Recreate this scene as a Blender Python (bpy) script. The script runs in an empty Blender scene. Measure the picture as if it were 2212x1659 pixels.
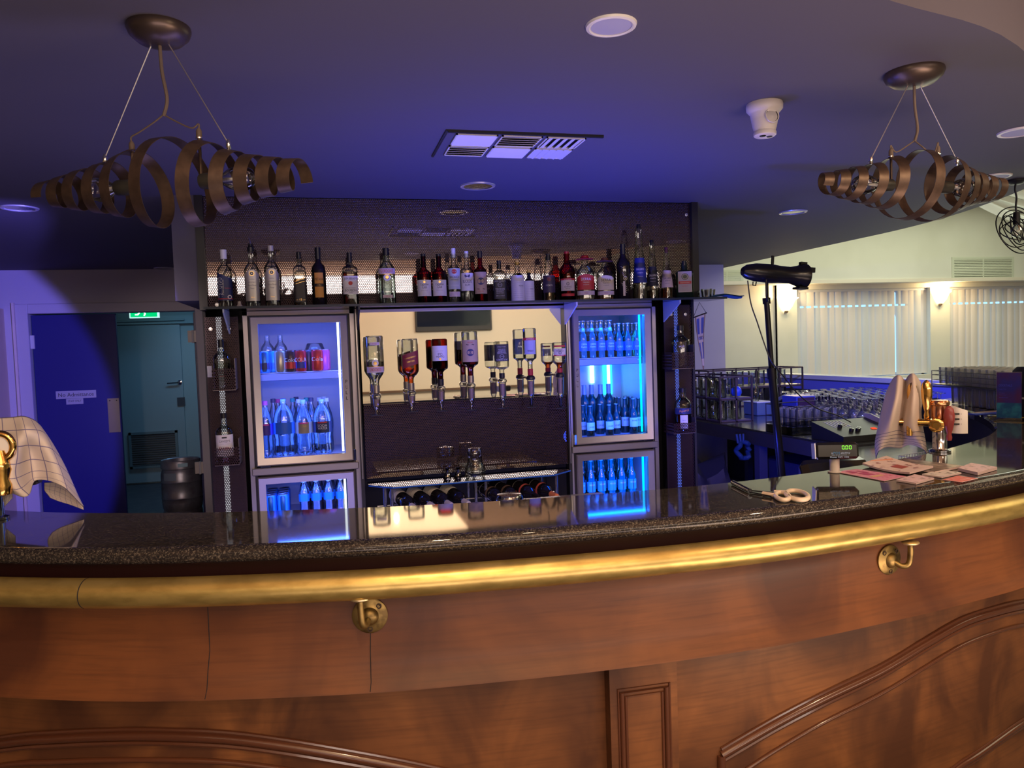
import bpy, math, random
from math import sin, cos, pi, radians as rad, sqrt, atan2
from mathutils import Matrix, Vector as V
random.seed(7)
SC = bpy.context.scene
COL = SC.collection
# ------------------------------------------------------------ camera
FPX = 1630.0; CXP = 1106.0; CYP = 829.5
CAMZ = 1.55
RC = Matrix.Rotation(rad(-14), 3, 'Z') @ Matrix.Rotation(rad(90-2.75), 3, 'X') @ Matrix.Rotation(rad(-2), 3, 'Z')
cd = bpy.data.cameras.new('camera'); cam = bpy.data.objects.new('camera', cd); COL.objects.link(cam)
cam.location = (0, 0, CAMZ); cam.rotation_euler = RC.to_euler()
cd.sensor_fit = 'HORIZONTAL'; cd.sensor_width = 36; cd.lens = 36*FPX/2212.0; cd.clip_start = .05
SC.camera = cam
O3 = V((0, 0, CAMZ))
def ray(x, y): return RC @ V(((x-CXP)/FPX, -(y-CYP)/FPX, -1))
def aY(x, y, Y): d = ray(x, y); return O3 + d*(Y/d.y)
def aX(x, y, X): d = ray(x, y); return O3 + d*(X/d.x)
def aZ(x, y, Z): d = ray(x, y); return O3 + d*((Z-CAMZ)/d.z)
# ------------------------------------------------------------ materials
MATS = {}
def nodes(name):
    m = bpy.data.materials.new(name); m.use_nodes = True; nt = m.node_tree; nt.nodes.clear()
    return m, nt, nt.nodes, nt.links
def M(name, col=(.8, .8, .8), rough=.5, metal=0., emis=None, es=1., coat=0., spec=.5, noise=None, bump=None, trans=0., sheen=0.):
    if name in MATS: return MATS[name]
    m, nt, N, L = nodes(name); o = N.new('ShaderNodeOutputMaterial'); b = N.new('ShaderNodeBsdfPrincipled')
    b.inputs['Base Color'].default_value = (*col, 1); b.inputs['Roughness'].default_value = rough
    b.inputs['Metallic'].default_value = metal; b.inputs['Coat Weight'].default_value = coat
    b.inputs['Coat Roughness'].default_value = .08
    b.inputs['Specular IOR Level'].default_value = spec; b.inputs['Transmission Weight'].default_value = trans
    if sheen: b.inputs['Sheen Weight'].default_value = sheen
    if emis: b.inputs['Emission Color'].default_value = (*emis, 1); b.inputs['Emission Strength'].default_value = es
    if noise:   # (scale, colour2, detail, lo, hi)
        tc = N.new('ShaderNodeTexCoord'); n = N.new('ShaderNodeTexNoise'); n.inputs['Scale'].default_value = noise[0]
        n.inputs['Detail'].default_value = noise[2]; r = N.new('ShaderNodeValToRGB')
        r.color_ramp.elements[0].position = noise[3]; r.color_ramp.elements[1].position = noise[4]
        r.color_ramp.elements[0].color = (*col, 1); r.color_ramp.elements[1].color = (*noise[1], 1)
        mp = N.new('ShaderNodeMapping')
        if len(noise) > 5: mp.inputs['Scale'].default_value = noise[5]
        L.new(tc.outputs['Object'], mp.inputs['Vector']); L.new(mp.outputs['Vector'], n.inputs['Vector'])
        L.new(n.outputs['Fac'], r.inputs['Fac']); L.new(r.outputs['Color'], b.inputs['Base Color'])
    if bump:
        tc2 = N.new('ShaderNodeTexCoord'); n2 = N.new('ShaderNodeTexNoise'); n2.inputs['Scale'].default_value = bump[0]; n2.inputs['Detail'].default_value = 3
        bp = N.new('ShaderNodeBump'); bp.inputs['Strength'].default_value = bump[1]; bp.inputs['Distance'].default_value = .002
        L.new(tc2.outputs['Object'], n2.inputs['Vector']); L.new(n2.outputs['Fac'], bp.inputs['Height']); L.new(bp.outputs['Normal'], b.inputs['Normal'])
    L.new(b.outputs[0], o.inputs[0]); MATS[name] = m; return m
def EM(name, col, s):
    if name in MATS: return MATS[name]
    m, nt, N, L = nodes(name); o = N.new('ShaderNodeOutputMaterial'); e = N.new('ShaderNodeEmission')
    e.inputs[0].default_value = (*col, 1); e.inputs[1].default_value = s; L.new(e.outputs[0], o.inputs[0]); MATS[name] = m; return m
def GL(name, tint=(.93, .96, .95), edge=(.35, .38, .37), refl=.25, rough=.02, haze=0):
    """thin glass: clear when seen face on, darker at the turning edge, with a gloss coat"""
    if name in MATS: return MATS[name]
    m, nt, N, L = nodes(name); o = N.new('ShaderNodeOutputMaterial')
    t = N.new('ShaderNodeBsdfTransparent'); g = N.new('ShaderNodeBsdfGlossy'); g.inputs['Roughness'].default_value = rough
    lw = N.new('ShaderNodeLayerWeight'); lw.inputs[0].default_value = .35
    mx = N.new('ShaderNodeMix'); mx.data_type = 'RGBA'
    pw = N.new('ShaderNodeMath'); pw.operation = 'POWER'; pw.inputs[1].default_value = 2.2
    L.new(lw.outputs['Facing'], pw.inputs[0]); L.new(pw.outputs[0], mx.inputs['Factor'])
    mx.inputs[6].default_value = (*tint, 1); mx.inputs[7].default_value = (*edge, 1)
    L.new(mx.outputs[2], t.inputs[0])
    fr = N.new('ShaderNodeFresnel'); fr.inputs[0].default_value = 1.5
    mm = N.new('ShaderNodeMath'); mm.operation = 'MULTIPLY_ADD'; mm.inputs[1].default_value = .8; mm.inputs[2].default_value = refl*.2
    L.new(fr.outputs[0], mm.inputs[0])
    s = N.new('ShaderNodeMixShader'); L.new(mm.outputs[0], s.inputs[0]); L.new(t.outputs[0], s.inputs[1]); L.new(g.outputs[0], s.inputs[2])
    if haze:
        df = N.new('ShaderNodeBsdfDiffuse'); df.inputs[0].default_value = (.8, .85, .82, 1); s2 = N.new('ShaderNodeMixShader'); s2.inputs[0].default_value = haze
        L.new(s.outputs[0], s2.inputs[1]); L.new(df.outputs[0], s2.inputs[2]); s = s2
    L.new(s.outputs[0], o.inputs[0]); MATS[name] = m; return m
def wood(name, c1, c2, c3, scale=(1, 1, 1)):
    m, nt, N, L = nodes(name); o = N.new('ShaderNodeOutputMaterial'); b = N.new('ShaderNodeBsdfPrincipled')
    tc = N.new('ShaderNodeTexCoord'); mp = N.new('ShaderNodeMapping'); mp.inputs['Scale'].default_value = scale
    n1 = N.new('ShaderNodeTexNoise'); n1.inputs['Scale'].default_value = 2.6; n1.inputs['Detail'].default_value = 4; n1.inputs['Distortion'].default_value = .8
    r1 = N.new('ShaderNodeValToRGB'); r1.color_ramp.elements[0].position = .38; r1.color_ramp.elements[1].position = .66
    r1.color_ramp.elements[0].color = (*c1, 1); r1.color_ramp.elements[1].color = (*c2, 1)
    mp2 = N.new('ShaderNodeMapping'); mp2.inputs['Scale'].default_value = (3, 3, 60)
    n2 = N.new('ShaderNodeTexNoise'); n2.inputs['Scale'].default_value = 2; n2.inputs['Detail'].default_value = 6
    mx = N.new('ShaderNodeMix'); mx.data_type = 'RGBA'; mx.inputs[7].default_value = (*c3, 1)
    r2 = N.new('ShaderNodeMapRange'); r2.inputs[1].default_value = .45; r2.inputs[2].default_value = .8; r2.inputs[4].default_value = .45
    L.new(tc.outputs['Object'], mp.inputs[0]); L.new(tc.outputs['Object'], mp2.inputs[0]); L.new(mp.outputs[0], n1.inputs['Vector']); L.new(mp2.outputs[0], n2.inputs['Vector'])
    L.new(n1.outputs['Fac'], r1.inputs[0]); L.new(r1.outputs[0], mx.inputs[6]); L.new(n2.outputs['Fac'], r2.inputs[0]); L.new(r2.outputs[0], mx.inputs['Factor'])
    L.new(mx.outputs[2], b.inputs['Base Color']); b.inputs['Roughness'].default_value = .48; b.inputs['Specular IOR Level'].default_value = .35; b.inputs['Coat Weight'].default_value = .06; b.inputs['Coat Roughness'].default_value = .2
    n3 = N.new('ShaderNodeTexNoise'); n3.inputs['Scale'].default_value = 9; bp = N.new('ShaderNodeBump'); bp.inputs['Strength'].default_value = .15; bp.inputs['Distance'].default_value = .004
    L.new(tc.outputs['Object'], n3.inputs['Vector']); L.new(n3.outputs[0], bp.inputs['Height']); L.new(bp.outputs[0], b.inputs['Normal'])
    L.new(b.outputs[0], o.inputs[0]); MATS[name] = m; return m
def granite():
    m, nt, N, L = nodes('granite'); o = N.new('ShaderNodeOutputMaterial'); b = N.new('ShaderNodeBsdfPrincipled')
    tc = N.new('ShaderNodeTexCoord'); v = N.new('ShaderNodeTexVoronoi'); v.inputs['Scale'].default_value = 420
    n = N.new('ShaderNodeTexNoise'); n.inputs['Scale'].default_value = 200; n.inputs['Detail'].default_value = 5
    r = N.new('ShaderNodeValToRGB'); e = r.color_ramp.elements; e[0].position = .45; e[0].color = (.017, .015, .017, 1); e[1].position = .78; e[1].color = (.135, .118, .10, 1)
    e2 = e.new(.62); e2.color = (.036, .031, .030, 1)
    mx = N.new('ShaderNodeMath'); mx.operation = 'MULTIPLY_ADD'; mx.inputs[1].default_value = .35
    sp = N.new('ShaderNodeSeparateColor')
    L.new(tc.outputs['Object'], v.inputs['Vector']); L.new(tc.outputs['Object'], n.inputs['Vector'])
    L.new(v.outputs['Color'], sp.inputs[0]); L.new(sp.outputs[0], mx.inputs[0])
    s2 = N.new('ShaderNodeMath'); s2.operation = 'MULTIPLY'; s2.inputs[1].default_value = .75; L.new(n.outputs['Fac'], s2.inputs[0]); L.new(s2.outputs[0], mx.inputs[2])
    L.new(mx.outputs[0], r.inputs[0]); L.new(r.outputs[0], b.inputs['Base Color'])
    b.inputs['Roughness'].default_value = .045; b.inputs['IOR'].default_value = 1.42
    L.new(b.outputs[0], o.inputs[0]); MATS['granite'] = m; return m
def perforated(name, col, pitch=.0105, hole=.0037):
    """punched sheet: staggered round holes are see-through"""
    m, nt, N, L = nodes(name); o = N.new('ShaderNodeOutputMaterial'); b = N.new('ShaderNodeBsdfPrincipled'); t = N.new('ShaderNodeBsdfTransparent')
    b.inputs['Base Color'].default_value = (*col, 1); b.inputs['Roughness'].default_value = .42; b.inputs['Metallic'].default_value = .45
    tc = N.new('ShaderNodeTexCoord'); sx = N.new('ShaderNodeSeparateXYZ'); L.new(tc.outputs['Object'], sx.inputs[0])
    def mt(op, a, c=None):
        n = N.new('ShaderNodeMath'); n.operation = op
        for i, q in enumerate((a, c)):
            if q is None: continue
            if isinstance(q, (int, float)): n.inputs[i].default_value = q
            else: L.new(q, n.inputs[i])
        return n.outputs[0]
    pv = pitch*1.732
    def lat(ox, oz):
        fx = mt('SUBTRACT', mt('FRACT', mt('ADD', mt('DIVIDE', sx.outputs[0], pitch), 100+ox)), .5)
        fz = mt('SUBTRACT', mt('FRACT', mt('ADD', mt('DIVIDE', sx.outputs[2], pv), 100+oz)), .5)
        ax = mt('MULTIPLY', fx, pitch); az = mt('MULTIPLY', fz, pv)
        return mt('SQRT', mt('ADD', mt('MULTIPLY', ax, ax), mt('MULTIPLY', az, az)))
    d = mt('MINIMUM', lat(0, 0), lat(.5, .5)); k = mt('LESS_THAN', d, hole)
    s = N.new('ShaderNodeMixShader'); L.new(k, s.inputs[0]); L.new(b.outputs[0], s.inputs[1]); L.new(t.outputs[0], s.inputs[2]); L.new(s.outputs[0], o.inputs[0])
    MATS[name] = m; return m
def check_cloth(name, base, line, sx_, sz_, w, stripes=False):
    m, nt, N, L = nodes(name); o = N.new('ShaderNodeOutputMaterial'); b = N.new('ShaderNodeBsdfPrincipled'); b.inputs['Roughness'].default_value = .9
    uv = N.new('ShaderNodeUVMap'); sp = N.new('ShaderNodeSeparateXYZ'); L.new(uv.outputs[0], sp.inputs[0])
    def st(out, per):
        a = N.new('ShaderNodeMath'); a.operation = 'MULTIPLY'; a.inputs[1].default_value = per; L.new(out, a.inputs[0])
        f = N.new('ShaderNodeMath'); f.operation = 'FRACT'; L.new(a.outputs[0], f.inputs[0])
        g = N.new('ShaderNodeMath'); g.operation = 'LESS_THAN'; g.inputs[1].default_value = w; L.new(f.outputs[0], g.inputs[0]); return g.outputs[0]
    a = st(sp.outputs[1], sz_)
    if not stripes:
        c = st(sp.outputs[0], sx_); q = N.new('ShaderNodeMath'); q.operation = 'MAXIMUM'; L.new(a, q.inputs[0]); L.new(c, q.inputs[1]); a = q.outputs[0]
    else:
        lt = N.new('ShaderNodeMath'); lt.operation = 'LESS_THAN'; lt.inputs[1].default_value = stripes; L.new(sp.outputs[1], lt.inputs[0])
        q = N.new('ShaderNodeMath'); q.operation = 'MULTIPLY'; L.new(a, q.inputs[0]); L.new(lt.outputs[0], q.inputs[1]); a = q.outputs[0]
    mx = N.new('ShaderNodeMix'); mx.data_type = 'RGBA'; mx.inputs[6].default_value = (*base, 1); mx.inputs[7].default_value = (*line, 1)
    L.new(a, mx.inputs['Factor']); L.new(mx.outputs[2], b.inputs['Base Color']); L.new(b.outputs[0], o.inputs[0]); MATS[name] = m; return m
# ------------------------------------------------------------ mesh builder
class MB:
    def __init__(s): s.v = []; s.f = []; s.m = []; s.mats = []; s.sm = []; s.uv = None
    def mi(s, mat):
        if mat not in s.mats: s.mats.append(mat)
        return s.mats.index(mat)
    def add(s, vs, fs, mat, T=None, smooth=True):
        k = len(s.v); i = s.mi(mat)
        s.v += [tuple(T @ V(p)) if T else tuple(p) for p in vs]
        for f in fs: s.f.append([a+k for a in f]); s.m.append(i); s.sm.append(smooth)
        return s
    def box(s, x0, x1, y0, y1, z0, z1, mat, T=None, bev=0):
        if bev:
            b = min(bev, (x1-x0)*.45, (y1-y0)*.45, (z1-z0)*.45); P = []
            for zz, e in ((z0, b), (z0+b, 0), (z1-b, 0), (z1, b)):
                a0, a1, c0, c1 = x0+e, x1-e, y0+e, y1-e; c = b if e == 0 else b*.3
                P.append([(a0+c, c0, zz), (a1-c, c0, zz), (a1, c0+c, zz), (a1, c1-c, zz), (a1-c, c1, zz), (a0+c, c1, zz), (a0, c1-c, zz), (a0, c0+c, zz)])
            vs = sum(P, []); fs = [list(range(7, -1, -1)), list(range(24, 32))]
            for r in range(3):
                for i in range(8): j = (i+1) % 8; fs.append([r*8+i, r*8+j, r*8+8+j, r*8+8+i])
            return s.add(vs, fs, mat, T, False)
        vs = [(x, y, z) for z in (z0, z1) for x, y in ((x0, y0), (x1, y0), (x1, y1), (x0, y1))]
        return s.add(vs, [(3, 2, 1, 0), (4, 5, 6, 7), (0, 1, 5, 4), (1, 2, 6, 5), (2, 3, 7, 6), (3, 0, 4, 7)], mat, T, False)
    def lathe(s, prof, mat, T=None, seg=24, n=2., smooth=True, a0=0, a1=2*pi, sx=1, sy=1):
        full = abs(a1-a0-2*pi) < 1e-6; c = seg if full else seg+1; vs = []; fs = []
        for r, z in prof:
            for i in range(c):
                a = a0+(a1-a0)*i/seg; q = (abs(cos(a))**n+abs(sin(a))**n)**(-1/n)
                vs.append((r*q*cos(a)*sx, r*q*sin(a)*sy, z))
        for j in range(len(prof)-1):
            for i in range(seg):
                k = (i+1) % c; A = [j*c+i, j*c+k, j*c+c+k, j*c+c+i]
                fs.append(A)
        if full:
            if prof[0][0] > 1e-5: fs.append(list(range(c-1, -1, -1)))
            if prof[-1][0] > 1e-5: fs.append([(len(prof)-1)*c+i for i in range(c)])
        return s.add(vs, fs, mat, T, smooth)
    def tube(s, pts, r, mat, seg=8, T=None, closed=False, rs=None):
        pts = [V(p) for p in pts]; n = len(pts); vs = []; fs = []; up = V((0, 0, 1)); pu = None
        for i, p in enumerate(pts):
            a = pts[(i-1) % n] if closed or i else p; b = pts[(i+1) % n] if closed or i < n-1 else p
            t = (b-a).normalized() if (b-a).length > 1e-9 else V((1, 0, 0))
            if pu is None: u = t.cross(up if abs(t.z) < .95 else V((1, 0, 0))).normalized()
            else:
                u = pu-t*pu.dot(t); u = u.normalized() if u.length > 1e-6 else t.cross(up).normalized()
            pu = u; w = t.cross(u); rr = rs[i] if rs else r
            for k in range(seg): q = 2*pi*k/seg; vs.append(p+u*cos(q)*rr+w*sin(q)*rr)
        m = n if closed else n-1
        for i in range(m):
            for k in range(seg):
                k2 = (k+1) % seg; j = (i+1) % n; fs.append([i*seg+k, i*seg+k2, j*seg+k2, j*seg+k])
        if not closed: fs += [list(range(seg-1, -1, -1)), [(n-1)*seg+k for k in range(seg)]]
        return s.add(vs, fs, mat, T)
    def poly(s, pts, h, mat, T=None, z=0):
        """flat polygon in XY extruded upward by h"""
        n = len(pts); vs = [(x, y, z) for x, y in pts]+[(x, y, z+h) for x, y in pts]
        fs = [list(range(n-1, -1, -1)), list(range(n, 2*n))]+[[i, (i+1) % n, n+(i+1) % n, n+i] for i in range(n)]
        return s.add(vs, fs, mat, T, False)
    def grid(s, fn, nu, nv, mat, uvs=None, smooth=True, T=None):
        vs = [fn(i/nu, j/nv) for j in range(nv+1) for i in range(nu+1)]; w = nu+1
        fs = [[j*w+i, j*w+i+1, j*w+w+i+1, j*w+w+i] for j in range(nv) for i in range(nu)]
        return s.add(vs, fs, mat, T, smooth)
    def mesh(s, name):
        me = bpy.data.meshes.new(name); me.from_pydata(s.v, [], s.f)
        for m in s.mats: me.materials.append(m)
        me.polygons.foreach_set('material_index', s.m); me.polygons.foreach_set('use_smooth', s.sm)
        if s.uv:
            l = me.uv_layers.new(name='UVMap')
            for p in me.polygons:
                for li in p.loop_indices: l.data[li].uv = s.uv[me.loops[li].vertex_index]
        me.update(); return me
def sharp(o, ang=40):
    me = o.data
    try:
        me.set_sharp_from_angle(angle=rad(ang))
    except Exception: pass
def ob(name, mb, parent=None, loc=None, label=None, sh=40):
    o = bpy.data.objects.new(name, mb.mesh(name) if isinstance(mb, MB) else mb); COL.objects.link(o)
    if parent: o.parent = parent
    if loc is not None: o.location = loc
    if label: o['label'] = label
    if sh: sharp(o, sh)
    return o
def tag(o, label, cat, group=None, kind=None):
    o['label'] = label; o['category'] = cat
    if group: o['group'] = group
    if kind: o['kind'] = kind
    return o
def thing(name, label, cat, loc=(0, 0, 0), rz=0, group=None):
    o = bpy.data.objects.new(name, None); COL.objects.link(o); o.location = loc; o.rotation_euler = (0, 0, rz); o.empty_display_size = .05
    return tag(o, label, cat, group)
def one(name, mb, label, cat, loc=(0, 0, 0), group=None, kind=None, rot=None, sh=40):
    o = ob(name, mb, None, loc, sh=sh)
    if rot: o.rotation_euler = rot
    return tag(o, label, cat, group, kind)
def struct(name, mb, loc=(0, 0, 0), parent=None):
    o = ob(name, mb, parent, loc)
    if not parent: o['kind'] = 'structure'
    return o
def dup(root, loc, rz=None, label=None, group=None, rot=None):
    r = root.copy(); COL.objects.link(r); r.location = loc
    if rz is not None: r.rotation_euler = (0, 0, rz)
    if rot is not None: r.rotation_euler = rot
    if label: r['label'] = label
    if group: r['group'] = group
    for ch in KIDS(root):
        c = ch.copy(); COL.objects.link(c); c.parent = r
        for g in KIDS(ch):
            d = g.copy(); COL.objects.link(d); d.parent = c
    return r
def KIDS(o): return [c for c in COL.objects if c.parent is o]
# text as mesh triangles in the XY plane, centred, height h
TXT = {}
def text(s, h, w=None):
    key = s
    if key not in TXT:
        c = bpy.data.curves.new('t', 'FONT'); c.body = s; c.size = 1; c.resolution_u = 2; c.align_x = 'CENTER'
        o = bpy.data.objects.new('t', c); COL.objects.link(o)
        bpy.context.view_layer.update(); dg = bpy.context.evaluated_depsgraph_get()
        me = bpy.data.meshes.new_from_object(o.evaluated_get(dg))
        vs = [tuple(v.co) for v in me.vertices]; fs = [list(p.vertices) for p in me.polygons]
        bpy.data.objects.remove(o); bpy.data.curves.remove(c); bpy.data.meshes.remove(me)
        if vs:
            xs = [v[0] for v in vs]; ys = [v[1] for v in vs]; mx, my = (min(xs)+max(xs))/2, (min(ys)+max(ys))/2
            H = max(ys)-min(ys); W = max(xs)-min(xs)
            vs = [(x-mx, y-my) for x, y, _ in vs]
        else: H = W = 1
        TXT[key] = (vs, fs, W, H)
    vs, fs, W, H = TXT[key]; k = h/H; kx = k if w is None else w/W
    return [(x*kx, y*k) for x, y in vs], fs
def put_text(mb, s, h, mat, T, w=None):
    vs, fs = text(s, h, w); mb.add([(x, y, 0) for x, y in vs], fs, mat, T, False)
# ------------------------------------------------------------ shared materials
DARK = M('ceiling_dark', (.098, .09, .125), .75)
CREAM = M('cream_paint', (.58, .57, .46), .8, noise=(1.5, (.62, .61, .50), 2, .4, .6))
CREAM2 = M('warm_cream_paint', (.72, .67, .54), .8)
WHITEP = M('white_paint', (.62, .62, .66), .7)
LILAC = M('painted_wall', (.55, .52, .60), .75)
NAVY = M('navy_door_paint', (.006, .008, .16), .5)
BLACK = M('black_metal', (.012, .012, .015), .45)
BLACKG = M('black_gloss', (.01, .01, .012), .15)
STEEL = M('stainless', (.42, .39, .40), .3, .9)
CHROME = M('chrome', (.8, .8, .82), .08, 1)
BRASS = M('brushed_brass', (.66, .50, .17), .34, .8, noise=(14, (.50, .37, .12), 5, .42, .62, (1, 1, 3)), bump=(60, .12))
OLDBR = M('old_brass', (.34, .24, .09), .42, .9, noise=(40, (.16, .11, .045), 5, .45, .62))
POLBR = M('polished_brass', (.75, .45, .14), .12, 1)
WOODA = wood('stained_timber', (.075, .024, .012), (.165, .058, .020), (.045, .016, .009), (1.2, 1.2, .8))
WOODP = wood('panel_timber', (.085, .032, .015), (.24, .095, .032), (.055, .021, .011), (1.6, 1.6, 1.0))
MOULD = M('moulding_timber', (.10, .035, .018), .22, coat=.5)
FRIEZE = M('dark_frieze', (.022, .006, .007), .4)
GRAN = granite()
PERF = perforated('perforated_bronze', (.042, .018, .026))
MIRR = M('mirror', (.86, .87, .86), .015, 1)
GLASS = GL('clear_glass'); GLG = GL('green_tint_glass', (.80, .90, .86), (.15, .30, .26), .3)
PANE = GL('door_glass', (.93, .94, .97), (.7, .75, .8), 0, .01)
PAPER = M('paper_white', (.75, .72, .70), .6); INK = M('ink_black', (.015, .015, .02), .6)
GOLD = M('foil_gold', (.75, .48, .16), .3, .9); REDI = M('ink_red', (.55, .03, .035), .5); NAVYI = M('ink_navy', (.02, .03, .12), .5)
SILV = M('label_silver', (.42, .40, .38), .35, .4); SCR = M('screw_head', (.7, .7, .7), .3, .8)
RX = Matrix.Rotation(pi/2, 4, 'X')
def TR(x, y, z): return Matrix.Translation((x, y, z))
def face(x, y, z): return TR(x, y, z) @ RX       # text plane looking towards -Y
# ------------------------------------------------------------ bar curve (plan)
def crom(P, n):
    out = []; P = [V(p) for p in P]
    Q = [P[0]*2-P[1]]+P+[P[-1]*2-P[-2]]; seg = len(P)-1
    for i in range(n+1):
        t = i/n*seg; k = min(int(t), seg-1); u = t-k; a, b, c, d = Q[k:k+4]
        out.append(.5*((2*b)+(c-a)*u+(2*a-5*b+4*c-d)*u*u+(-a+3*b-3*c+d)*u**3))
    return out
FRONT = crom([(-2.7, 3.9), (-2.1, 3.05), (-1.45, 2.42), (-.95, 2.10), (-.48, 1.885), (0, 1.758), (.35, 1.708), (.72, 1.682), (1.07, 1.685), (1.42, 1.725), (1.72, 1.772), (2.05, 1.845), (2.5, 2.02), (3.0, 2.32), (3.45, 2.72), (3.8, 3.2), (4.05, 3.75), (4.15, 4.1)], 170)
BACK = crom([(-2.1, 4.2), (-1.75, 3.45), (-1.32, 2.86), (-.90, 2.49), (-.45, 2.265), (0, 2.128), (.36, 2.055), (.70, 2.022), (1.04, 2.015), (1.38, 2.05), (1.72, 2.125), (2.0, 2.205), (2.3, 2.335), (2.62, 2.51), (2.9, 2.74), (3.19, 3.08), (3.42, 3.45), (3.55, 3.95)], 170)
def nrm(C, i):
    a = C[max(i-1, 0)]; b = C[min(i+1, len(C)-1)]; t = (b-a).normalized(); return V((t.y, -t.x))     # outward, towards the customers
FN = [nrm(FRONT, i) for i in range(len(FRONT))]
def offc(o): return [p+n*o for p, n in zip(FRONT, FN)]
def onbar(px, py, o):
    """point where the sight line meets the vertical bar face at offset o"""
    d = ray(px, py); C = offc(o); best = None
    for i in range(len(C)-1):
        a, b = C[i], C[i+1]; e = b-a; den = d.x*e.y-d.y*e.x
        if abs(den) < 1e-9: continue
        t = (a.x*e.y-a.y*e.x)/den; u = (a.x*d.y-a.y*d.x)/den
        if t > .3 and (0 if i else -400) <= u <= (1 if i < len(C)-2 else 400) and (best is None or t < best[0]): best = (t, i+u)
    t, s = best; p = O3+d*t; i = max(0, min(int(s), len(C)-1)); return p, FN[i].copy(), s
def sweep(mb, C, NRM, prof, mat, i0=0, i1=None, caps=True):
    """prof: (outward, z) loop swept along the plan curve"""
    i1 = len(C)-1 if i1 is None else i1; n = len(prof); vs = []; fs = []
    for i in range(i0, i1+1):
        for o, z in prof: vs.append((C[i].x+NRM[i].x*o, C[i].y+NRM[i].y*o, z))
    m = i1-i0
    for i in range(m):
        for k in range(n): k2 = (k+1) % n; fs.append([i*n+k, (i+1)*n+k, (i+1)*n+k2, i*n+k2])
    if caps: fs += [list(range(n)), [m*n+k for k in range(n-1, -1, -1)]]
    mb.add(vs, fs, mat); return mb
# countertop
def counter():
    mb = MB(); prof = []; N = len(FRONT)
    vs = []; fs = []
    for i in range(N):
        p, q = FRONT[i], BACK[i]; nn = FN[i]
        sec = [(q.x, q.y, 1.085), (q.x, q.y, 1.117), (q.x+(p.x-q.x)*.02, q.y+(p.y-q.y)*.02, 1.125)]
        sec += [(p.x, p.y, 1.125)]
        for a in (70, 50, 30, 10, -10, -30, -50, -75): sec.append((p.x+nn.x*(.021*cos(rad(a))), p.y+nn.y*(.021*cos(rad(a))), 1.105+.02*sin(rad(a))))
        sec.append((p.x-nn.x*.01, p.y-nn.y*.01, 1.085))
        vs += sec
    c = len(sec)
    for i in range(N-1):
        for k in range(c): k2 = (k+1) % c; fs.append([i*c+k, (i+1)*c+k, (i+1)*c+k2, i*c+k2])
    fs += [list(range(c)), [(N-1)*c+k for k in range(c-1, -1, -1)]]
    mb.add(vs, fs, GRAN)
    for i_, f in enumerate(mb.f):
        if len(f) == 4 and f[0] % c in (0, 1, 2): mb.sm[i_] = False
    return mb
bar = thing('bar_counter', 'long curved bar counter with dark polished granite top and stained timber front', 'bar counter')
ob('countertop', counter(), bar, label='dark speckled granite with bullnose edge', sh=0)
mb = MB(); sweep(mb, FRONT, FN, [(-.012, 1.086), (-.05, 1.086), (-.05, .975), (-.02, .975), (-.016, 1.06)], FRIEZE); ob('frieze', mb, bar)
ap = [(-.012, .995), (-.006, .985), (-.008, .95), (-.006, .91), (0, .87), (.010, .83), (.024, .80), (.034, .785), (.036, .780), (.0, .776), (-.06, .776), (-.06, .995)]
mb = MB(); sweep(mb, FRONT, FN, ap, WOODA)
for px, zs in ((446, [.98, .93, .88, .84, .80, .783]), (786, [.955, .92, .86, .80, .783])):       # joints in the apron boards
    p, n, s = onbar(px, 1400, .01); i = int(round(s)); prev = None
    pts = []
    for z in zs:
        o = next((a[0]+(b[0]-a[0])*(a[1]-z)/(a[1]-b[1]+1e-9) for a, b in zip(ap[:-4], ap[1:-3]) if a[1] >= z >= b[1]), .03)
        pts.append((FRONT[i].x+FN[i].x*(o+.0003)+random.uniform(-.002, .002), FRONT[i].y+FN[i].y*(o+.0003), z))
    mb.tube(pts, .0009, INK, 4)
ob('apron', mb, bar, label='curved timber apron flaring out at its lower edge')
mb = MB(); sweep(mb, FRONT, FN, [(-.07, .78), (-.07, 0), (-.12, 0), (-.12, .78)], WOODP); ob('front_panel', mb, bar)
mb = MB(); sweep(mb, BACK, [nrm(BACK, i) for i in range(len(BACK))], [(.03, 1.086), (.03, 0), (.05, 0), (.05, 1.086)], M('bar_inside', (.03, .03, .045), .6)); ob('inner_wall', mb, bar)
# mouldings lie on the front panel
def onmould(pts, parent, name, r=.011, o=-.068, dbl=True):
    P = [onbar(x, y, o)[0] for x, y in pts]
    Q = crom(P, 60) if len(P) > 2 else P
    mb = MB(); mb.tube(Q, r, MOULD, 10)
    if dbl:
        mb.tube([q+V((0, 0, -r*1.5)) for q in Q], r*.55, MOULD, 8)
        mb.tube([q+V((0, 0, r*1.3)) for q in Q], r*.45, MOULD, 8)
    return ob(name, mb, parent)
onmould([(-300, 1655), (0, 1606), (120, 1595), (270, 1589), (400, 1591), (505, 1597), (620, 1612), (740, 1632), (900, 1662), (1060, 1700), (1250, 1760)], bar, 'moulding', .012)
onmould([(-300, 1700), (0, 1654), (120, 1646), (236, 1642), (380, 1642), (505, 1648), (640, 1666), (760, 1690), (950, 1735), (1205, 1812)], bar, 'moulding', .007, dbl=False)
RM = [(1558, 1631), (1600, 1606), (1680, 1560), (1780, 1508), (1900, 1450), (2000, 1390), (2080, 1345), (2150, 1322), (2212, 1308), (2290, 1300)]
onmould(RM, bar, 'moulding', .012)
onmould([(1612, 1662), (1680, 1618), (1780, 1560), (1900, 1500), (2000, 1440), (2080, 1393), (2150, 1366), (2212, 1350), (2290, 1345)], bar, 'moulding', .006, dbl=False)
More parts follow.
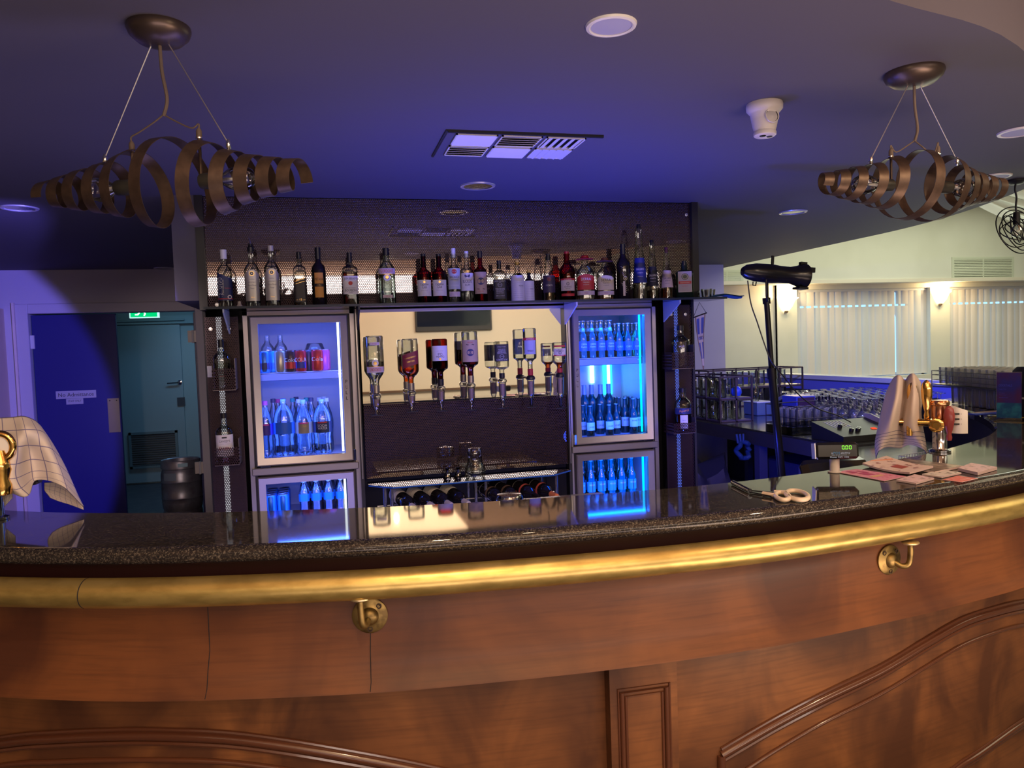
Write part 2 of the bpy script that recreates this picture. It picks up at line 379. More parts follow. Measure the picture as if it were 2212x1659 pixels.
onmould([(1558, 1631), (1562, 1900), (1566, 2500)], bar, 'moulding', .012, dbl=False); onmould([(1612, 1662), (1616, 1900), (1622, 2480)], bar, 'moulding', .006, dbl=False)
onmould([(1250, 1755), (1246, 2000), (1240, 2500)], bar, 'moulding', .012, dbl=False); onmould([(1205, 1812), (1201, 2000), (1196, 2480)], bar, 'moulding', .007, dbl=False)
onmould([(1900, 2450), (1915, 1950), (1975, 1745), (2060, 1665), (2120, 1625), (2212, 1560), (2290, 1515)], bar, 'moulding', .009)
# pilaster
pl, n1, s1 = onbar(1303, 1500, -.035); pr, n2, s2 = onbar(1465, 1500, -.035)
i0, i1 = int(round(s1)), int(round(s2))
mb = MB(); sweep(mb, FRONT, FN, [(-.03, .777), (-.03, 0), (-.07, 0), (-.07, .777)], WOODP, i0, i1)
pil = ob('pilaster', mb, bar)
c0 = FRONT[i0]+FN[i0]*-.03; c1 = FRONT[i1]+FN[i1]*-.03; cc = (c0+c1)/2; tt = (c1-c0).normalized(); nn = V((tt.y, -tt.x))
mb = MB()
def ring(w, zt, r, o):
    a = cc-tt*w; b = cc+tt*w
    mb.tube([(a.x+nn.x*o, a.y+nn.y*o, .1), (a.x+nn.x*o, a.y+nn.y*o, zt), (b.x+nn.x*o, b.y+nn.y*o, zt), (b.x+nn.x*o, b.y+nn.y*o, .1)], r, MOULD, 10)
hw = (c1-c0).length/2
ring(hw*.66, .690, .0065, .002); ring(hw*.54, .679, .004, .001); ring(hw*.76, .699, .003, .001)
ob('pilaster_moulding', mb, pil)
# brass rail
mb = MB(); RP = offc(.037); rp = [(p.x, p.y, 1.03) for p in RP]; mb.tube(rp[:], .0335, BRASS, 28)
for px in (182,):
    p, n, s = onbar(px, 1280, .037); i = int(round(s))
    for k in (0,): mb.tube([(RP[i].x, RP[i].y, 1.03), (RP[i].x+(RP[i+1]-RP[i]).x*.05, RP[i].y+(RP[i+1]-RP[i]).y*.05, 1.03)], .0337, INK, 28)
one('bar_rail', mb, 'long thick polished brass rail running along the bar front', 'rail')
def bracket(px, py, label, arm):
    p, n, s = onbar(px, py, 0); i = int(round(s)); n = FN[i]; t = V((-n.y, n.x))*1
    o = -.006; base = FRONT[i]+n*o
    rz = atan2(n.x, -n.y)         # local -Y looks along n
    b = thing('rail_bracket', label, 'bracket', (base.x, base.y, p.z), rz, 'rail brackets on the bar front')
    T = RX
    m = MB(); m.lathe([(.041, 0), (.041, .004), (.038, .006), (.028, .007), (.021, .010), (.018, .016), (.012, .021), (0, .022)], OLDBR, T, 36); ob('flange', m, b)
    m = MB()
    for a in (45, 135, 270): m.lathe([(.0065, 0), (.0065, .0015), (.004, .0016), (.0035, -.001), (0, -.001)], M('dark_screw', (.05, .03, .02), .5, .6), TR(.031*cos(rad(a)), -.0066, .031*sin(rad(a))) @ RX, 12)
    ob('screws', m, b)
    m = MB(); ax, az = arm
    m.tube(crom([(0, -.012, 0), (ax*.45, -.032, -.012), (ax*.85, -.043, -.004), (ax, -.045, az*.5), (ax, -.045, az)], 24), .0075, OLDBR, 12); ob('arm', m, b)
    m = MB(); m.lathe([(.017, 0), (.021, .003), (.021, .006), (.018, .008)], M('worn_brass', (.72, .60, .36), .35, .8), TR(ax, -.045, az-.001), 24, sx=1.15)
    ob('saddle', m, b); return b
bracket(788, 1331, 'round old brass rail bracket on the bar front left of the timber pilaster', (-.014, .052))
bracket(1922, 1210, 'old brass rail bracket at the right of the bar front, arm seen from the side', (.030, .050))
# ------------------------------------------------------------ building
mb = MB(); mb.box(-8, 14, -6, 13, -.1, 0, M('floor_vinyl', (.06, .06, .075), .5, noise=(8, (.08, .08, .09), 4, .4, .6))); struct('floor', mb)
# dark ceiling over the bar: outline in plan
edge = [(p.x, p.y) for p in crom([(-6, 1.3), (-2.5, 1.3), (-1, 1.35), (0, 1.38), (.8, 1.46), (1.42, 1.645), (2.02, 1.83), (3.0, 2.45), (3.75, 3.15), (4.1, 3.65), (4.4, 4.4), (4.54, 5.1), (4.56, 6), (4.56, 8.2)], 80)]
mb = MB(); mb.poly(edge+[(4.56, 10.6), (-6, 10.6)], .42, DARK, z=2.39); struct('ceiling', mb)
mb = MB(); mb.box(-7.9, 4.5, -5.5, 4.5, 2.95, 3.05, M('warm_ceiling', (.85, .54, .33), .8)); struct('ceiling_front', mb)
mb = MB(); mb.poly([(4.3, -5.5), (14, -5.5), (14, 12), (4.66, 12), (4.66, 5)], .1, CREAM, z=3.6); struct('ceiling_right', mb)
# wall of the public room behind the viewer (shows in the bar mirrors)
mb = MB(); mb.box(-8, 14, -5.7, -5.5, 0, 3.6, CREAM2)
struct('wall_front', mb)
mb = MB(); mb.box(-8.1, -7.9, -5.5, 12, 0, 3.2, CREAM2); struct('wall_left', mb)
mb = MB(); mb.box(13.9, 14.1, -5.5, 12, 0, 3.7, CREAM); struct('wall_right', mb)
# door wall, Y=7.6
YW = 7.6; dl = aY(52, 800, YW).x; dr = aY(413, 800, YW).x+.03; dt = aY(245, 677, YW).z
dl, dr, dt = -2.53, -1.14, 2.0
mb = MB(); mb.box(-7.9, dl-.02, YW, YW+.14, 0, 2.42, LILAC); mb.box(dr+.02, 4.36, YW, YW+.14, 0, 2.42, LILAC); mb.box(dl-.02, dr+.02, YW, YW+.14, dt+.02, 2.42, LILAC)
struct('wall_rear', mb)
mb = MB()
mb.box(dl-.10, dl, YW-.02, YW+.16, 0, dt+.09, LILAC, bev=.006); mb.box(dr, dr+.10, YW-.02, YW+.16, 0, dt+.09, LILAC, bev=.006); mb.box(dl, dr, YW-.02, YW+.16, dt, dt+.09, LILAC, bev=.006)
mb.box(dl-.115, dl-.095, YW-.045, YW-.015, 0, dt+.10, M('trim_pinkish', (.75, .62, .60), .5)); struct('trim_1', mb)
mb = MB(); mb.box(-2.95, -2.72, YW-.35, YW-.001, 0, 2.05, M('warm_wall_strip', (.70, .56, .48), .7)); struct('trim_2', mb)
# corridor behind the door
CY = M('corridor_paint', (.30, .40, .42), .7)
mb = MB(); mb.box(-4.2, .6, 10.3, 10.4, 0, 2.9, CY); mb.box(-4.3, -4.2, YW+.14, 10.4, 0, 2.9, CY); mb.box(.6, .7, YW+.14, 10.4, 0, 2.9, CY); struct('wall_corridor', mb)
# double door: left leaf closed, right leaf ajar
leafw = -1.84-dl
d1 = ob('door_1', MB().box(dl+.01, -1.83, YW+.03, YW+.07, .01, dt-.01, NAVY, bev=.002)); d1['kind'] = 'structure'
SIGN = M('sign_grey', (.42, .42, .50), .5)
q = aY(165, 852, YW+.03)
mb = MB(); mb.box(q.x-.165, q.x+.165, YW+.022, YW+.0295, q.z-.035, q.z+.035, SIGN); put_text(mb, 'No Admittance', .034, INK, face(q.x, YW+.0215, q.z), .29); one('door_sign', mb, 'grey No Admittance plate on the navy door', 'sign')
q = aY(162, 866, YW+.03)
mb = MB(); mb.box(q.x-.07, q.x+.07, YW+.022, YW+.0295, q.z-.03, q.z+.022, SIGN); put_text(mb, 'STAFF ONLY', .018, INK, face(q.x, YW+.0215, q.z), .11); one('door_sign', mb, 'small grey STAFF ONLY plate under the No Admittance plate', 'sign')
q0 = aY(232, 861, YW+.03); q1 = aY(262, 933, YW+.03)
mb = MB(); mb.box(q0.x, -1.84, YW+.024, YW+.0295, q1.z, q0.z, STEEL)
for a in (q0.x+.02, -1.86): mb.lathe([(.006, 0), (.004, .003), (0, .003)], BLACK, TR(a, YW+.024, q0.z-.02) @ RX, 8)
ob('push_plate', mb, d1)
mb = MB(); mb.box(dl-.005, dl+.03, YW+.012, YW+.03, dt-.31, dt-.19, WHITEP); ob('door_hinge', mb, d1)
# right leaf opened away, edge-on
T = TR(dr-.01, YW+.07, 0) @ Matrix.Rotation(rad(97), 4, 'Z')
d2 = ob('door_2', MB().box(0, .66, -.02, .02, .01, dt-.01, M('navy_door_edge', (.006, .01, .10), .4), T, bev=.002)); d2['kind'] = 'structure'
mb = MB()
for z in (dt-.24, .52):
    mb.box(dr-.075, dr+.005, YW+.0, YW+.03, z-.055, z+.055, M('hinge_pale', (.62, .55, .52), .4)); mb.lathe([(.010, -.06), (.010, .06)], WHITEP, TR(dr-.03, YW-.0, z), 10)
ob('door_hinge', mb, d2)
# far corridor door with grille
YD = 10.28; g0 = aY(246, 686, YD); g1 = aY(402, 1043, YD)
d3 = ob('door_3', MB().box(g0.x-.6, g1.x+.03, YD-.02, YD+.02, .02, aY(300, 702, YD).z, M('corridor_door', (.27, .38, .42), .45), bev=.003)); d3['kind'] = 'structure'
mb = MB(); a = aY(278, 935, YD-.02); b = aY(388, 1006, YD-.02); GR = M('grille_grey', (.16, .24, .27), .4, .3)
for (x0, x1, z0, z1) in ((a.x, b.x, a.z-.03, a.z), (a.x, b.x, b.z, b.z+.03), (a.x, a.x+.03, b.z, a.z), (b.x-.03, b.x, b.z, a.z)): mb.box(x0, x1, YD-.05, YD-.02, z0, z1, GR)
k = 14
for i in range(k):
    z = b.z+.03+(a.z-b.z-.06)*(i+.5)/k; mb.box(a.x+.03, b.x-.03, -.012, .012, -.003, .003, STEEL, TR(0, YD-.035, z) @ Matrix.Rotation(rad(40), 4, 'X'))
ob('grille', mb, d3)
mb = MB(); h = aY(388, 826, YD-.03); mb.lathe([(.028, 0), (.028, .01), (.01, .012), (.01, .05), (0, .05)], CHROME, TR(h.x, YD-.02, h.z) @ RX, 16); mb.tube([(h.x, YD-.065, h.z), (h.x-.14, YD-.065, h.z-.005)], .010, CHROME, 8); ob('door_handle', mb, d3)
mb = MB(); mb.box(h.x-.04, h.x+.05, YD-.03, YD-.02, h.z-.30, h.z-.19, M('lock_dark', (.03, .05, .07), .4)); ob('lock_plate', mb, d3)
mb = MB(); mb.box(g0.x-.7, g1.x+.3, YD-.06, YD+.02, aY(300, 702, YD).z+.005, aY(300, 696, YD).z+.07, CY); mb.tube([(g0.x-.6, YD-.09, aY(300, 695, YD).z), (g1.x+.1, YD-.09, aY(300, 693, YD).z)], .012, CY, 8); struct('trim_3', mb)
# exit sign
e0 = aY(279, 660, 9.6); e1 = aY(342, 686, 9.6)
mb = MB(); mb.box(e0.x-.005, e1.x+.005, 9.6, 9.66, e1.z, e1.z+.20, M('sign_box', (.8, .9, .85), .4, emis=(.6, 1, .9), es=.8)); ex = thing('exit_sign', 'lit green exit sign with running figure hanging in the corridor', 'exit sign'); ob('housing', mb, ex)
mb = MB(); mb.box(e0.x+.01, e1.x-.01, 9.592, 9.599, e1.z+.012, e1.z+.188, EM('exit_green', (.0, .55, .16), 1.3)); gw = EM('exit_white', (.7, 1, .9), 1.6)
cx = (e0.x+e1.x)/2; zz = e1.z
for pts in ([(0, .145), (.02, .145), (.03, .155), (.02, .17), (0, .17), (-.01, .155)], [(-.02, .08), (.02, .08), (.025, .135), (-.02, .14)], [(-.02, .085), (0, .08), (-.04, .03), (-.075, .03), (-.075, .045), (-.05, .045)], [(0, .085), (.02, .08), (.045, .05), (.03, .02), (.015, .025), (.025, .05)], [(.02, .13), (.06, .11), (.055, .095), (.02, .11)], [(-.02, .13), (-.06, .105), (-.055, .09), (-.02, .11)]):
    mb.poly([(x+cx-.02, -y-zz) for x, y in pts], .003, gw, Matrix(((1, 0, 0, 0), (0, 0, 1, 9.588), (0, -1, 0, 0), (0, 0, 0, 1))))
ob('face', mb, ex)
# keg
kx = aY(345, 990, 8.05).x+.19; kt = aY(380, 992, 8.05).z
KEG = M('keg_steel', (.42, .42, .48), .38, .7, noise=(9, (.26, .23, .28), 4, .4, .7))
kp = [(.165, 0), (.18, .01), (.18, .06), (.172, .07), (.182, .10), (.188, .16), (.188, .20), (.194, .21), (.188, .22), (.188, .38), (.194, .39), (.188, .40), (.188, .47), (.178, .51), (.17, .53), (.184, .54), (.184, .62), (.178, .63), (.168, .62), (.165, .56), (.10, .55), (0, .55)]
sc = kt/.63
kg = thing('beer_keg', 'dark steel beer keg standing in the corridor doorway', 'keg', (kx, 8.05, 0))
mb = MB(); mb.lathe([(r, z*sc) for r, z in kp], KEG, None, 40); ob('barrel', mb, kg)
mb = MB()
mb.lathe([(.19, .42*sc), (.19, .50*sc)], M('keg_label', (.25, .32, .42), .6), None, 8, a0=rad(225), a1=rad(265)); ob('sticker', mb, kg)
mb = MB()
for a_ in (285,): mb.box(-.045, .045, -.004, .002, -.018, .018, M('keg_slot', (.45, .7, .85), .5), Matrix.Rotation(rad(a_+90), 4, 'Z') @ TR(0, -.187, .585*sc)); 
ob('hand_slot', mb, kg)
# bulkhead + core of the back bar
CORE = M('core_black', (.02, .02, .028), .6)
mb = MB(); mb.box(-.72, -.605, 4.2, YW, 1.85, 2.39, DARK); struct('trim_4', mb)
mb = MB(); mb.box(-.605, 2.24, 4.74, 4.9, 0, 2.39, CORE); struct('wall_back', mb)
mb = MB()
for x0, x1 in ((-.605, -.59), (2.225, 2.24)): mb.box(x0, x1, 4.27, 4.74, 0, 2.39, CORE)
mb.box(-.605, -.565, 4.19, 4.27, 1.80, 2.39, BLACK); mb.box(2.2, 2.24, 4.19, 4.27, 1.80, 2.39, BLACK)
struct('trim_5', mb)
# light switch beside the door
q = aY(448, 800, YW); 
# right-hand room: window wall at Y=10
YR = 10.0
def X10(x, y=700): return aY(x, y, YR).x
zc = 2.34; W = [(X10(1719), X10(2010)), (X10(2052), X10(2052)+1.95)]; zs = .9; zw = 2.27
mb = MB(); x0 = 3.6
for a_, b_ in ((x0, W[0][0]), (W[0][1], W[1][0]), (W[1][1], 14)): mb.box(a_, b_, YR, YR+.2, 0, zc, CREAM)
for a_, b_ in W: mb.box(a_, b_, YR, YR+.2, 0, zs, CREAM); mb.box(a_, b_, YR, YR+.2, zw, zc, CREAM)
mb.box(x0, 14, YR-.25, YR+.2, zc+.05, 3.6, CREAM); mb.box(x0, 14, YR-.27, YR+.2, zc, zc+.05, M('cornice', (.66, .60, .46), .6))
struct('wall_far', mb)
mb = MB(); mb.box(x0, W[0][0], YR-.025, YR, 0, .12, CREAM); mb.box(X10(1675), X10(1676)+.02, YR-.05, YR, 0, zc, CREAM); mb.box(X10(1675), W[0][0], YR-.04, YR, 0, zc, CREAM); struct('baseboard_far', mb)
SKY = EM('daylight', (.25, .55, 1.0), 2.2); SLAT = M('blind_fabric', (.62, .58, .52), .8); SLAT2 = M('blind_fabric_b', (.55, .56, .54), .8)
for wi, (a_, b_) in enumerate(W):
    mb = MB(); mb.box(a_, b_, YR+.17, YR+.175, zs, zw, SKY); fr = WHITEP
    w_ = ob('window_%d' % (wi+1), mb); w_['kind'] = 'structure'
    mb = MB()
    for (p0, p1, z0, z1) in ((a_, a_+.05, zs, zw), (b_-.05, b_, zs, zw), (a_, b_, zs, zs+.05), (a_, b_, zw-.05, zw)): mb.box(p0, p1, YR+.14, YR+.17, z0, z1, fr)
    ob('window_frame', mb, w_)
    bl = thing('vertical_blind', 'pale vertical blind in the %s window of the cream room' % ('left-hand, beside the stage lamp,' if wi == 0 else 'right-hand, right of both sconces,'), 'blind', (0, 0, 0), 0, 'vertical blinds in the cream room')
    n = int((b_-a_)/.118); mb = MB(); zg = aY(1850, 661, YR+.1).z
    for i in range(n):
        x = a_+(b_-a_)*(i+.5)/n; w = .068; sk = random.uniform(-.005, .012)
        ang = -rad(random.uniform(8, 20)); T = TR(x, YR+.09+(i % 2)*.012, 0) @ Matrix.Rotation(ang, 4, 'Z')
        if wi == 0 and i == int(n*.79): continue_gap = .055
        else: continue_gap = 0
        if i >= n-3 and wi == 0: zz = None
        else: zz = zg
        mt_ = SLAT if random.random() < .6 else SLAT2
        segs = [(zs+.02, zw-.03)] if zz is None else [(zs+.02, zz-.014), (zz+.014, zw-.03)]
        for z0, z1 in segs:
            mb.grid(lambda u, v, z0=z0, z1=z1: (-w+continue_gap*(1 if v < .9 else 0)+u*(2*w-continue_gap*(1 if v < .9 else 0)), -.012*sin(pi*u)+(0), z0+(z1-z0)*v), 4, 6, mt_, T=T)
        if zz is not None: mb.box(w*.35, w, -.004, .0, zz-.014, zz+.014, mt_, T)
    ob('slats', mb, bl)
    mb = MB(); mb.box(a_, b_, YR+.07, YR+.12, zw-.035, zw, SLAT2)
    ob('head_rail', mb, bl)
# wall sconces
def sconce(px, py, label):
    p = aY(px, py, YR-.05); s = thing('wall_sconce', label, 'wall lamp', (p.x, YR-(.04 if px < 1800 else 0), p.z), 0, 'lit wall sconces')
    mb = MB(); mb.lathe([(.045, -.10), (.09, -.04), (.125, .04), (.15, .09), (.155, .105), (.148, .10), (.11, .03), (.06, -.06), (.03, -.09)], EM('sconce_glass', (1, .80, .45), 9), TR(0, -.02, 0) @ Matrix.Rotation(0, 4, 'X'), 24, a0=pi, a1=2*pi)
    mb.add([(.12, -.02, .10), (.215, -.03, .085), (.15, -.06, .06), (.13, -.02, .03)], [(0, 1, 2), (2, 1, 3)], MATS['sconce_glass'])
    ob('shade', mb, s); mb = MB(); mb.lathe([(.0, -.145), (.02, -.135), (.03, -.11), (.02, -.10)], M('sconce_tip', (.3, .2, .12), .4), TR(0, -.03, 0), 12); ob('finial', mb, s)
    l = bpy.data.lights.new('sconce_light', 'POINT'); l.energy = 26; l.color = (1, .72, .38); l.shadow_soft_size = .06
    lo = bpy.data.objects.new('sconce_light', l); COL.objects.link(lo); lo.location = (p.x, YR-.22, p.z+.16)
sconce(1697, 656, 'lit flame-shaped wall sconce behind the stage lamp, left one')
sconce(2034, 641, 'lit flame-shaped wall sconce between the two windows')
# return air grilles
def grille(x0, y0, x1, y1, Y, label):
    a = aY(x0, y0, Y); b = aY(x1, y1, Y); g = thing('air_grille', label, 'air grille'); m1 = MB(); c = M('grille_cream', (.52, .54, .40), .6)
    for (p0, p1, z0, z1) in ((a.x-.04, b.x+.04, a.z, a.z+.03), (a.x-.04, b.x+.04, b.z-.03, b.z), (a.x-.04, a.x, b.z, a.z), (b.x, b.x+.04, b.z, a.z), ((a.x+b.x)/2-.012, (a.x+b.x)/2+.012, b.z, a.z)): m1.box(p0, p1, Y-.012, Y, z0, z1, c)
    ob('frame', m1, g); m2 = MB(); m2.box(a.x, b.x, Y-.002, Y, b.z, a.z, M('grille_shadow', (.12, .13, .09), .8))
    n = 11
    for i in range(n): z = b.z+(a.z-b.z)*(i+.5)/n; m2.box(a.x, b.x, -.011, .0, -.006, .012, c, TR(0, Y, z) @ Matrix.Rotation(rad(-25), 4, 'X'))
    ob('louvres', m2, g)
grille(2060, 560, 2185, 597, YR-.25, 'wide cream air return grille above the right sconce')
grille(1538, 588, 1600, 611, YR-.25, 'cream louvred grille high on the wall left of the stage lamp')
# draped ceiling fabric
DR = M('voile', (.78, .80, .72), .8)
mb = MB()
def drape(u, v):
    a = V((5.6, 6.0, 3.02)); b = V((10.5, 6.8, 3.0)); p = a.lerp(b, u)
    sag = .42*(1-(2*u-1)**2)*(.25+.75*v); w = v*.05
    return (p.x, p.y+.15*v+.02*sin(v*26+u*5), p.z+.15-sag*.95-v*.10*u-.02*sin(v*34)-v*.16*sin(pi*u))
mb.grid(drape, 50, 40, DR); one('ceiling_drape', mb, 'white voile fabric swag hanging under the cream room ceiling', 'drape')
# low partition beyond the glass bench
pa = aX(1690, 806, 4.5); pb = aX(1925, 819, 4.5)
PB = M('partition_blue', (.22, .25, .80), .6)
mb = MB(); mb.box(4.44, 4.54, 3.6, 9.2, 0, pb.z-.02, PB); mb.box(4.41, 4.57, 3.6, 9.2, pb.z-.025, pb.z+.012, M('partition_cap', (.85, .88, .80), .5)); mb.box(4.40, 4.44, 3.6, 9.2, 0, 1.06, M('splash_black', (.02, .02, .03), .5)); struct('wall_partition', mb)
print('part', pa, pb, 'win', W)
# ------------------------------------------------------------ back bar panels
def panel(name, label, x0, x1, z0, z1, y, mirror=True, strip=None, screws=()):
    p = thing(name, label, 'perforated panel')
    mb = MB(); mb.add([(x0, y, z0), (x1, y, z0), (x1, y, z1), (x0, y, z1)], [(0, 1, 2, 3)], PERF, None, False); ob('perforated_sheet', mb, p, sh=0)
    mb = MB()
    if mirror: mb.box(x0+.002, x1-.002, y+.0022, y+.007, mirror if mirror is not True else z0, z1, M('mirror_dimmed', (.50, .47, .50), .02, 1))  # mirror colour darkened to stand for light lost passing the holes twice
    else: mb.box(x0, x1, y+.02, y+.03, z0, z1, M('panel_backing', (.035, .02, .026), .5))
    ob('backing', mb, p)
    if strip:
        mb = MB(); mb.box(strip[0], strip[1], y+.012, y+.016, z0, z1, strip[2]); ob('glow_strip', mb, p)  # plain glowing strip added behind the sheet
    if screws:
        mb = MB()
        for sx_, sz_ in screws:
            mb.lathe([(.0105, 0), (.0095, .003), (.004, .0035), (.003, .001), (0, .001)], SCR, TR(sx_, y-.0005, sz_) @ RX, 16)
        ob('screws', mb, p)
    return p
YP = 4.215
def w_(px, py, Y=4.2): p = aY(px, py, Y); return (p.x, p.z)
panel('perforated_panel', 'large perforated bronze metal panel above the bottle shelf, over a mirror', -.565, 2.2, 1.80, 2.385, YP, mirror=1.875, screws=[w_(459, 452), w_(468, 658), w_(1485, 463)])
panel('perforated_panel', 'narrow perforated bronze panel left of the left fridge', -.59, -.425, 0.0, 1.765, YP, mirror=None, strip=(-.535, -.508, EM('strip_white', (.80, .80, .86), .5)), screws=[w_(454, 711), w_(494, 710)])
panel('perforated_panel', 'narrow perforated bronze panel right of the right fridge', 2.02, 2.19, 0.0, 1.775, YP, mirror=None, strip=(2.085, 2.108, EM('strip_blue', (.12, .2, .95), .8)), screws=[w_(1452, 679), w_(1483, 679)])
panel('perforated_panel', 'wide perforated bronze panel below the mirror with the upside-down bottles', .205, 1.385, .855, 1.262, YP)
mb = MB(); mb.box(.205, 1.385, 4.235, 4.245, 1.262, 1.785, MIRR)
one('bar_mirror', mb, 'wide clear mirror behind the upside-down spirit bottles', 'mirror')
mb = MB()
for x in (.187, 1.388): mb.box(x-.012, x+.006, 4.195, 4.26, .2, 1.79, BLACK); mb.box(x-.006, x, 4.19, 4.195, .86, 1.79, STEEL)
mb.box(.2, 1.39, 4.21, 4.25, 1.772, 1.786, M('shelf_track', (.55, .5, .45), .3, .5))
o_ = struct('trim_6', mb)
# ------------------------------------------------------------ bottles
PROF = {
 'spirit': [(.0, .012), (.9, 0), (1, .02), (1, .60), (.96, .64), (.78, .69), (.5, .73), (.36, .77), (.33, .82), (.33, .95)],
 'tall':   [(.0, .012), (.92, 0), (1, .02), (1, .63), (.93, .68), (.6, .73), (.40, .77), (.36, .84), (.34, .96)],
 'square': [(.0, .012), (.93, 0), (1, .015), (1, .66), (.96, .70), (.70, .735), (.40, .76), (.34, .79), (.33, .95)],
 'dome':   [(.0, .012), (.9, 0), (1, .02), (1, .58), (.97, .62), (.85, .67), (.62, .72), (.42, .77), (.36, .82), (.36, .95)],
 'wine':   [(.0, .02), (.9, 0), (1, .015), (1, .60), (.97, .65), (.82, .70), (.55, .75), (.42, .79), (.38, .84), (.38, .97)],
 'taper':  [(.0, .01), (.9, 0), (1, .01), (.97, .20), (.80, .45), (.60, .62), (.48, .76), (.42, .86), (.40, .95)],
 'beer':   [(.0, .02), (.9, 0), (1, .02), (1, .50), (.97, .56), (.78, .63), (.52, .71), (.42, .78), (.38, .95), (.44, .955), (.44, .97)],
 'wrap':   [(.0, .012), (.9, 0), (1, .02), (1, .60), (.95, .64), (.55, .68), (.36, .72), (.34, .95)],
 'pet':    [(.0, .05), (.5, .02), (.75, 0), (.98, .03), (1, .10), (.90, .28), (.97, .36), (1, .40), (1, .60), (.98, .66), (.85, .76), (.6, .85), (.34, .91), (.29, .93), (.29, .96)],
 'petsoft':[(.0, .05), (.5, .02), (.75, 0), (.95, .04), (.92, .2), (.88, .32), (.95, .42), (1, .50), (1, .60), (.80, .72), (.5, .82), (.34, .88), (.30, .92), (.30, .96)],
}
def patch(mb, R, n, zc, h, ha, mat, T, off=1.02, nu=14, top=None):
    def q(a): return (abs(cos(a))**n+abs(sin(a))**n)**(-1/n)
    def fn(u, v):
        a = -pi/2+(u-.5)*2*ha; z = zc-h/2+h*v
        if top: z = zc-h/2+h*v*(top(u))
        r = R*q(a)*off; return (r*cos(a), r*sin(a), z)
    mb.grid(fn, nu, 2, mat, T=T)
def ctext(mb, s, h, mat, R, n, z, T, w=None, off=1.032, dx=0, rot=0, slant=0):
    vs, fs = text(s, h, w)
    if rot: vs = [(x*cos(rot)-y*sin(rot), x*sin(rot)+y*cos(rot)) for x, y in vs]
    out = []
    for x, y in vs:
        a = -pi/2+(x+dx)/R; q = (abs(cos(a))**n+abs(sin(a))**n)**(-1/n); r = R*q*off
        out.append((r*cos(a), r*sin(a), z+y))
    mb.add(out, fs, mat, T, False)
def disc(mb, r, mat, R, n, z, T, off=1.03, dx=0, r2=0):
    vs = []; k = 20
    for rr in (r, r2):
        for i in range(k):
            x = dx+rr*cos(2*pi*i/k); y = rr*sin(2*pi*i/k); a = -pi/2+x/R; q = (abs(cos(a))**n+abs(sin(a))**n)**(-1/n)
            vs.append((R*q*off*cos(a), R*q*off*sin(a), z+y))
    mb.add(vs, [[i, (i+1) % k, k+(i+1) % k, k+i] for i in range(k)], mat, T, False)
def bottle(name, label, loc, H, R, kind='spirit', n=2, glass=None, liq=None, lvl=.6, cap=None, caph=.09, capr=None, art=None, rz=0, T=None, group=None, cat='bottle', caps=20, extra=None, sy=1):
    b = thing(name, label, cat, loc, rz, group); P = [(r*R, z*H) for r, z in PROF[kind]]; T = T or Matrix(); g = glass or GLASS
    T0 = T @ Matrix.Diagonal((1, sy, 1, 1))
    if n > 2:   # square shoulder, round neck: blend by building neck with its own section
        k = next(i for i, (r, z) in enumerate(P) if r < R*.6 and i > 3); mb = MB(); mb.lathe(P[:k+1], g, T0, 32, n); mb.lathe(P[k:], g, T0, 20); 
    else: mb = MB(); mb.lathe(P, g, T0, 28)
    ob('glass_body', mb, b)
    if liq:
        top = lvl*H; L_ = [(max(r*R-.002, 0), max(z*H, .004)) for r, z in PROF[kind] if z*H < top-1e-4]
        rt = None
        for (r0, z0), (r1, z1) in zip(PROF[kind], PROF[kind][1:]):
            if z0*H <= top <= z1*H: rt = r0+(r1-r0)*(top/H-z0)/(z1-z0+1e-9)
        L_.append((rt*R-.002, top)); L_.append((0, top)); mb = MB(); mb.lathe(L_, liq, T0, 24, n if n > 2 and lvl < .7 else 2); ob('liquid', mb, b)
    if cap:
        rn = capr or P[-1][0]*1.12; mb = MB(); mb.lathe([(rn, H*(1-caph)), (rn, H*.997), (rn*.93, H), (0, H)], cap, T, caps); ob('cap', mb, b)
    if art:
        mb = MB(); art(mb, R, n, H, T0)
        if mb.v: ob('label', mb, b, sh=0)
    if extra: extra(b, R, H, T)
    return b
AMB = GL('whisky', (.80, .33, .07), (.35, .10, .02), 0); DKR = GL('dark_spirit', (.30, .06, .03), (.08, .01, .01), 0); CLQ = GL('clear_spirit', (.92, .94, .95), (.6, .65, .68), 0)
BKG = M('dark_bottle', (.012, .008, .008), .07, spec=.8); GRB = M('dark_green_bottle', (.008, .02, .012), .07, spec=.8); REDB = GL('red_spirit', (.50, .05, .03), (.15, .01, .01), 0)
CB = M('cap_black', (.012, .012, .016), .35); CW = M('cap_white', (.78, .78, .80), .35); CY_ = M('cap_yellow', (.75, .48, .08), .4); CR = M('cap_red', (.45, .02, .03), .35); CG = M('cap_clear', (.5, .48, .42), .3)
CREML = M('label_cream', (.72, .62, .42), .6); TAN = M('label_tan', (.50, .36, .22), .6); ORG = M('label_orange', (.72, .33, .06), .6); BLU = M('label_blue', (.015, .03, .22), .5); PINKL = M('label_pinkish', (.62, .50, .52), .6)
YB = 4.11; ZS = 1.803
def art_tsip(mb, R, n, H, T):
    patch(mb, R, n, .34*H, .44*H, 1.25, NAVYI, T, top=lambda u: 1.12-.30*u); ctext(mb, 'ΤΣΙΠΟΥΡΟ', .019, PAPER, R, n, .34*H, T, .10, dx=-.022, rot=pi/2)
    ctext(mb, 'TSIPOURO', .006, SILV, R, n, .34*H, T, .08, dx=-.008, rot=pi/2); ctext(mb, 'Παραδοσιακό', .007, REDI, R, n, .33*H, T, .03, dx=.014); disc(mb, .010, PAPER, R, n, .18*H, T, dx=.02, r2=.006)
    patch(mb, R, n, .15*H, .015*H, 1.25, REDI, T, off=1.03)
